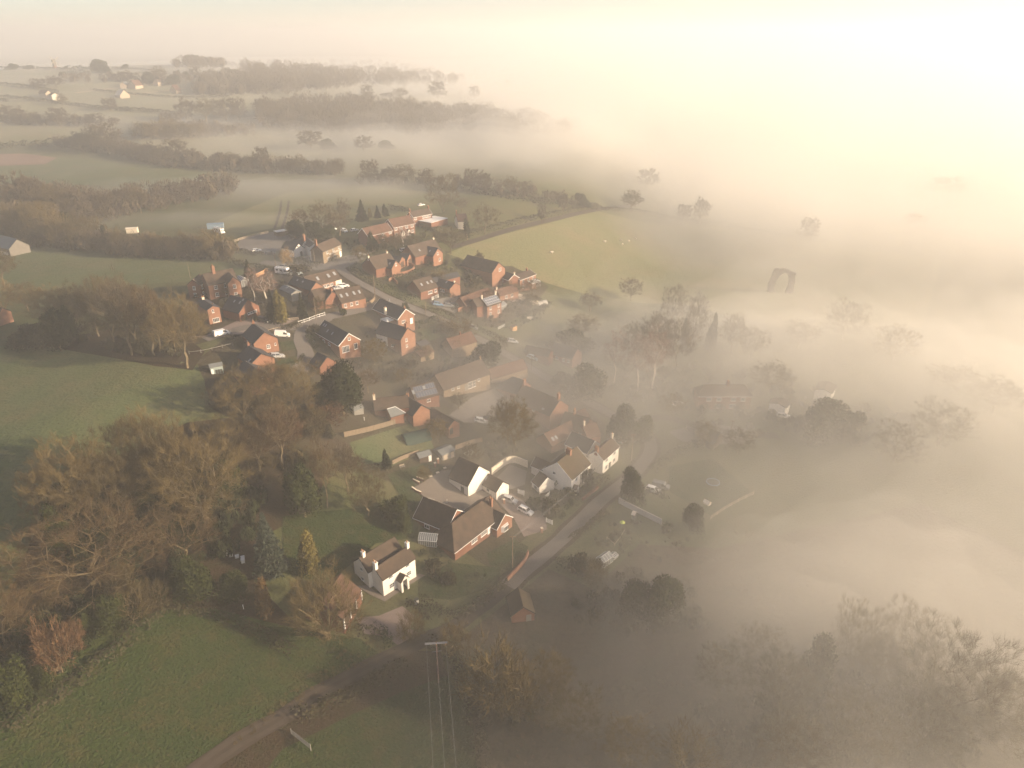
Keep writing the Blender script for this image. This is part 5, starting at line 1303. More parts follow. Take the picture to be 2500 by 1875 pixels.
drape('misty_yard', [('G', 830, 900), ('G', 1080, 830), ('G', 1400, 880), ('G', 1380, 990), ('G', 1100, 985), ('G', 930, 970)], pale_yard, .16)
drape('footpath', [('H', 440, 850), ('H', 540, 850), ('H', 690, 950), ('H', 1010, 740), ('H', 1060, 760), ('H', 900, 860), ('H', 700, 995), ('H', 560, 930)], paving, .16)
drape('terrace', [('B', 1700, 1100), ('B', 1830, 1050), ('B', 1930, 1075), ('B', 1900, 1130), ('B', 1770, 1140)], mat('pale_slabs', (.5, .43, .36), .9, .1, 1.), .2)

MAIN = [(790, 632), (820, 648), (852, 676), (900, 703), (950, 729), (1010, 753), (1075, 779), (1130, 807), (1190, 839), (1268, 884), (1345, 930), (1440, 985), (1545, 1040), (1590, 1090), (1545, 1160), (1465, 1225), (1358, 1330), (1290, 1385), (1240, 1432), (1130, 1518), (1017, 1572), (882, 1639), (760, 1705), (678, 1760), (580, 1815), (497, 1872), (400, 1960)]
ribbon('verge', MAIN[:19], 6.4, bank_brown, .13, wob=.08)
ribbon('road', MAIN[:19], 4.1, tarmac, .19, wob=.04)
ribbon('lane', MAIN[18:], 3.4, mud, .21, wob=.10)
for off in (-.8, .8): ribbon('wheel_track', MAIN[19:], .8, mat('worn_track', (.054, .042, .032), .95, .15, .8), .26, off=off, wob=.3)
ribbon('road', [(640, 640), (735, 652), (800, 640), (860, 630), (905, 612)], 5.5, tarmac, .20)
ribbon('side_street', [(960, 738), (905, 750), (850, 764), (796, 776), (745, 795), (700, 802), (655, 797), (600, 800), (560, 812), (500, 830)], 4.0, tarmac, .20)
ribbon('cul_de_sac', [(800, 776), (765, 790), (742, 808), (737, 836), (747, 862), (745, 885), (733, 905)], 5.0, tarmac, .24)
ribbon('lane', [(1100, 605), (1160, 588), (1250, 560), (1350, 536), (1460, 512), (1560, 500)], 3.5, mud, .2)
ribbon('lane', [(1545, 1035), (1620, 1020), (1700, 1040), (1800, 1060), (1900, 1065)], 4.0, mud, .2)
for dx in (0, 18): ribbon('tractor_track', [(670 + dx, 560), (677 + dx, 540), (684 + dx, 515), (687 + dx, 490)], 1.3, mud, .2, wob=.2)
ribbon('hill_track', [('M', 480, 600), ('M', 640, 580), ('M', 800, 562), ('M', 1000, 545)], 4.0, mat('pale_track', (.36, .28, .19), .95, .1, .3), .4, wob=.2)
ribbon('hill_track', [('M', 800, 620), ('M', 930, 600), ('M', 1060, 585), ('M', 1195, 570)], 3.0, MATS['pale_track'], .4, wob=.2)

# ---------------------------------------------------------------- walls, fences, gates
garden_wall([('H', 1990, 565), ('H', 1960, 640), ('H', 1890, 720), ('H', 1800, 812)], 1.3, M_BRICK, 'curved brick garden wall between bungalow lawn and lane')
garden_wall([('G', 472, 1408), ('G', 560, 1455), ('G', 680, 1515), ('G', 780, 1565)], 1.7, mat('pale_block', (.50, .46, .44), .9, .08, 1.), 'long pale block wall in the garden across the lane', .25)
garden_wall([('F', 0, 1370), ('F', 205, 1240), ('F', 390, 1290)], 2.3, M_CREAM, 'cream wall enclosing the paved cottage yard', .3)
garden_wall([('F', 980, 1655), ('F', 1060, 1590), ('F', 1150, 1520)], 1.0, M_BRICK2, 'brick roadside wall below the white house')
garden_wall([('B', 580, 745), ('B', 650, 745), ('B', 712, 770), ('B', 690, 815), ('B', 590, 850), ('B', 470, 870)], 1.5, M_BRICK, 'curving orange brick garden wall below the lit gable')
garden_wall([('B', 440, 920), ('B', 480, 900), ('B', 530, 945)], 1.2, M_BRICK, 'short pink brick wall in the roadside hedge')
garden_wall([('B', 200, 1180), ('B', 265, 1140), ('B', 290, 1095)], 1.2, M_STONE, 'stone corner wall below the lit bungalow')
garden_wall([('B', 640, 1045), ('B', 740, 1085), ('B', 830, 1075)], 1.0, M_STONE, 'low garden wall in front of the hedged bungalow')
garden_wall([('B', 1185, 1245), ('B', 1270, 1215), ('B', 1330, 1160)], 1.6, M_BRICK, 'lit brick wall beside the parked dark cars')
garden_wall([('E', 690, 1085), ('E', 740, 1120), ('E', 790, 1140)], .9, M_BRICK2, 'low brick wall with pale coping on the patio step', .3, M_CREAM)
garden_wall([('E', 700, 995), ('E', 770, 1030)], .8, M_BRICK2, 'pale capped stair wall, nearer the patio step', .3, M_CREAM)
garden_wall([('E', 740, 972), ('E', 815, 1000)], .8, M_BRICK2, 'pale capped stair wall, nearer the white barn', .3, M_CREAM)
fence([('E', -40, 520), ('E', 180, 470), ('E', 420, 405), ('E', 690, 320)], 1.8, 'long pale board fence between the lawn and the cottages', 2.4, boards=True, m=mat('pale_boards', (.19, .145, .10), .9, .2, 2.))
fence([('E', 480, 820), ('E', 600, 760), ('E', 760, 700)], 1.5, 'dark board fence behind the garden bench', 2.4, boards=True)
fence([('E', 1160, 660), ('E', 1300, 610), ('E', 1450, 570)], 1.8, 'brown board fence behind the cold frame', 2.4, boards=True)
fence([('C', 60, 905), ('C', 150, 900), ('C', 290, 870), ('C', 420, 840), ('C', 580, 800)], 1.2, 'pale post and rail fence below the white van', 3.2, 1, M_GREYWOOD)
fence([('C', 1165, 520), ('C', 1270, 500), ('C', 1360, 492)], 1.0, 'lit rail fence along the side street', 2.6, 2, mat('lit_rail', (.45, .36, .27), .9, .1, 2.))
fence([('C', 1362, 553), ('C', 1470, 520), ('C', 1570, 480), ('C', 1678, 447)], 1.5, 'white panelled fence at the cul-de-sac corner', 2.6, 2, M_UPVC)
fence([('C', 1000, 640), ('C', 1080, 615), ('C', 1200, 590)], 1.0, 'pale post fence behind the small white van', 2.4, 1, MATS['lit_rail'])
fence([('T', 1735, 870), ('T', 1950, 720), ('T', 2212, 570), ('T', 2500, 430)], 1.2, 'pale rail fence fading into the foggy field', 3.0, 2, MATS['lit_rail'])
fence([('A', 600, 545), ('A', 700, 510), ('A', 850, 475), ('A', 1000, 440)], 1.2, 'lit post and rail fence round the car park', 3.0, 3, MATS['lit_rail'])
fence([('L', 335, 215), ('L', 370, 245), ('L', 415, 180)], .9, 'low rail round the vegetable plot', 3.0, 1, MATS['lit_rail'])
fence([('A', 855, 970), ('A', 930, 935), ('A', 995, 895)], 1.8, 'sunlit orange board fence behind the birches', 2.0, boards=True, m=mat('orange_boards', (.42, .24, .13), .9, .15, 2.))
fence([('D', 1620, 555), ('D', 1690, 520)], 1.2, 'white slatted frames laid in the corner garden', 1.6, 3, M_UPVC)
def gate(p, q, h, m, label, bars=5):
    a, b = at(*zp(p)), at(*zp(q)); yaw = math.atan2(b[1] - a[1], b[0] - a[0]); L = float(np.linalg.norm((b - a)[:2])); root = link('gate', None); root.matrix_basis = T3(a[0], a[1], float(H(a[0], a[1])), yaw)
    for x in (0, L): MB().box(x - .07, x + .07, -.07, .07, -.3, h + .15).build('post', m, root)
    for i in range(bars): MB().box(.1, L - .1, -.03, .03, .15 + (h - .2) * i / (bars - 1) - .05, .15 + (h - .2) * i / (bars - 1) + .05).build('bar', m, root)
    MB().bar((.1, 0, .15), (L - .1, 0, h), .07).build('brace', m, root)
    return tag(root, label, 'gate')
gate(('K', 195, 1240), ('K', 350, 1395), 1.3, M_GREYWOOD, 'grey field gate beside the muddy lane')
gate(('K', 865, 470), ('K', 940, 500), 1.4, M_DARKWOOD, 'dark wooden gate between hedge and gravel drive')
gate(('H', 2150, 275), ('H', 2205, 300), 1.3, M_UPVC, 'white gate by the brick pier on the lane')
gate(('B', 905, 1120), ('B', 975, 1095), 1.3, M_UPVC, 'white five bar gate below the hedged bungalow')
gate(('F', 285, 1570), ('F', 350, 1600), 1.5, M_UPVC, 'white boarded gate beside the glazed cottage room', 7)
gate(('F', 580, 1630), ('F', 625, 1590), 1.2, M_UPVC, 'pale picket gate at the road by the white house', 6)

# ---------------------------------------------------------------- sheds, glasshouses and garden things
small_block('pair_shed', ('E', 1020, 775), ('E', 1155, 735), 4.2, 2.2, M_GREYWOOD, M_FELT, 'grey felt roofed shed with two pale doors', 'shed', 2.9, door=[(-.5, 1.4, 1.9, mat('pale_door', (.45, .38, .3), .8, .1)), (.6, 1.0, 1.9, MATS['pale_door'])])
small_block('summerhouse', ('E', 775, 800), ('E', 905, 785), 3.0, 2.1, M_DARKWOOD, M_FELT, 'dark summerhouse with one white framed door', 'summerhouse', 2.9, door=[(.72, .9, 1.9, M_UPVC)])
glasshouse(('H', 1000, 470), ('H', 1165, 520), 3.2, 1.7, 2.9, 'aluminium greenhouse between the white cottage and the bungalow', bars=9)
glasshouse(('E', 1275, 728), ('E', 1372, 690), 1.6, .5, 1.1, 'small glazed cold frame by the board fence', 'cold_frame', 4)
glasshouse(('L', 320, 345), ('L', 362, 315), 2.6, 1.6, 2.5, 'small greenhouse on the allotment below the lane', bars=4)
glasshouse(('L', 368, 308), ('L', 386, 293), 1.8, .6, 1.0, 'glazed lean-to frame beside the allotment greenhouse', 'cold_frame', 3)
small_block('garden_hut', ('C', 322, 1140), ('C', 472, 1130), 2.6, 2.3, mat('pale_green_paint', (.30, .36, .34), .8, .08), M_FELT, 'pale green garden hut with windows at the field edge', 'summerhouse', 2.9, door=[(-.75, .7, 1.7, M_UPVC), (-.1, .6, 1.3, M_DOOR), (.3, .6, 1.3, M_DOOR), (.7, .6, 1.3, M_DOOR)])
small_block('privy_hut', ('T', 305, 880), ('T', 350, 895), 1.6, 1.9, M_GREYWOOD, M_CREAM, 'tiny hut with pale sloping roof against the pale block wall', 'shed', 2.3)
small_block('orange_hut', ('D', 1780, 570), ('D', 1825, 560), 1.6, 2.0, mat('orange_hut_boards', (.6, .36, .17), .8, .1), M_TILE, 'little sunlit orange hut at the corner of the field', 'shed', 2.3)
small_block('open_shelter', ('A', 1110, 480), ('A', 1230, 460), 3.6, 2.2, M_DARKWOOD, mat('pale_sheet', (.55, .56, .56), .5, .05), 'flat white roofed shelter at the back of the car park', 'shelter', flat=True)
small_block('chalet', ('D', 70, 1480), ('D', 170, 1465), 2.6, 1.9, M_GREYWOOD, M_FELT, 'grey roofed shed under the dark yew by the board fence', 'shed', 2.6)
small_block('hen_house', ('D', 1940, 440), ('D', 1995, 455), 1.4, .7, M_CREAM, M_CREAM, 'pale hen coop on the field edge below the solar house', 'coop', 1.2)
small_block('pale_store', ('D', 1985, 285), ('D', 2050, 290), 2.0, 1.4, M_CREAM, M_CREAM, 'pale roofed store in the foggy garden of the solar house', 'shed', 1.9)
small_block('white_coop', ('T', 1600, 590), ('T', 1690, 640), 1.2, .8, M_CREAM, M_CREAM, 'white coop on the misty lawn near the rail fence', 'coop', 1.3)
small_block('lorry_box', ('A', 275, 395), ('A', 470, 385), 2.6, 2.6, mat('blue_box', (.20, .28, .36), .6, .08), MATS['blue_box'], 'blue box trailer on the meadow behind the hedge', 'trailer', flat=True)
small_block('white_caravan', ('P', 1140, 555), ('P', 1240, 550), 2.4, 2.3, M_CREAM, M_CREAM, 'white caravan showing between the hedge trees', 'caravan', 2.7)
small_block('white_shed', ('P', 905, 545), ('P', 930, 555), 2.0, 2.0, M_UPVC, M_UPVC, 'white hut glimpsed through the hedge near the caravan', 'shed', 2.4)
def tent(px, r, h, m, label):
    g = at(*zp(px)); root = link('garden_dome', None); root.matrix_basis = T3(*g, .5)
    V = []; F = []; n = 12
    for i in range(n + 1):
        t = math.pi * i / n
        for x in (-r * 1.5, r * 1.5): V.append((x, -math.cos(t) * r, math.sin(t) * h))
    for i in range(n): F.append((2 * i, 2 * i + 1, 2 * i + 3, 2 * i + 2))
    F += [tuple(range(0, 2 * n + 2, 2)), tuple(range(2 * n + 1, 0, -2))]
    MB().add(V, F).build('cover', m, root)
    hp = MB()
    for x in (-r * 1.5, 0, r * 1.5):
        for i in range(n):
            a, b = math.pi * i / n, math.pi * (i + 1) / n
            hp.bar((x, -math.cos(a) * r * 1.01, math.sin(a) * h * 1.01), (x, -math.cos(b) * r * 1.01, math.sin(b) * h * 1.01), .06)
    hp.build('hoop', M_GREEN, root)
    return tag(root, label, 'polytunnel')
tent(('E', 735, 545), 2.6, 2.6, mat('green_net', (.035, .06, .05), .8, .1), 'dark green netted dome tunnel on the fenced lawn')
tent(('D', 2090, 280), 1.6, 1.8, mat('grey_film', (.42, .40, .37), .4, .1), 'grey film tunnel at the foggy end of the solar house garden')
def trampoline(px, r, label):
    g = at(*zp(px)); root = link('trampoline', None); root.matrix_basis = T3(*g)
    MB().tube((0, 0, .75), (0, 0, .8), r, r, 20).build('mat', M_DOOR, root)
    f = MB()
    for i in range(20):
        a, b = 2 * math.pi * i / 20, 2 * math.pi * (i + 1) / 20
        f.bar((r * math.cos(a), r * math.sin(a), .8), (r * math.cos(b), r * math.sin(b), .8), .18)
    f.build('rim', P_BLUE, root)
    for i in range(6):
        a = math.pi * i / 3; MB().tube((r * math.cos(a), r * math.sin(a), 0), (r * math.cos(a), r * math.sin(a), 2.3), .04).build('leg', M_LEAD, root)
    return tag(root, label, 'trampoline')
trampoline(('G', 1150, 1275), 1.9, 'blue rimmed trampoline on the foggy lawn')
def bench(px, yaw, label):
    g = at(*zp(px)); root = link('garden_bench', None); root.matrix_basis = T3(*g, yaw)
    for i in range(3): MB().box(-.75, .75, -.25 + i * .17, -.12 + i * .17, .42, .46).build('slat', M_GREYWOOD, root)
    for i in range(3): MB().box(-.75, .75, .28, .32, .55 + i * .16, .66 + i * .16).build('back_slat', MATS['lit_rail'], root)
    for x in (-.7, .7):
        for y in (-.2, .28): MB().box(x - .04, x + .04, y - .04, y + .04, 0, .95 if y > 0 else .6).build('leg', M_GREYWOOD, root)
    return tag(root, label, 'bench')
bench(('E', 585, 850), .5, 'wooden garden bench on the lawn by the dark board fence')
hv = [at(*zp(p)) for p in (('I', 1432, 1185), ('I', 1464, 1190), ('I', 1502, 1198), ('I', 1540, 1232), ('I', 1538, 1208))]
for g, lb, s in zip(hv, ('tallest white beehive, nearest the bare trees', 'small white beehive next to the tallest one', 'low white beehive with pale lid in the middle', 'white beehive in front by the blue spruce', 'grey lidded beehive behind the one in front'), (1.25, .8, .7, 1.1, .8)):
    root = link('beehive', None); root.matrix_basis = T3(g[0], g[1], g[2], .4, 1, 1, s)
    for k, z in enumerate((.25, .58)): MB().box(-.36, .36, -.36, .36, z, z + .32).build('hive_box', M_UPVC, root)
    MB().box(-.42, .42, -.42, .42, .9, 1.02).build('lid', M_UPVC, root)
    for x in (-.3, .3): MB().box(x - .05, x + .05, -.3, .3, -.1, .25).build('stand', M_WOOD, root)
    tag(root, lb, 'beehive', 'beehives under the bare trees')
def parasol(px):
    g = at(*zp(px)); root = link('parasol', None); root.matrix_basis = T3(*g)
    MB().tube((0, 0, 0), (.1, 0, 1.9), .04).build('pole', M_LEAD, root)
    MB().tube((.1, 0, 1.7), (.12, 0, 2.4), .75, .05, 10).build('canopy', mat('lime_canvas', (.42, .50, .10), .7, .1), root)
    tag(root, 'lime green folded parasol leaning on the allotment lawn', 'parasol')
parasol(('T', 130, 1020))
def tank(px):
    g = at(*zp(px)); root = link('water_butt', None); root.matrix_basis = T3(*g)
    MB().tube((0, 0, 0), (0, 0, 1.2), .5, .55, 14).build('barrel', M_UPVC, root); MB().tube((0, 0, 1.2), (0, 0, 1.28), .58, .5, 14).build('lid', M_DOOR, root)
    tag(root, 'white round tank standing at the drive edge below the white cottage', 'tank')
tank(('H', 985, 1005))
for px, lb in ((('E', 972, 800), 'brick pier with white cap beside the summerhouse path'), (('E', 940, 845), 'short brick pier with white cap on the lawn edge'), (('H', 2110, 370), 'brick gate pier beside the white gate'), (('E', 1683, 1240), 'small brick pier on the bungalow roof side of the parking bay')):
    g = at(*zp(px)); root = link('gate_pier', None); root.matrix_basis = T3(*g, .4)
    MB().box(-.25, .25, -.25, .25, -.3, 1.5).build('shaft', M_BRICK, root); MB().box(-.33, .33, -.33, .33, 1.5, 1.62).build('cap', M_CREAM, root)
    tag(root, lb, 'pier')
for k, px in enumerate((('E', 890, 952), ('E', 968, 912), ('E', 1045, 863))):
    g = at(*zp(px)); MBs = MB().box(-.45, .45, -.3, .3, 0, .22).build('wall_cap_stone', M_CREAM); MBs.matrix_basis = T3(g[0], g[1], g[2] + .28, .5)
    tag(MBs, ('pale coping stone on the patio edge, nearest the patio steps', 'pale coping stone on the patio edge, between two others', 'pale coping stone on the patio edge, nearest the white barn')[k], 'stone', 'coping stones along the patio edge')
for px, lb in ((('J', 1880, 435), 'thin white post at the dark wood edge'), (('E', 175, 340), 'white post on the lawn above the board fence'), (('E', 1068, 1235), 'short white post on the patio')):
    g = at(*zp(px)); root = link('marker_post', None); root.matrix_basis = T3(*g)
    MB().tube((0, 0, -.2), (0, 0, 1.2), .07).build('shaft', M_UPVC, root); MB().tube((0, 0, 1.2), (0, 0, 1.28), .09, .03).build('cap', M_UPVC, root)
    tag(root, lb, 'post')
g = at(*zp(('Q', 1120, 860)))
root = link('inn_signboard', None); root.matrix_basis = T3(*g, .5)
MB().add([(-2.4, 0, .2), (1.8, 0, .2), (-.6, 0, 1.9), (-2.2, 0, 2.6), (-2.4, .06, .2), (1.8, .06, .2), (-.6, .06, 1.9), (-2.2, .06, 2.6)], [(0, 1, 2, 3), (4, 7, 6, 5), (0, 4, 5, 1), (1, 5, 6, 2), (2, 6, 7, 3), (3, 7, 4, 0)]).build('panel', M_UPVC, root)
MB().box(-2.0, -1.9, .08, .16, -.3, 2.2).box(.9, 1.0, .08, .16, -.3, 1.0).build('post', M_DARKWOOD, root)
tag(root, 'white canvas screen beside the shaded gable of the inn', 'screen')

# ---------------------------------------------------------------- vehicles
vehicle('van', ('C', 352, 700), ('C', 535, 660), P_WHITE, 'white panel van in front of the plain orange gable', 'panel_van', 'van')
vehicle('van', ('C', 1085, 690), ('C', 1240, 700), P_WHITE, 'small white van with dark roof rack side by the uppermost orange gable', 'panel_van', 'van')
vehicle('estate', ('C', 1040, 950), ('C', 1165, 945), P_SILVER, 'silver car on the drive of the middle orange gabled house')
vehicle('estate', ('C', 890, 500), ('C', 1000, 535), P_BLACK, 'black car parked on the gravel between hedge and barn house')
vehicle('camper', ('A', 1095, 915), ('A', 1265, 935), P_WHITE, 'white motorhome with roof hatches behind the long range', 'motorhome', 'motorhome')
vehicle('estate', ('A', 1310, 900), ('A', 1400, 945), P_PALE, 'pale blue car next to the motorhome')
vehicle('hatch', ('A', 1235, 905), ('A', 1295, 945), P_SILVER, 'silver car squeezed between motorhome and pale blue car')
vehicle('hatch', ('A', 1160, 852), ('A', 1230, 860), P_GREY, 'grey car roof showing behind the motorhome')
vehicle('estate', ('A', 1840, 1085), ('A', 1945, 1080), P_WHITE, 'white car in front of the cream garage door')
vehicle('hatch', ('A', 1795, 1112), ('A', 1865, 1105), P_SILVER, 'silver car tucked below the white car by the garage')
vehicle('hatch', ('A', 838, 662), ('A', 890, 655), P_WHITE, 'white car at the edge of the car park')
vehicle('estate', ('A', 985, 695), ('A', 1065, 690), P_BLACK, 'dark car in the car park near the hedge')
vehicle('camper', ('A', 380, 430), ('A', 465, 450), P_WHITE, 'white horsebox lorry beside the blue trailer', 'horsebox', 'lorry')
vehicle('estate', ('A', 1870, 405), ('A', 1945, 440), P_WHITE, 'white car among bushes behind the inn')
vehicle('hatch', ('A', 1745, 408), ('A', 1790, 400), P_WHITE, 'pale car half hidden in bushes behind the inn')
vehicle('hatch', ('A', 2000, 420), ('A', 2055, 410), P_SILVER, 'silver car by the shaded end of the lower terrace')
vehicle('estate', ('B', 572, 600), ('B', 645, 590), P_WHITE, 'white car beside the long brown house')
vehicle('hatch', ('B', 120, 650), ('B', 160, 640), P_SILVER, 'silver car in shade at the road junction')
vehicle('hatch', ('B', 765, 105), ('B', 815, 98), P_WHITE, 'white car on the meadow above the terrace')
vehicle('hatch', ('B', 890, 248), ('B', 935, 240), P_WHITE, 'white car beside the flat roofed hall')
vehicle('estate', ('B', 920, 1175), ('B', 1010, 1185), P_BLUE, 'blue car at the roadside by the white gate')
vehicle('estate', ('B', 1040, 1190), ('B', 1120, 1200), P_GREY, 'grey car next to the blue one in the parking bay')
vehicle('hatch', ('B', 1100, 1165), ('B', 1170, 1185), P_BLACK, 'black car nearest the pink roofed farm range')
vehicle('estate', ('D', 1735, 690), ('D', 1810, 700), P_SILVER, 'silver car on the misty road above the pale blue one')
vehicle('estate', ('D', 1935, 850), ('D', 2035, 890), P_PALE, 'pale blue car on the foggy road by the pole')
vehicle('estate', ('D', 1370, 1545), ('D', 1485, 1570), P_SILVER, 'silver car parked alone in the gravel yard')
vehicle('hatch', ('D', 1480, 1540), ('D', 1545, 1510), P_BLACK, 'dark car behind the silver one in the gravel yard')
vehicle('estate', ('E', 1660, 1185), ('E', 1820, 1245), P_SILVER, 'silver car under the white garage gable')
vehicle('estate', ('E', 1830, 1290), ('E', 1995, 1375), P_WHITE, 'white estate car in front of the silver one by the garage')
vehicle('hatch', ('D', 1310, 525), ('D', 1370, 550), P_GREY, 'dark car on the road beside the pale bar')
vehicle('estate', ('T', 560, 330), ('T', 840, 420), P_WHITE, 'white car next to the dark conifer across the lane')
vehicle('van', ('T', 720, 280), ('T', 940, 330), P_GREY, 'grey van behind the white car across the lane', 'parked_van', 'van')
vehicle('hatch', ('F', 1960, 630), ('F', 2070, 600), P_WHITE, 'white car under a bush in thick fog')
vehicle('estate', ('G', 1625, 790), ('G', 1685, 800), P_WHITE, 'pale car faint in the fog beside the pale gabled annex')
vehicle('hatch', ('F', 1385, 1050), ('F', 1470, 980), P_PALE, 'pale blue covered car at the bend by the corner cottage')

# ---------------------------------------------------------------- poles and wires
_, a1, h1 = pole(('K', 1330, 845), 1568, 'tall timber power pole with a double crossarm beside the muddy lane', 0, 'power_pole', mat('red_brown_pole', (.20, .11, .08), .9, .15), 'pole', .17)
root = [o for o in bpy.data.objects if o.get('label', '').startswith('tall timber power')][0]
arm = MB().bar((-2.2, -.2, h1 - .1), (2.2, .2, h1 - .1), .16).bar((-2.2, -.45, h1 - .1), (2.2, -.05, h1 - .1), .16).build('crossarm', M_LEAD, root)
lo_ = MB().bar((-1.0, 0, h1 - 2.6), (1.0, 0, h1 - 2.2), .09).build('lower_arm', M_LEAD, root)
for x in (-1.9, 0, 1.9):
    MB().tube((x, -.1, h1 - .5), (x, -.1, h1 - .1), .08, .08, 6).build('insulator', M_POT, arm)
    q = at(*zp(('K', 1325 + x * 35 + 140, 1380)))
    a = np.array([a1[0] + x, a1[1] - .2, a1[2] + h1 - .4]); c = np.array([a1[0] + x + 13, a1[1] - 88, a1[2] + h1 + 1.0])
    wire('power_line', [a, c], 2.2, {-1.9: 'power line from the crossarm end nearest the white cottage', 0: 'middle power line from the tall timber pole', 1.9: 'power line from the crossarm end over the foggy field'}[x], .022)
_, a2, h2 = pole(('H', 1848, 690), zp(('H', 0, 400))[1], 'plain telegraph pole on the bungalow lawn', 1)
for dy, lb in ((0, 'upper telephone wire over the white cars'), (.35, 'lower telephone wire over the white cars')):
    wire('telephone_wire', [(a2[0], a2[1], a2[2] + h2 - .3 - dy), (at(*zp(('F', 1180, 1440)))[0], at(*zp(('F', 1180, 1440)))[1], 6.5 - dy)], .8, lb, .02)
pole(('D', 840, 400), zp(('D', 0, 255))[1], 'telegraph pole by the junction below the white gate', 0)
pole(('D', 1982, 990), zp(('D', 0, 830))[1], 'telegraph pole on the foggy road beside the pale blue car', 0)
pole(('B', 293, 1110), zp(('B', 0, 830))[1], 'telegraph pole at the corner of the main road and side street', 0)
pole(('C', 1573, 495), zp(('C', 0, 225))[1], 'lamp topped pole at the white panelled fence', 0)
pole(('A', 1092, 850), zp(('A', 0, 680))[1], 'lit pole behind the white motorhome', 0)
pole(('Q', 1095, 950), zp(('Q', 0, 560))[1], 'pale pole in front of the inn screen', 0)
pole(('A', 75, 985), zp(('A', 0, 795))[1], 'thin pole on the meadow behind the red farmhouse', 0, r=.08)
pole(('F', 1510, 1215), zp(('F', 0, 930))[1], 'pole with short arms in the fog beside the corner cottage', 1)
pole(('A', 1972, 870), zp(('A', 0, 740))[1], 'slim lamp post at the road junction', 0, 'lamp_post', M_LEAD, 'lamp post', .07)
pole(('A', 585, 600), zp(('A', 0, 535))[1], 'wooden post at the car park entrance fence', 0)
pole(('G', 1268, 990), zp(('G', 0, 815))[1], 'signpost like pole in fog by the misty yard', 1)
for px, vt, lb in ((('N', 1048, 655), 216, 'faint lattice pylon beyond the misty wood'),):
    g = at(*zp(px)); root = link('pylon', None); root.matrix_basis = T3(*g); b = MB(); hh = 30
    for sx in (-1, 1):
        for sy in (-1, 1): b.bar((sx * 3, sy * 3, 0), (sx * .5, sy * .5, hh), .22)
    for z in (6, 12, 18, 24): b.bar((-3 + z * .083, 0, z), (3 - z * .083, 0, z + 5), .25).bar((3 - z * .083, 0, z), (-3 + z * .083, 0, z + 5), .25)
    b.build('lattice', M_LEAD, root)
    for z in (20, 24, 28): MB().bar((-5, 0, z), (5, 0, z), .35).build('crossarm', M_LEAD, root)
    tag(root, lb, 'pylon')

# ---------------------------------------------------------------- ruined arch and windmill
def ruined_arch():
    g = at(1905, 714); root = link('ruined_arch', None); root.matrix_basis = T3(g[0], g[1], g[2], -.12)
    k = project(*g)[2] / FPX    # metres per pixel at the ruin
    m = mat('ruin_stone', (.20, .165, .125), .95, .2, .7, c2=(.12, .10, .078), bump=.5)
    W0, Hh = 31 * k, 62 * k
    out_l = [(-33, 0), (-31, 12), (-32, 24), (-28, 32), (-26, 44), (-24, 55), (-22, 60), (-16, 61), (-8, 59)]
    out_r = [(-8, 59), (-4, 62), (8, 60), (13, 58), (11, 55), (22, 53), (29, 52), (27, 46), (28, 38), (30, 30), (28, 20), (28, 0)]
    n = 16; inn = []
    for i in range(n + 1):
        t = i / n
        if t <= .5: y = 2 * t; x = -17 + 1.5 * y if y < .5 else -16.2 + 18.2 * ((y - .5) / .5) ** 2.0
        else: y = 2 * (1 - t); x = 15 - .5 * y if y < .5 else 14.7 - 12.7 * ((y - .5) / .5) ** 2.2
        inn.append((x, 54 * math.sin(min(y, 1) * math.pi / 2) if y >= .0 else 0))
    inn = [(-18, 0), (-17, 14), (-16, 24), (-14, 33), (-11, 41), (-6, 47), (-1, 51), (3, 53), (7, 51), (11, 45), (14, 38), (16, 30), (15, 18), (13, 8), (12, 0)]
    def band(o, i, nm):
        V = []; F = []; N = max(len(o), len(i)) * 2; rs = lambda P: [(np.interp(t, np.linspace(0, 1, len(P)), [p[0] for p in P]), np.interp(t, np.linspace(0, 1, len(P)), [p[1] for p in P])) for t in np.linspace(0, 1, N)]
        O, I = rs(o), rs(i); rg = np.random.default_rng(5)
        for (ox, oz), (ix, iz) in zip(O, I):
            jx, jz = rg.normal() * .5, rg.normal() * .4
            for yy in (-.95, .95): V += [((ox + jx) * k, yy + rg.normal() * .08, max(oz + jz, 0) * k - .3), (ix * k, yy, iz * k - .3)]
        for j in range(N - 1):
            a = j * 4; F += [(a, a + 1, a + 5, a + 4), (a + 2, a + 6, a + 7, a + 3), (a, a + 4, a + 6, a + 2), (a + 1, a + 3, a + 7, a + 5)]
        F += [(0, 2, 3, 1), (4 * N - 4, 4 * N - 3, 4 * N - 1, 4 * N - 2)]
        MB().add(V, F).build(nm, m, root)
    band(out_l[:7], inn[:5], 'pier'); band(list(reversed(out_r[5:])), list(reversed(inn[9:])), 'pier')
    band(out_l[6:] + out_r[1:6], inn[4:10], 'arch_head')
    for x in (-24, 21): MB().box((x - 3) * k, (x + 3) * k, -1.9, -.9, -.3, 26 * k).build('buttress', m, root)
    tag(root, 'tall ruined stone arch standing alone in the fog', 'ruin')
ruined_arch()
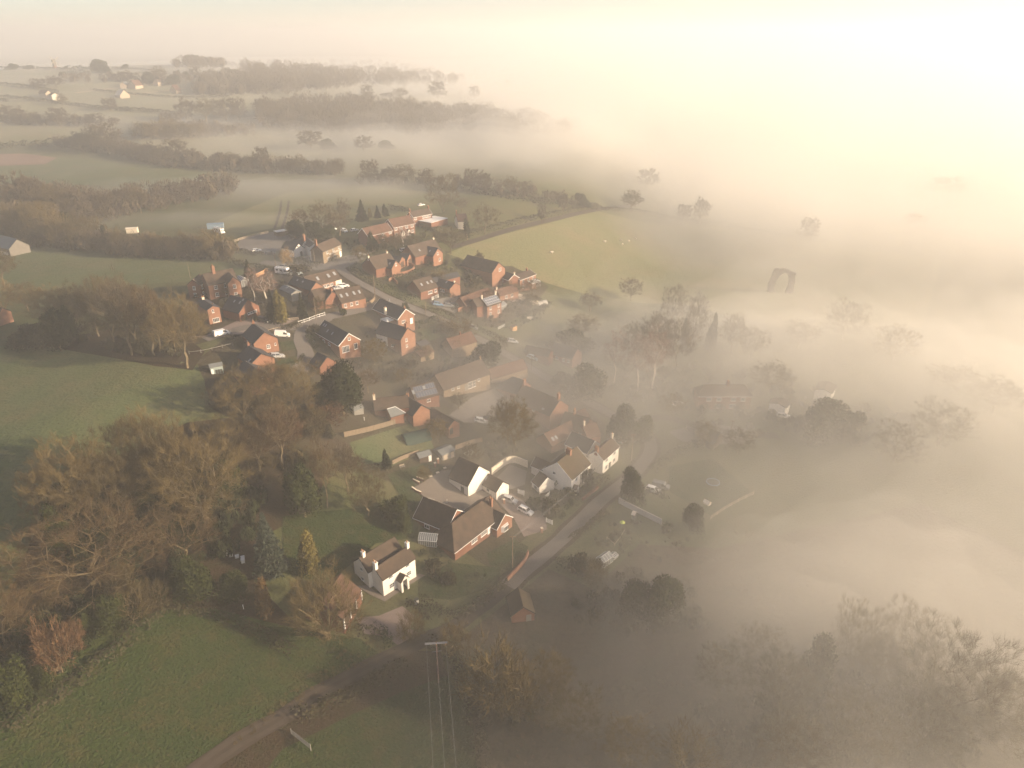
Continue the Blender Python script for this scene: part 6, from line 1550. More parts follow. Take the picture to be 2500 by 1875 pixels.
def windmill():
    g = at(135, 167); root = link('windmill', None); root.matrix_basis = T3(g[0], g[1], g[2] - .3, -.75)
    kk = project(*g)[2] / FPX; s = 21 * kk / 14.0
    MB().tube((0, 0, 0), (0, 0, 4.2 * s), 3.4 * s, 3.0 * s, 12).build('roundhouse', M_BRICK2, root)
    MB().box(-2.6 * s, 2.6 * s, -2.0 * s, 2.0 * s, 4.2 * s, 11 * s).build('body', mat('mill_boards', (.16, .15, .14), .85, .1), root)
    MB().prism([(-2.8 * s, 11 * s), (2.8 * s, 11 * s), (2.3 * s, 12.8 * s), (0, 14 * s), (-2.3 * s, 12.8 * s)], -2.2 * s, 2.2 * s).build('roof', MATS['mill_boards'], root)
    MB().box(2.61 * s, 2.7 * s, -1.9 * s, 1.9 * s, 4.3 * s, 11 * s).build('front_panel', MATS['grey_board'], root)
    MB().tube((2.6 * s, 0, 11.4 * s), (3.7 * s, 0, 11.6 * s), .35 * s).build('windshaft', M_DARKWOOD, root)
    for a in range(4):
        t = a * math.pi / 2 + .6; u = np.array([0, math.cos(t), math.sin(t)]); v = np.array([0, -math.sin(t), math.cos(t)]); o = np.array([3.6 * s, 0, 11.6 * s]); b = MB()
        b.bar(o, o + u * 8.6 * s, .5 * s, .4 * s, up=(1, 0, 0)).bar(o + u * 2 * s + v * 1.3 * s, o + u * 8.6 * s + v * 1.3 * s, .16 * s, .16 * s, up=(1, 0, 0))
        for q in np.linspace(2, 8.6, 9): b.bar(o + u * q * s, o + u * q * s + v * 1.3 * s, .3 * s, .2 * s, up=(1, 0, 0))
        b.build('sail', mat('sail_wood', (.30, .27, .23), .8, .05), root)
    MB().bar((-2 * s, 0, 4.6 * s), (-5.5 * s, 0, .2 * s), .5 * s, .3 * s).build('tail_ladder', M_WOOD, root)
    tag(root, 'dark post windmill with pale sails on the hilltop', 'windmill')
windmill()
# sheep on the pale field
def sheep_mesh():
    bm = bmesh.new()
    bmesh.ops.create_uvsphere(bm, u_segments=12, v_segments=8, radius=1)
    for v in bm.verts:
        x, y, z = v.co; v.co = (x * .55, y * .27 * (1 - .12 * x), .58 + z * .29 + .02 * math.sin(9 * x))
    def limb(p, q, r0, r1):
        t = MB().tube(p, q, r0, r1, 7); k = [bm.verts.new(c) for c in t.v]
        for f in t.f: bm.faces.new([k[i] for i in f])
    for x in (-.34, .34):
        for y in (-.13, .13): limb((x, y, .5), (x + .02, y, .28), .075, .05); limb((x + .02, y, .29), (x - .01, y, 0), .045, .035)
    limb((.45, 0, .66), (.68, 0, .62), .14, .1); limb((.66, 0, .64), (.88, 0, .48), .1, .055)
    for y in (-.12, .12): limb((.68, y * .6, .68), (.64, y * 1.7, .66), .035, .015)
    limb((-.52, 0, .62), (-.62, 0, .4), .045, .03)
    me = bpy.data.meshes.new('sheep'); bm.to_mesh(me); bm.free(); me.shade_smooth(); me.materials.append(mat('fleece', (.62, .55, .46), .95, .1, 3.)); return me
sm_ = sheep_mesh()
for (px, a, lb) in ((('N', 1675, 1560), .3, 'pale sheep nearest the lane on the pale field'), (('N', 1780, 1552), 2.4, 'pale sheep between two others in the middle of the field'), (('N', 1830, 1557), .9, 'pale sheep close beside the one in the middle'),
                    (('N', 1875, 1543), 2.0, 'pale sheep farthest out towards the fog'), (('N', 1790, 1578), 1.2, 'grey sheep lying below the middle ones'), (('N', 1333, 1632), .2, 'lone sheep on the grass above the field barn'), (('B', 2195, 615), .4, 'lone pale sheep beyond the pink brick house')):
    g = at(*zp(px)); o = link('sheep', sm_); o.matrix_basis = T3(g[0], g[1], g[2] + .1, a, 1.5, 1.5, 1.5); tag(o, lb, 'sheep', 'sheep on the pale field')

# ---------------------------------------------------------------- trees and hedges
# the beech row on the edge of the meadow
plants([('tall0', 322, 868, 678, 120, 'tall bare beech with leaning pale trunk at the meadow edge, nearest the dark evergreens'),
        ('brown1', 335, 842, 690, 120, 'wide bare beech with reddish crown behind the leaning trunk'),
        ('russet0', 378, 870, 705, 100, 'red brown bare beech in the middle of the trunk row'),
        ('olive2', 458, 899, 726, 140, 'sunlit olive bare tree with forked pale trunk beside the orange gable'),
        ('russet1', 392, 857, 735, 80, 'slim russet bare tree behind the forked pale trunk'),
        ('tall1', 242, 822, 690, 100, 'bare tree at the thick end of the beech row by the evergreen'),
        ('brown3', 278, 836, 676, 120, 'broad dark crowned beech rising highest in the row'),
        ('russet1', 428, 858, 730, 70, 'thin bare tree between forked trunk and orange gable'),
        ('brown2', 190, 815, 700, 100, 'bare tree rising out of the ivy bushes at the meadow bank'),
        ('olive0', 130, 810, 698, 100, 'olive bare tree above the dark bank by the edge house'),
        ('brown0', 70, 760, 690, 80, 'bare tree beside the orange edge house'),
        ('brown2', 12, 705, 605, 80, 'bare tree cut by the picture edge on the meadow'),
        ('olive1', 15, 770, 680, 90, 'yellowish bare tree above the orange edge house')], 'bare trees of the meadow row')
plants([('yew0', 150, 858, 742, 85, 'dark ivy clad evergreen in the meadow bank, highest of the dark clump'),
        ('yew1', 105, 850, 778, 90, 'dark evergreen bush low in the meadow bank'),
        ('holly0', 175, 835, 725, 50, 'dark green holly against the beech trunks'),
        ('yew0', 60, 855, 800, 80, 'dark bush at the start of the meadow bank')], 'evergreens of the meadow bank', 'evergreen_tree')
# the big bare trees of the near wood
plants([('olive1', 390, 1215, 1003, 180, 'golden bare tree at the back of the near wood against the meadow'),
        ('brown0', 340, 1235, 1030, 200, 'dense brown bare tree with ivy at the meadow side of the near wood'),
        ('olive0', 508, 1300, 1062, 255, 'largest bare tree of the near wood with spreading golden crown'),
        ('olive2', 205, 1290, 1085, 200, 'bare tree with pale forked limbs at the field corner of the near wood'),
        ('olive3', 112, 1285, 1150, 90, 'small bare tree leaning over the frosty field edge'),
        ('brown2', 430, 1260, 1040, 170, 'bare tree between the two golden crowns in the near wood'),
        ('brown1', 300, 1300, 1110, 170, 'dark twiggy bare tree in the hollow of the near wood'),
        ('spread', 225, 1425, 1262, 360, 'wide fallen looking bare tree with long sunlit limbs at the wood front'),
        ('spread', 455, 1355, 1235, 190, 'low bare tree with curving limbs beside the beehives'),
        ('russet0', 690, 1145, 995, 130, 'russet bare tree below the orange gables'),
        ('russet1', 635, 1150, 1040, 110, 'smaller russet bare tree beside the golden crown'),
        ('brown3', 575, 1130, 1015, 130, 'brown bare tree at the meadow corner below the garden hut'),
        ('olive1', 600, 1030, 905, 150, 'olive bare tree in front of the lowest orange gable'),
        ('olive0', 715, 1035, 885, 160, 'golden green bare tree hiding the lowest orange gable'),
        ('russet0', 665, 990, 890, 100, 'thin bare tree right against the lowest orange gable'),
        ('spread', 15, 1575, 1440, 170, 'bare tree reaching in at the picture edge above the evergreens'),
        ('russet1', 800, 1240, 1080, 75, 'slender russet birch like tree beside the dark holly'),
        ('brown0', 900, 1260, 1150, 100, 'brown bare tree on the lawn behind the bungalow'),
        ('tall0', 850, 1200, 1085, 70, 'thin bare tree at the hedge below the fenced lawn')], 'bare trees of the near wood')
plants([('holly0', 745, 1262, 1108, 115, 'big dark holly between the lawns'),
        ('holly1', 345, 1250, 1120, 90, 'dark ivy mass inside the near wood below the meadow side'),
        ('holly0', 560, 1215, 1105, 80, 'dark green ivy clad tree behind the largest golden crown'),
        ('holly1', 165, 1340, 1215, 100, 'dark ivy clump under the field corner trees'),
        ('holly1', 965, 1265, 1200, 75, 'dark green bush tree on the bungalow lawn'),
        ('holly0', 985, 1300, 1235, 45, 'small bright green bush below the dark one on the bungalow lawn'),
        ('yew0', 838, 1010, 868, 135, 'great dark yew in front of the low garage'),
        ('yew1', 800, 1010, 915, 80, 'lower dark yew beside the great one'),
        ('yew1', 1180, 905, 826, 100, 'great round yew by the pink roofed house'),
        ('yew0', 1428, 975, 882, 120, 'round dark yew above the tall chimney house'),
        ('yew1', 1375, 950, 900, 80, 'dark low yew beside the road above the tall chimney house'),
        ('yew1', 1515, 1075, 984, 95, 'round yew dark in the fog above the corner cottage'),
        ('holly1', 1565, 1075, 1005, 70, 'lower dark bush joined to the round foggy yew'),
        ('yew0', 1400, 865, 795, 100, 'dark round yew beyond the foggy road'),
        ('holly1', 480, 1460, 1345, 120, 'dark laurel clump below the beehives'),
        ('holly0', 572, 1465, 1378, 85, 'green laurel clump next to the blue spruce'),
        ('holly0', 440, 1440, 1370, 70, 'dark laurel at the wood edge beside the beehive laurels'),
        ('holly1', 270, 1535, 1435, 100, 'green holly at the wood edge above the dark pasture'),
        ('holly0', 212, 1545, 1470, 60, 'dark holly beside the green one at the wood edge'),
        ('holly1', 45, 1715, 1600, 130, 'bright green evergreen at the picture edge above the pasture'),
        ('holly0', 115, 1690, 1610, 70, 'dark evergreen next to the rust leaved beech'),
        ('pointed', 945, 1150, 1090, 38, 'small dark fir beside the fenced lawn'),
        ('holly0', 1620, 1510, 1380, 120, 'tall dark evergreen alone in the foggy rough field'),
        ('yew0', 1555, 1500, 1415, 110, 'lower dark evergreen beside the tall one in the foggy field'),
        ('yew1', 1975, 1700, 1545, 120, 'dark evergreen looming in fog at the rough field corner'),
        ('yew0', 2010, 1065, 966, 130, 'dark evergreen clump standing out of the misty gardens'),
        ('yew1', 2065, 1070, 990, 80, 'second dark evergreen joined to the misty clump'),
        ('yew1', 1540, 1222, 1138, 78, 'dark conifer beside the white car across the lane'),
        ('yew0', 1690, 1290, 1225, 70, 'dark shrub on the misty lawn by the white coop')], None, 'evergreen_tree')
plants([('spruce', 664, 1396, 1250, 88, 'blue spruce with layered frosty boughs'),
        ('golden', 762, 1402, 1275, 78, 'golden leaved conifer on the dark lawn'),
        ('bronze', 650, 1512, 1390, 62, 'bronze conifer below the blue spruce'),
        ('golden', 690, 792, 700, 55, 'tall bronze green conifer behind the rail fence'),
        ('darkspruce', 668, 785, 705, 40, 'dark conifer joined to the bronze green one'),
        ('darkspruce', 739, 775, 713, 30, 'slim conifer by the panelled fence'),
        ('darkspruce', 608, 678, 632, 30, 'small dark conifer beyond the red farmhouse'),
        ('cypress', 585, 718, 680, 10, 'thin dark cypress at the red farmhouse corner'),
        ('darkspruce', 884, 538, 486, 34, 'tall dark spruce behind the terrace'),
        ('darkspruce', 922, 532, 500, 20, 'small spruce second from the tall one behind the terrace'),
        ('pointed', 941, 532, 494, 26, 'round topped fir at the end of the spruces behind the terrace'),
        ('golden', 904, 532, 504, 16, 'yellow green conifer between the dark spruces'),
        ('cypress', 1140, 585, 526, 26, 'dark columnar conifer beside the foggy cottage'),
        ('pointed', 910, 615, 560, 48, 'grey green pine in front of the lower terrace'),
        ('pointed', 1733, 860, 756, 48, 'dark pointed conifer in the foggy birch grove'),
        ('pointed', 1669, 865, 768, 40, 'second dark conifer in the foggy birch grove')], None, 'conifer')
plants([('yew0', 722, 582, 530, 60, 'dark evergreen behind the inn nearest the meadow'),
        ('yew1', 772, 588, 532, 55, 'dark evergreen behind the inn chimneys'),
        ('holly0', 805, 580, 540, 40, 'green evergreen behind the inn roof'),
        ('yew1', 2230, 490, 470, 30, 'faint evergreen far out in the fog')], None, 'evergreen_tree')
plants([('brown1', 788, 570, 494, 80, 'bare tree with hazy crown behind the inn'), ('russet0', 737, 572, 512, 55, 'smaller hazy bare tree behind the inn'),
        ('tall1', 842, 560, 486, 36, 'slender bare tree above the lower terrace'), ('russet1', 830, 575, 522, 60, 'russet bare tree beside the lower terrace'),
        ('birch0', 622, 735, 653, 40, 'white stemmed birch behind the barn house'), ('birch1', 652, 740, 664, 60, 'reddish birch with leaning white stem by the boards'),
        ('russet0', 966, 620, 570, 50, 'bare tree in front of the terrace'), ('brown0', 1010, 615, 575, 40, 'bare tree beside the long brown house'),
        ('brown2', 1101, 620, 556, 70, 'bare tree at the corner of the pale field'), ('olive1', 1070, 600, 560, 40, 'hazy bare tree behind the flat roofed hall'),
        ('brown1', 1184, 572, 500, 76, 'big dense bare tree beyond the columnar conifer'), ('tall0', 1127, 522, 486, 32, 'pale bare tree above the foggy cottage'),
        ('brown3', 1083, 516, 424, 92, 'great lone oak on the meadow above the terrace'), ('farbare0', 1322, 545, 500, 24, 'slim bare tree beside the field lane'),
        ('farbare1', 1375, 522, 470, 30, 'bare tree farther along the field lane'), ('yew1', 1419, 508, 466, 42, 'round dark tree at the bend of the field lane', 'evergreen_tree', 'tree'),
        ('brown0', 1539, 735, 680, 62, 'lone bare oak on the slope below the pale field'), ('farbare1', 1170, 655, 615, 22, 'small bare tree behind the field barn'),
        ('brown2', 1540, 518, 466, 56, 'bare tree in fog at the end of the field lane'), ('farbare0', 1580, 462, 414, 60, 'faint bare crown above the fog past the field lane'),
        ('farbare1', 1709, 545, 486, 44, 'dark bare tree on the far edge of the pale field'), ('farbare0', 1668, 540, 500, 40, 'smaller bare tree beside the dark one on the far field edge'),
        ('farbare0', 1971, 592, 534, 50, 'pale bare tree rising from fog beyond the pale field'), ('farbare1', 2226, 556, 522, 52, 'ghostly bare crown in the bright fog'),
        ('farbare0', 2306, 480, 434, 90, 'wide ghostly crown in the brightest fog'), ('farbare1', 1854, 376, 346, 60, 'faint tree pair in the far fog'), ('farbare0', 1706, 372, 348, 40, 'faint tree in the far fog'),
        ('birch0', 1499, 935, 808, 58, 'white stemmed birch on the foggy bank, nearest the yews'), ('birch1', 1556, 955, 816, 72, 'white stemmed birch with low fork on the foggy bank'),
        ('birch0', 1592, 952, 798, 84, 'tallest white stemmed birch on the foggy bank'), ('russet0', 1605, 880, 765, 90, 'reddish bare tree behind the tallest birch'),
        ('brown1', 1692, 850, 742, 70, 'bare tree behind the foggy conifers'), ('olive2', 1784, 870, 770, 70, 'bare tree at the foggy end of the birch grove'), ('brown3', 1640, 790, 698, 70, 'bare tree at the top of the birch grove'), ('tall1', 1697, 800, 716, 56, 'tall bare tree above the birch grove'),
        ('brown3', 2057, 830, 735, 110, 'bare crown rising from fog below the ruined arch'), ('brown0', 1950, 850, 785, 90, 'low dark crown in fog below the ruined arch'), ('olive1', 1640, 1020, 962, 72, 'small bare tree with white car beneath in fog'),
        ('olive2', 1255, 1105, 985, 125, 'golden bare tree by the tall chimney house'), ('russet1', 1238, 1085, 975, 60, 'reddish bare tree beside the golden one'), ('olive1', 1070, 1080, 1020, 60, 'orange brown bare tree against the stable'),
        ('olive0', 915, 890, 830, 70, 'small bare tree in the garden below the black roof'), ('olive3', 2070, 1650, 1478, 130, 'bare tree with pale limbs in fog over the rough field'), ('brown3', 2290, 1770, 1560, 300, 'great bare tree spreading in fog at the picture corner'),
        ('olive2', 2130, 1680, 1560, 120, 'bare tree between the foggy evergreen and the great corner tree'), ('brown1', 2330, 960, 900, 140, 'bare crown lost in bright fog at the picture side'), ('brown2', 2420, 1010, 930, 120, 'second bare crown lost in bright fog at the picture side')])
plants([('multi', 803, 1560, 1415, 190, 'many stemmed golden bare tree in front of the garage barn'), ('scrub1', 1205, 1725, 1585, 170, 'yellow brown willow clump below the power pole'), ('scrub1', 1265, 1750, 1630, 110, 'smaller willow clump fading into fog'),
        ('scrub1', 1110, 1590, 1525, 80, 'low thorn bush beside the lane bend'), ('scrub1', 1005, 1560, 1500, 70, 'yellowish scrub on the drive edge'), ('rustbush', 150, 1640, 1525, 105, 'rust leaved beech clump at the wood edge'), ('rustbush', 190, 1590, 1520, 50, 'small rust leaved bush beside the beech clump'),
        ('scrub0', 330, 1510, 1435, 110, 'brown thicket at the wood corner'), ('scrub0', 385, 1480, 1420, 80, 'brown briars below the spreading tree'), ('scrub0', 300, 1450, 1385, 90, 'dark briars under the spreading tree'),
        ('scrub1', 1680, 1890, 1805, 150, 'orange willow clump in fog at the picture foot'), ('scrub0', 2030, 1850, 1780, 120, 'brown thicket in the foggy rough field'), ('straw', 704, 660, 608, 34, 'straw coloured bush tree below the white inn wing'),
        ('scrub1', 532, 632, 563, 84, 'big olive bush at the end of the meadow hedge'), ('scrub1', 1120, 822, 785, 90, 'golden bush by the road above the pink roof'), ('scrub0', 1090, 815, 790, 60, 'brown bush on the garden bank by the road'),
        ('brownbush', 737, 664, 640, 66, 'mounded clipped bush opposite the inn'), ('boxbush', 988, 757, 732, 24, 'clipped yellow bush beside the dark roofed house'), ('boxbush', 840, 772, 745, 20, 'round bush at the mouth of the side street'), ('brownbush', 768, 812, 785, 40, 'brown clipped mound inside the road bend'),
        ('rustbush', 700, 1075, 1015, 90, 'reddish thicket below the hidden gable'), ('rustbush', 800, 1035, 985, 90, 'reddish scrub beside the board fence'), ('scrub0', 770, 1060, 1000, 80, 'brown scrub below the great yew'),
        ('brownbush', 1060, 1405, 1360, 46, 'brown bush between greenhouse and bungalow'), ('brownbush', 1100, 1425, 1385, 44, 'bush against the bungalow corner'), ('boxbush', 1360, 1190, 1150, 30, 'dark bush against the white gable'), ('brownbush', 1430, 1180, 1130, 60, 'garden shrubs between the two white houses'),
        ('boxbush', 1300, 1240, 1205, 44, 'green bush beside the parked white estate'), ('brownbush', 1340, 1260, 1215, 50, 'brown shrub behind the roadside gate'), ('boxbush', 1390, 1210, 1180, 40, 'dark shrub below the white house porch'), ('brownbush', 1405, 1395, 1345, 60, 'dark bush beside the allotment greenhouse'),
        ('boxbush', 1630, 1300, 1268, 34, 'clipped round bush at the end of the pale block wall'), ('scrub0', 1450, 1420, 1370, 70, 'thicket beside the lane below the allotment'), ('brownbush', 1290, 870, 850, 26, 'bush by the road in the mist'), ('boxbush', 1345, 850, 828, 40, 'low dark bush beyond the misty road'),
        ('brownbush', 1000, 900, 872, 40, 'shrub in the hollow by the stone store'), ('boxbush', 870, 1000, 965, 30, 'yellow green bush beside the grey roofed shed'), ('scrub0', 1150, 1130, 1085, 50, 'thicket behind the stable'), ('brownbush', 640, 705, 685, 40, 'garden bush behind the birches'),
        ('scrub0', 1250, 720, 690, 60, 'brown shrubs in the garden of the field house'), ('scrub0', 1290, 745, 720, 60, 'brown shrubs below the solar house'), ('brownbush', 1150, 690, 668, 50, 'hazy bush behind the hedged bungalow'), ('scrub1', 1075, 690, 660, 50, 'olive shrub above the dark lodge')], None, 'bush', 'bush')
# ivy and scrub that fills the wood floor
for k, (poly, n, hr, m_, lb) in enumerate(((((-60, 1560), (250, 1420), (400, 1400), (420, 1470), (300, 1520), (100, 1660), (-60, 1760)), 130, (1.5, 3.5), M_HEDGE, 0), (((120, 1300), (250, 1180), (420, 1140), (620, 1200), (640, 1310), (480, 1380), (250, 1400)), 150, (2, 4.5), M_HEDGEG, 0),
                                           (((520, 1060), (700, 1010), (800, 1090), (760, 1180), (600, 1180)), 90, (2, 4), M_TWIG, 0), (((120, 790), (260, 780), (460, 830), (440, 880), (250, 860), (110, 850)), 90, (1.5, 4), M_HEDGE, 0))):
    scatter_mass('undergrowth', poly, n, ['a', 'b', 'e'], hr, m_, 20 + k)
scatter_mass('undergrowth', [(120, 1250), (300, 1130), (480, 1110), (640, 1160), (650, 1290), (560, 1370), (420, 1330), (200, 1420)], 120, ['e'], (2.5, 6), M_LEAF, 27)
scatter_mass('undergrowth', [(-40, 1600), (180, 1460), (420, 1420), (420, 1480), (200, 1600), (-40, 1740)], 90, ['e'], (1.5, 3.5), M_LEAF, 28)
# hedges of the village and lanes
for r in (([(0, 1800), (120, 1715), (250, 1620), (395, 1488)], 3, 1.6, M_HEDGE, 'rough brown hedge bank between wood and dark pasture'), ([(395, 1488), (520, 1500), (640, 1555), (720, 1600)], 2.6, 1.8, M_HEDGE, 'dark hedge along the top of the dark pasture'),
          ([('K', 690, 480), ('K', 800, 470), ('K', 935, 500)], 2.6, 2.4, M_HEDGE, 'thick dark hedge between pasture and gravel drive'), ([('K', 935, 500), ('K', 950, 610)], 2.0, 1.6, M_HEDGEG, 'short hedge at the drive entrance'),
          ([('H', 1010, 980), ('H', 1300, 1130), ('H', 1560, 1010), ('H', 1780, 830)], 2.4, 1.6, M_HEDGE, 'rough roadside hedge below the white cottage lawn'), ([('H', 880, 1010), ('H', 1000, 1060), ('H', 1090, 1180)], 1.8, 1.0, M_HEDGE, 'low shrubs along the drive by the white tank'),
          ([('K', 215, 1130), ('K', 420, 1050), ('K', 620, 960), ('K', 850, 830), ('K', 1080, 700)], 3.0, 1.8, M_HEDGE, 'brown bramble hedge along the muddy lane'), ([('K', 1250, 560), ('K', 1400, 620), ('K', 1500, 780), ('K', 1550, 1000)], 3.4, 2.4, M_HEDGE, 'bramble belt below the power pole'),
          ([(560, 640), (620, 655), (700, 672), (760, 690)], 2.5, 1.8, M_HEDGE, 'dark hedge between meadow and motorhome'), ([('A', 1285, 765), ('A', 1450, 800), ('A', 1610, 840)], 3.0, 1.7, M_HEDGEG, 'clipped dark hedge opposite the inn'), ([('A', 640, 660), ('A', 800, 690), ('A', 960, 720)], 2.5, 1.6, M_HEDGE, 'hedge below the car park'),
          ([('B', 40, 800), ('B', 150, 870), ('B', 300, 950), ('B', 380, 975)], 3, 1.6, M_HEDGE, 'roadside hedge below the road corner house'), ([('B', 380, 990), ('B', 520, 1060), ('B', 650, 1120), ('B', 780, 1140)], 4.5, 2.0, M_HEDGEG, 'deep hedge between the main road and the bungalow'), ([('B', 500, 900), ('B', 620, 880), ('B', 750, 830), ('B', 900, 810), ('B', 1050, 780)], 2.5, 1.8, M_HEDGEG, 'hedge above the hedged bungalow'),
          ([('B', 800, 1240), ('B', 950, 1250), ('B', 1100, 1310), ('B', 1350, 1400)], 3.2, 1.8, M_HEDGE, 'dark hedge along the main road below the parking bay'), ([('D', 720, 520), ('D', 830, 510), ('D', 950, 440)], 2.5, 1.6, M_HEDGEG, 'square clipped hedge on the corner lawn'), ([('D', 950, 440), ('D', 1100, 510), ('D', 1240, 570)], 2.2, 1.5, M_TWIG_OLIVE, 'golden roadside hedge above the pink roof'),
          ([('D', 1380, 540), ('D', 1560, 620), ('D', 1700, 700)], 2.5, 1.4, M_HEDGE, 'misty hedge along the far side of the main road'), ([('B', 1850, 1320), ('B', 2000, 1260), ('B', 2200, 1160)], 2.0, 1.3, M_HEDGE, 'low hedge at the pale field corner below the solar house'), ([('B', 1900, 1090), ('B', 2050, 1130), ('B', 2150, 1220)], 2.2, 1.6, M_HEDGE, 'garden hedge of the field house fading into fog'),
          ([('N', 700, 1540), ('N', 900, 1490), ('N', 1150, 1425), ('N', 1420, 1370), ('N', 1640, 1335)], 4.5, 2.2, M_HEDGE, 'hedge along the field lane into the fog'), ([(1717, 545), (1850, 568), (1990, 590)], 3.5, 2.0, M_HEDGE, 'faint hedge on the far edge of the pale field'), ([(1460, 512), (1580, 522), (1717, 545)], 3.5, 2.0, M_HEDGE, 'hedge past the lane end along the pale field'),
          ([('C', 1100, 1085), ('C', 1350, 1000), ('C', 1420, 920)], 1.2, .8, M_HEDGEG, 'low hedge along the cul-de-sac lawns'), ([('C', 1480, 690), ('C', 1510, 760), ('C', 1600, 850)], 2, 1.2, M_HEDGEG, 'clipped hedge in the cul-de-sac bend'), ([('C', 500, 740), ('C', 640, 720), ('C', 740, 760)], 2, 1.4, M_HEDGE, 'dark shrubs by the pergola below the white van'),
          ([('C', 1150, 600), ('C', 1300, 600), ('C', 1370, 555)], 2, 1.3, M_HEDGE, 'shrubs between drive and side street'), ([('A', 1850, 1330), ('A', 2000, 1300), ('A', 2180, 1240)], 1.6, 1.2, M_HEDGEG, 'shrub border below the skylight bungalow'), ([('A', 1520, 1380), ('A', 1650, 1340), ('A', 1800, 1320)], 2.4, 1.4, M_TWIG_RED, 'russet border along the side street'),
          ([('A', 60, 1190), ('A', 180, 1210), ('A', 330, 1180)], 1.8, 1.3, M_HEDGE, 'shrubs in front of the red farmhouse'), ([('A', 1650, 760), ('A', 1740, 780), ('A', 1820, 740)], 2, 1.4, M_HEDGEG, 'dark shrubs against the front of the inn'), ([('E', 60, 850), ('E', 300, 860), ('E', 480, 830)], 2.4, 1.5, M_HEDGE, 'brown hedge below the fenced lawn'),
          ([('E', 1480, 660), ('E', 1650, 720), ('E', 1780, 780)], 1.6, 1.2, M_HEDGE, 'dark hedge beside the cottage yard'), ([('F', 640, 1640), ('F', 760, 1600), ('F', 830, 1640)], 2, 1.5, M_HEDGEG, 'clipped shrubs below the white gable'), ([('F', 880, 1640), ('F', 1050, 1540), ('F', 1240, 1400)], 3, 1.5, M_HEDGE, 'garden border in front of the white houses'),
          ([('G', 700, 1200), ('G', 880, 1060), ('G', 1090, 990)], 3.0, 2.0, M_HEDGE, 'hedge at the misty lawn by the lane'), ([('G', 380, 1480), ('G', 250, 1590), ('G', 130, 1680)], 2, 1.2, M_HEDGE, 'grassy hedge across the lane from the white gate'), ([('G', 560, 1350), ('G', 720, 1330), ('G', 830, 1400)], 2.0, 1.3, M_HEDGE, 'shrubs behind the pale block wall'),
          ([('D', 700, 800), ('D', 740, 740), ('D', 800, 710), ('D', 880, 700)], 2, 1.5, M_HEDGE, 'curved hedge round the half white house garden'), ([('D', 440, 960), ('D', 560, 900), ('D', 680, 880)], 2.5, 1.2, M_HEDGE, 'garden hedge above the gravelled hollow'), ([('D', 520, 1050), ('D', 700, 1080), ('D', 880, 1000)], 3.5, 1.6, M_HEDGE, 'shrubbery in the hollow before the long barn'),
          ([('B', 700, 560), ('B', 640, 510), ('B', 520, 480), ('B', 330, 520)], 3, 1.8, M_HEDGE, 'shrub belt between terrace and barn houses'), ([('B', 20, 560), ('B', 120, 600), ('B', 260, 590)], 3, 1.6, M_HEDGE, 'hedge beside the inn lane'), ([('B', 440, 130), ('B', 560, 150), ('B', 640, 165)], 3, 2.2, M_HEDGE, 'tall hedge between the spruces and the upper terrace'),
          ([('B', 780, 330), ('B', 900, 370), ('B', 1020, 350)], 2, 1.8, M_HEDGE, 'dark hedge below the flat roofed hall'), ([('L', 100, 340), ('L', 220, 330), ('L', 300, 360)], 3, 2.2, M_HEDGE, 'dark hedge in fog at the allotment corner')):
    hedge(r[0], r[1], r[2], r[3], r[4], seed=len(r[4]))
# far hedge lines
for r in (([(81, 590), (200, 596), (330, 618), (450, 625), (560, 632)], 7, 5, M_HEDGE, 'tall dark hedge between the two meadows'), ([(-20, 600), (60, 588), (110, 590)], 7, 5, M_HEDGE, 'dark hedge end beside the grey farm barn'),
          ([(-20, 362), (70, 358), (150, 352)], 6, 4, M_HEDGE, 'dark far hedge at the upper meadow edge'), ([(144, 355), (230, 370), (311, 375), (418, 402), (520, 414), (600, 418)], 6, 4, M_HEDGE, 'hedge under the misty hedgerow trees'), ([(600, 418), (700, 422), (840, 426)], 6, 3.5, M_HEDGE, 'far end of the misty hedgerow by the fog bank'),
          ([(-20, 295), (100, 302), (209, 308)], 5, 3, M_HEDGE, 'thin hedge under the hillside oaks'), ([(-20, 238), (60, 243), (200, 260), (323, 273)], 4.5, 2.5, M_HEDGE, 'thin dark hedge slanting over the hillside field'), ([(300, 268), (380, 274), (440, 280)], 5, 2.5, M_HEDGE, 'hedge at the foot of the hillside fields'),
          ([(-20, 208), (60, 214), (140, 228)], 5, 3, M_HEDGE, 'hedge below the hillside farmhouse'), ([(-20, 166), (60, 168), (170, 172)], 5, 2.5, M_HEDGE, 'hilltop hedge below the windmill'), ([(168, 177), (200, 179), (235, 180)], 7, 7, M_LEAF, 'tall clipped hilltop hedge beside the round dark tree'), ([(275, 168), (330, 170), (370, 174)], 5, 2.0, M_HEDGE, 'hilltop hedge past the small round tree'),
          ([(230, 222), (330, 232), (450, 240), (560, 238)], 4, 2, M_HEDGE, 'thin hedge below the pale hill track'), ([(470, 207), (560, 218), (640, 230)], 5, 2.5, M_HEDGE, 'hedge at the end of the hill gardens'), ([(1106, 450), (1200, 476), (1334, 498), (1455, 510)], 6, 3, M_HEDGE, 'hedge below the lone oak running towards the lane'), ([(20, 250), (-40, 246)], 4, 3, M_HEDGE, 'hedge stub at the picture edge on the hillside')):
    hedge(r[0], r[1], r[2], r[3], r[4], seed=len(r[4]) + 3, size=.9, dens=14)
ORD = ('first', 'second', 'third', 'fourth', 'fifth', 'sixth', 'seventh', 'eighth', 'ninth', 'tenth', 'eleventh', 'twelfth', 'thirteenth', 'fourteenth', 'fifteenth', 'sixteenth', 'seventeenth', 'eighteenth')
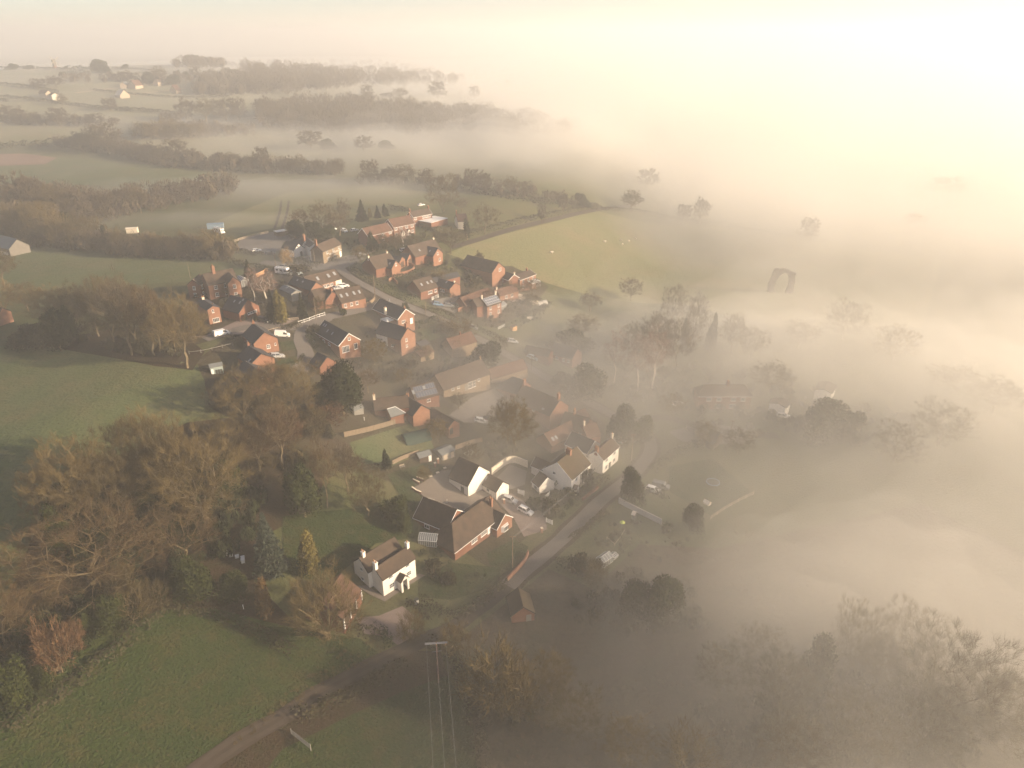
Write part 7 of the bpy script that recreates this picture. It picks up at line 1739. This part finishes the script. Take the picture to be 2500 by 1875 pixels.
def row(spec, what, grp, keys=('farbare0', 'farbare1', 'brown2', 'farbare0')):
    """A row of far trees counted from its windmill end (from the left)."""
    for i, (u, vb, vt, w) in enumerate(sorted(spec)):
        plant(keys[i % len(keys)], u, vb, vt, w, f'{ORD[i]} bare tree along {what}', 'bare_tree', 'tree', grp)
row([(23, 545, 433, 80), (87, 540, 428, 95), (144, 545, 455, 80), (201, 540, 460, 80), (266, 535, 470, 60), (312, 525, 456, 60), (345, 520, 457, 50), (393, 490, 452, 50), (437, 490, 448, 45), (467, 487, 437, 55), (520, 472, 430, 50), (562, 468, 440, 45)], 'the upper meadow wood edge, counted from the picture edge', 'trees of the upper meadow edge')
row([(30, 590, 495, 100), (85, 595, 500, 90), (118, 600, 490, 90), (160, 605, 520, 70), (205, 608, 522, 80), (300, 618, 560, 50), (340, 620, 575, 50), (372, 624, 572, 45), (408, 628, 570, 50), (450, 628, 568, 50), (490, 630, 575, 50)], 'the dark meadow hedge, counted from the grey barn', 'trees of the dark meadow hedge', ('brown1', 'scrub0', 'olive0', 'scrub1'))
plants([('yew0', 172, 575, 508, 50, 'dark evergreen among bare trees above the meadow hedge'), ('pointed', 262, 605, 543, 40, 'spiky dark evergreen beside the caravan'), ('yew1', 372, 625, 578, 40, 'dark evergreen bush in the meadow hedge')], None, 'evergreen_tree')
row([(165, 362, 338, 30), (200, 368, 325, 55), (229, 372, 314, 70), (266, 376, 302, 80), (323, 386, 350, 45), (365, 392, 350, 60), (400, 398, 362, 45), (433, 398, 342, 70), (470, 402, 364, 50), (525, 412, 385, 45), (568, 414, 373, 50), (608, 416, 386, 40), (642, 414, 361, 46), (703, 424, 384, 46), (733, 424, 378, 42), (778, 424, 392, 40), (816, 424, 394, 40)], 'the long misty hedgerow, counted from the windmill side', 'trees of the long misty hedgerow')
row([(15, 300, 258, 50), (50, 302, 262, 40), (87, 304, 274, 42), (146, 307, 264, 55), (235, 308, 277, 50), (279, 310, 286, 30)], 'the hillside oak hedge, counted from the picture edge', 'oaks of the hillside hedge')
row([(95, 217, 192, 40), (139, 212, 188, 46), (182, 198, 178, 22), (154, 260, 229, 26), (271, 272, 240, 38), (311, 199, 173, 46), (391, 204, 162, 46), (479, 190, 162, 30)], 'the hillside fields below the windmill, counted from the farmhouse', 'trees of the hillside fields')
row([(420, 315, 275, 60), (460, 300, 243, 50), (505, 300, 242, 66), (554, 297, 242, 74), (585, 297, 240, 46), (646, 296, 238, 44), (668, 294, 253, 44), (720, 300, 262, 50)], 'the near end of the misty wood, counted from the hillside', 'trees at the end of the misty wood')
row([(350, 338, 300, 60), (395, 340, 294, 80), (440, 340, 298, 80), (480, 336, 303, 60)], 'the low scrub under the misty wood', 'low trees under the misty wood', ('scrub0', 'scrub1'))
row([(897, 239, 208, 32), (946, 241, 226, 34), (979, 243, 215, 44), (1068, 244, 200, 46), (1159, 245, 211, 30), (1212, 225, 200, 30)], 'the pale field before the far wood, counted from the windmill side', 'trees before the far wood')
row([(760, 365, 320, 66), (800, 366, 335, 50), (889, 369, 333, 50), (942, 365, 339, 46)], 'the fog bank under the misty wood', 'trees in the fog bank', ('farbare0', 'yew0'))
row([(905, 448, 393, 50), (950, 450, 410, 50), (984, 450, 402, 80), (1041, 450, 413, 44), (1151, 464, 413, 42), (1182, 470, 421, 42), (1246, 478, 432, 46), (1282, 480, 443, 44)], 'the misty hedge above the lone oak, counted from the windmill side', 'trees above the lone oak')
row([(1334, 262, 232, 60), (1440, 250, 232, 60), (1516, 292, 264, 40), (1545, 310, 285, 40)], 'the fog beyond the misty wood', 'trees in the fog beyond the wood')
plants([('yew0', 247, 181, 140, 58, 'big round dark tree on the hilltop'), ('yew1', 306, 170, 154, 22, 'small round dark tree on the hilltop skyline'), ('yew0', 32, 172, 153, 34, 'round hazy tree at the hilltop picture edge'), ('yew1', 72, 170, 157, 30, 'second round hazy tree before the windmill'), ('holly0', 163, 169, 158, 9, 'tiny tree between windmill and tall hedge'),
        ('yew0', 365, 206, 171, 40, 'dark tree clump by the hill barns'), ('yew1', 422, 209, 178, 44, 'dark tree above the low pink building'), ('pointed', 437, 188, 168, 18, 'small dark tree at the hill gardens'), ('holly1', 455, 192, 172, 20, 'bush tree at the hill gardens')], None, 'evergreen_tree')
# far woods that read as one mass
scatter_mass('far_woods', [(600, 232), (600, 160), (700, 152), (850, 150), (1000, 165), (1140, 185), (1120, 215), (900, 215), (700, 232)], 420, ['a', 'b', 'c'], (13, 19), M_TWIG_GREY, 31)
scatter_mass('far_woods', [(640, 318), (660, 278), (800, 268), (950, 270), (1150, 290), (1300, 305), (1405, 330), (1400, 345), (1200, 335), (950, 330), (800, 325)], 420, ['a', 'b', 'c'], (13, 19), M_TWIG_GREY, 32)
scatter_mass('far_woods', [(1340, 245), (1400, 215), (1480, 210), (1550, 222), (1540, 240)], 140, ['a', 'b'], (13, 18), M_TWIG_GREY, 33)
scatter_mass('far_woods', [(430, 168), (470, 156), (560, 158), (600, 168)], 110, ['a', 'e'], (12, 16), M_TWIG_GREY, 34)
scatter_mass('far_woods', [(470, 235), (520, 200), (600, 190), (640, 215), (600, 235)], 120, ['a', 'b', 'e'], (9, 15), M_TWIG_GREY, 35)
#scatter_mass('far_woods', [(1000, 150), (1250, 128), (1480, 122), (1480, 128), (1250, 138), (1050, 160)], 160, ['a', 'b'], (14, 20), M_TWIG_GREY, 36)
scatter_mass('meadow_scrub', [(-40, 600), (120, 500), (240, 530), (280, 600), (150, 620)], 130, ['a', 'b', 'e'], (3, 7), M_TWIG, 37)
scatter_mass('garden_shrubs', [(600, 700), (690, 690), (760, 740), (680, 790), (610, 760)], 60, ['a', 'b', 'e'], (1, 2.4), M_HEDGE, 38)
scatter_mass('garden_shrubs', [(900, 800), (1000, 860), (1150, 900), (1080, 960), (930, 940), (860, 900)], 90, ['a', 'e', 'b'], (.8, 2.2), M_HEDGE, 39)
scatter_mass('garden_shrubs', [(1180, 760), (1290, 740), (1330, 780), (1250, 810), (1180, 800)], 70, ['a', 'e', 'b'], (.8, 2.0), M_HEDGE, 40)
scatter_mass('garden_shrubs', [(1480, 1250), (1560, 1270), (1700, 1330), (1600, 1380), (1450, 1330)], 60, ['a', 'e', 'b'], (.6, 1.6), M_HEDGE, 41)
M_BRACKEN = mat('dead_bracken', (.15, .10, .055), .95, .25, .3)
scatter_mass('rough_tussocks', [(1700, 1300), (1950, 1280), (2150, 1350), (2200, 1500), (1900, 1480), (1700, 1420)], 300, ['a', 'b'], (.25, .8), M_BRACKEN, 42)
scatter_mass('rough_tussocks', [(1300, 1720), (1600, 1650), (1900, 1700), (2000, 1870), (1250, 1870)], 300, ['a', 'b'], (.3, 1.1), M_BRACKEN, 43)
scatter_mass('rough_tussocks', [(720, 1660), (900, 1560), (960, 1590), (700, 1740), (560, 1830)], 140, ['a', 'b'], (.3, .8), mat('dry_grass', (.12, .09, .04), .95, .2, .3), 44)
scatter_mass('undergrowth', [(1400, 1440), (1560, 1410), (1690, 1440), (1720, 1540), (1560, 1570), (1400, 1520)], 110, ['a', 'e', 'b'], (1, 3.6), M_HEDGE, 45)  # scrub, massed also to give the dark of the shadow round the evergreens
scatter_mass('undergrowth', [(1880, 1640), (2000, 1600), (2200, 1640), (2320, 1740), (2200, 1780), (1960, 1740)], 130, ['a', 'e', 'b'], (1, 4), M_HEDGE, 46)
scatter_mass('undergrowth', [(1930, 1030), (2080, 1030), (2100, 1090), (1950, 1090)], 70, ['a', 'e', 'b'], (1, 4), M_HEDGE, 47)
scatter_mass('undergrowth', [(1130, 1640), (1260, 1620), (1340, 1740), (1240, 1800), (1130, 1760)], 70, ['a', 'b', 'e'], (1, 3), M_HEDGE, 48)

# continuous belts of hedgerow scrub far off
for k, (poly, n, hr) in enumerate((([(140, 348), (300, 362), (430, 392), (600, 408), (840, 418), (840, 430), (590, 424), (410, 412), (280, 380), (140, 362)], 230, (4, 10)), ([(-40, 500), (120, 480), (260, 510), (420, 484), (560, 460), (570, 478), (430, 505), (260, 545), (-40, 570)], 240, (5, 13)),
                                   ([(70, 575), (300, 606), (560, 622), (560, 640), (300, 628), (70, 600)], 170, (4, 9)), ([(-40, 288), (220, 300), (220, 312), (-40, 304)], 70, (4, 8)), ([(880, 436), (1060, 440), (1300, 472), (1455, 505), (1455, 515), (1280, 488), (1050, 456), (880, 452)], 75, (2.5, 7)),
                                   ([(100, 205), (200, 186), (320, 192), (480, 185), (620, 205), (560, 222), (380, 205), (220, 204)], 130, (4, 9)), ([(340, 325), (500, 318), (620, 318), (620, 332), (480, 340), (350, 342)], 110, (5, 10)))):
    scatter_mass('hedgerow_scrub', poly, n, ['a', 'b', 'c', 'e'], hr, M_TWIG_GREY, 60 + k)
# the foggy corner: crowns that sink into the mist
FOGT = 'bare trees sunk in the fog over the rough field'
plants([('brown0', 1760, 1690, 1590, 150, 'bare crown in fog nearest the orange willow clump'), ('olive1', 1850, 1640, 1545, 140, 'olive bare crown in fog above the bracken slope'), ('brown2', 1900, 1740, 1620, 170, 'broad bare crown in fog below the foggy dark evergreen'), ('olive3', 2190, 1640, 1490, 170, 'tall olive crown in fog behind the pale limbed tree'),
        ('brown1', 2240, 1830, 1690, 220, 'brown crown in fog at the foot of the great corner tree'), ('olive2', 2420, 1820, 1670, 240, 'olive crown cut by the picture corner in fog'), ('olive0', 2090, 1840, 1720, 200, 'golden crown in fog at the picture foot'),
        ('brown2', 1930, 1880, 1770, 180, 'brown crown cut by the picture foot in fog'), ('olive1', 1530, 1860, 1770, 150, 'olive scrub crown in fog beside the orange willows'), ('brown0', 1400, 1790, 1700, 150, 'brown crown in fog beside the willow clump'), ('olive2', 1345, 1700, 1610, 120, 'olive crown in fog above the willow clump'),
        ('brown3', 2180, 1130, 1040, 130, 'faint bare crown past the dark evergreen clump'), ('brown0', 2290, 1090, 990, 150, 'faint wide crown in the bright fog past the dark clump'), ('brown2', 1880, 960, 890, 110, 'faint crown in fog behind the pale gabled annex'),
        ('brown1', 1830, 880, 800, 90, 'faint crown in fog at the end of the birch grove'), ('olive3', 2180, 880, 800, 120, 'faint crown below the bright crown by the ruin'), ('brown2', 1440, 760, 715, 60, 'low crown in the thin mist below the lone oak'), ('olive2', 1420, 830, 770, 80, 'hazy bare crown above the round yew past the road'),
        ('brown0', 1800, 1110, 1050, 80, 'hazy crown beside the misty yard'), ('olive0', 1720, 1090, 1030, 60, 'thin hazy tree beside the misty hut'), ('brown3', 1590, 905, 800, 110, 'dense brown crown among the birches'), ('russet1', 1650, 900, 790, 100, 'russet crown among the foggy conifers'), ('olive1', 1545, 880, 790, 90, 'olive crown in front of the birch grove')], FOGT)
scatter_mass('undergrowth', [(1420, 930), (1620, 900), (1820, 900), (1820, 960), (1620, 985), (1450, 985)], 130, ['a', 'b', 'e'], (1, 4), M_HEDGE, 80)
scatter_mass('undergrowth', [(1700, 1740), (1960, 1660), (2300, 1700), (2480, 1800), (2400, 1880), (1700, 1880)], 260, ['a', 'b', 'e'], (1, 4.5), M_HEDGE, 81)
scatter_mass('undergrowth', [(1660, 1000), (1900, 930), (2250, 1040), (2250, 1120), (1950, 1060), (1700, 1090)], 150, ['a', 'b', 'e'], (1, 4), M_HEDGE, 82)

for k, (poly, n, hr, m_) in enumerate((([(890, 640), (930, 690), (1010, 715), (1130, 780), (1200, 785), (1270, 710), (1200, 650), (1060, 640)], 150, (.7, 2.4), M_HEDGE), ([(960, 785), (1060, 795), (1180, 850), (1120, 885), (1000, 880)], 70, (.7, 2.2), M_HEDGEG),
        ([(470, 705), (640, 700), (690, 780), (600, 790), (520, 745)], 70, (.8, 2.6), M_HEDGE), ([(1180, 1085), (1250, 1060), (1290, 1100), (1200, 1130)], 40, (.8, 2), M_HEDGE), ([(1300, 1185), (1450, 1172), (1440, 1215), (1350, 1285), (1310, 1245)], 70, (.6, 1.9), M_HEDGEG),
        ([(500, 930), (640, 900), (780, 1000), (820, 1080), (700, 1090), (520, 1010)], 110, (1, 3.2), M_HEDGE), ([(1230, 720), (1340, 740), (1320, 785), (1210, 765)], 70, (.7, 2.2), M_HEDGE), ([(860, 560), (1060, 540), (1080, 600), (900, 625)], 90, (.8, 2.6), M_HEDGE),
        ([(1060, 1290), (1130, 1400), (1240, 1410), (1180, 1440), (1080, 1430), (1010, 1380)], 50, (.5, 1.6), M_HEDGEG), ([(780, 600), (900, 570), (950, 640), (860, 650)], 40, (.7, 2), M_HEDGE), ([(1090, 880), (1180, 890), (1160, 940), (1060, 940)], 60, (.8, 2.4), M_HEDGEG))):
    scatter_mass('garden_shrubs', poly, n, ['a', 'e', 'b'], hr, m_, 90 + k)
plants([('brown0', 1040, 880, 845, 40, 'small garden tree beside the half white house'), ('olive1', 1105, 860, 822, 44, 'small golden tree on the bank below the road'), ('brown2', 780, 760, 725, 34, 'small tree behind the rail fence on the side street'), ('olive0', 560, 725, 690, 40, 'small tree in the red farmhouse garden'),
        ('russet0', 1190, 745, 705, 50, 'hazy tree in the garden of the farm range'), ('brown1', 1010, 700, 668, 36, 'small tree by the hedged bungalow drive'), ('olive2', 880, 640, 600, 40, 'small tree at the inn lane corner'), ('brown3', 1220, 860, 820, 44, 'hazy small tree beside the misty road'),
        ('russet1', 900, 960, 905, 60, 'reddish tree in the gravelled hollow'), ('olive1', 985, 940, 900, 50, 'small tree in front of the long barn'), ('brown2', 1120, 1000, 960, 44, 'bare shrub tree on the yard edge by the solar barn'), ('russet0', 860, 1180, 1110, 70, 'russet tree at the hedge of the fenced lawn'),
        ('olive2', 1035, 1180, 1140, 40, 'small tree beside the dark summerhouse'), ('brown0', 1300, 720, 680, 46, 'thin hazy tree below the field house veranda'), ('birch1', 985, 600, 555, 40, 'pale birch before the brick terrace'), ('brown1', 935, 605, 570, 36, 'bare tree at the lower terrace front')], 'small bare trees in the village gardens')

scatter_mass('rough_tussocks', [(100, 1780), (330, 1620), (560, 1560), (760, 1600), (700, 1700), (500, 1840), (200, 1870)], 300, ['a', 'b'], (.12, .38), MATS['dry_grass'], 120)
scatter_mass('rough_tussocks', [(700, 1860), (860, 1760), (1080, 1690), (1150, 1800), (1150, 1870)], 160, ['a', 'b'], (.12, .35), MATS['dry_grass'], 121)
scatter_mass('rough_tussocks', [(20, 1000), (300, 900), (480, 920), (420, 1020), (120, 1120)], 160, ['a', 'b'], (.12, .3), MATS['dry_grass'], 122)

hedge([(1105, 1580), (1148, 1700), (1165, 1790), (1182, 1890)], 3.2, 1.6, M_HEDGE, 'bramble hedge between dark pasture and foggy rough field', seed=77)
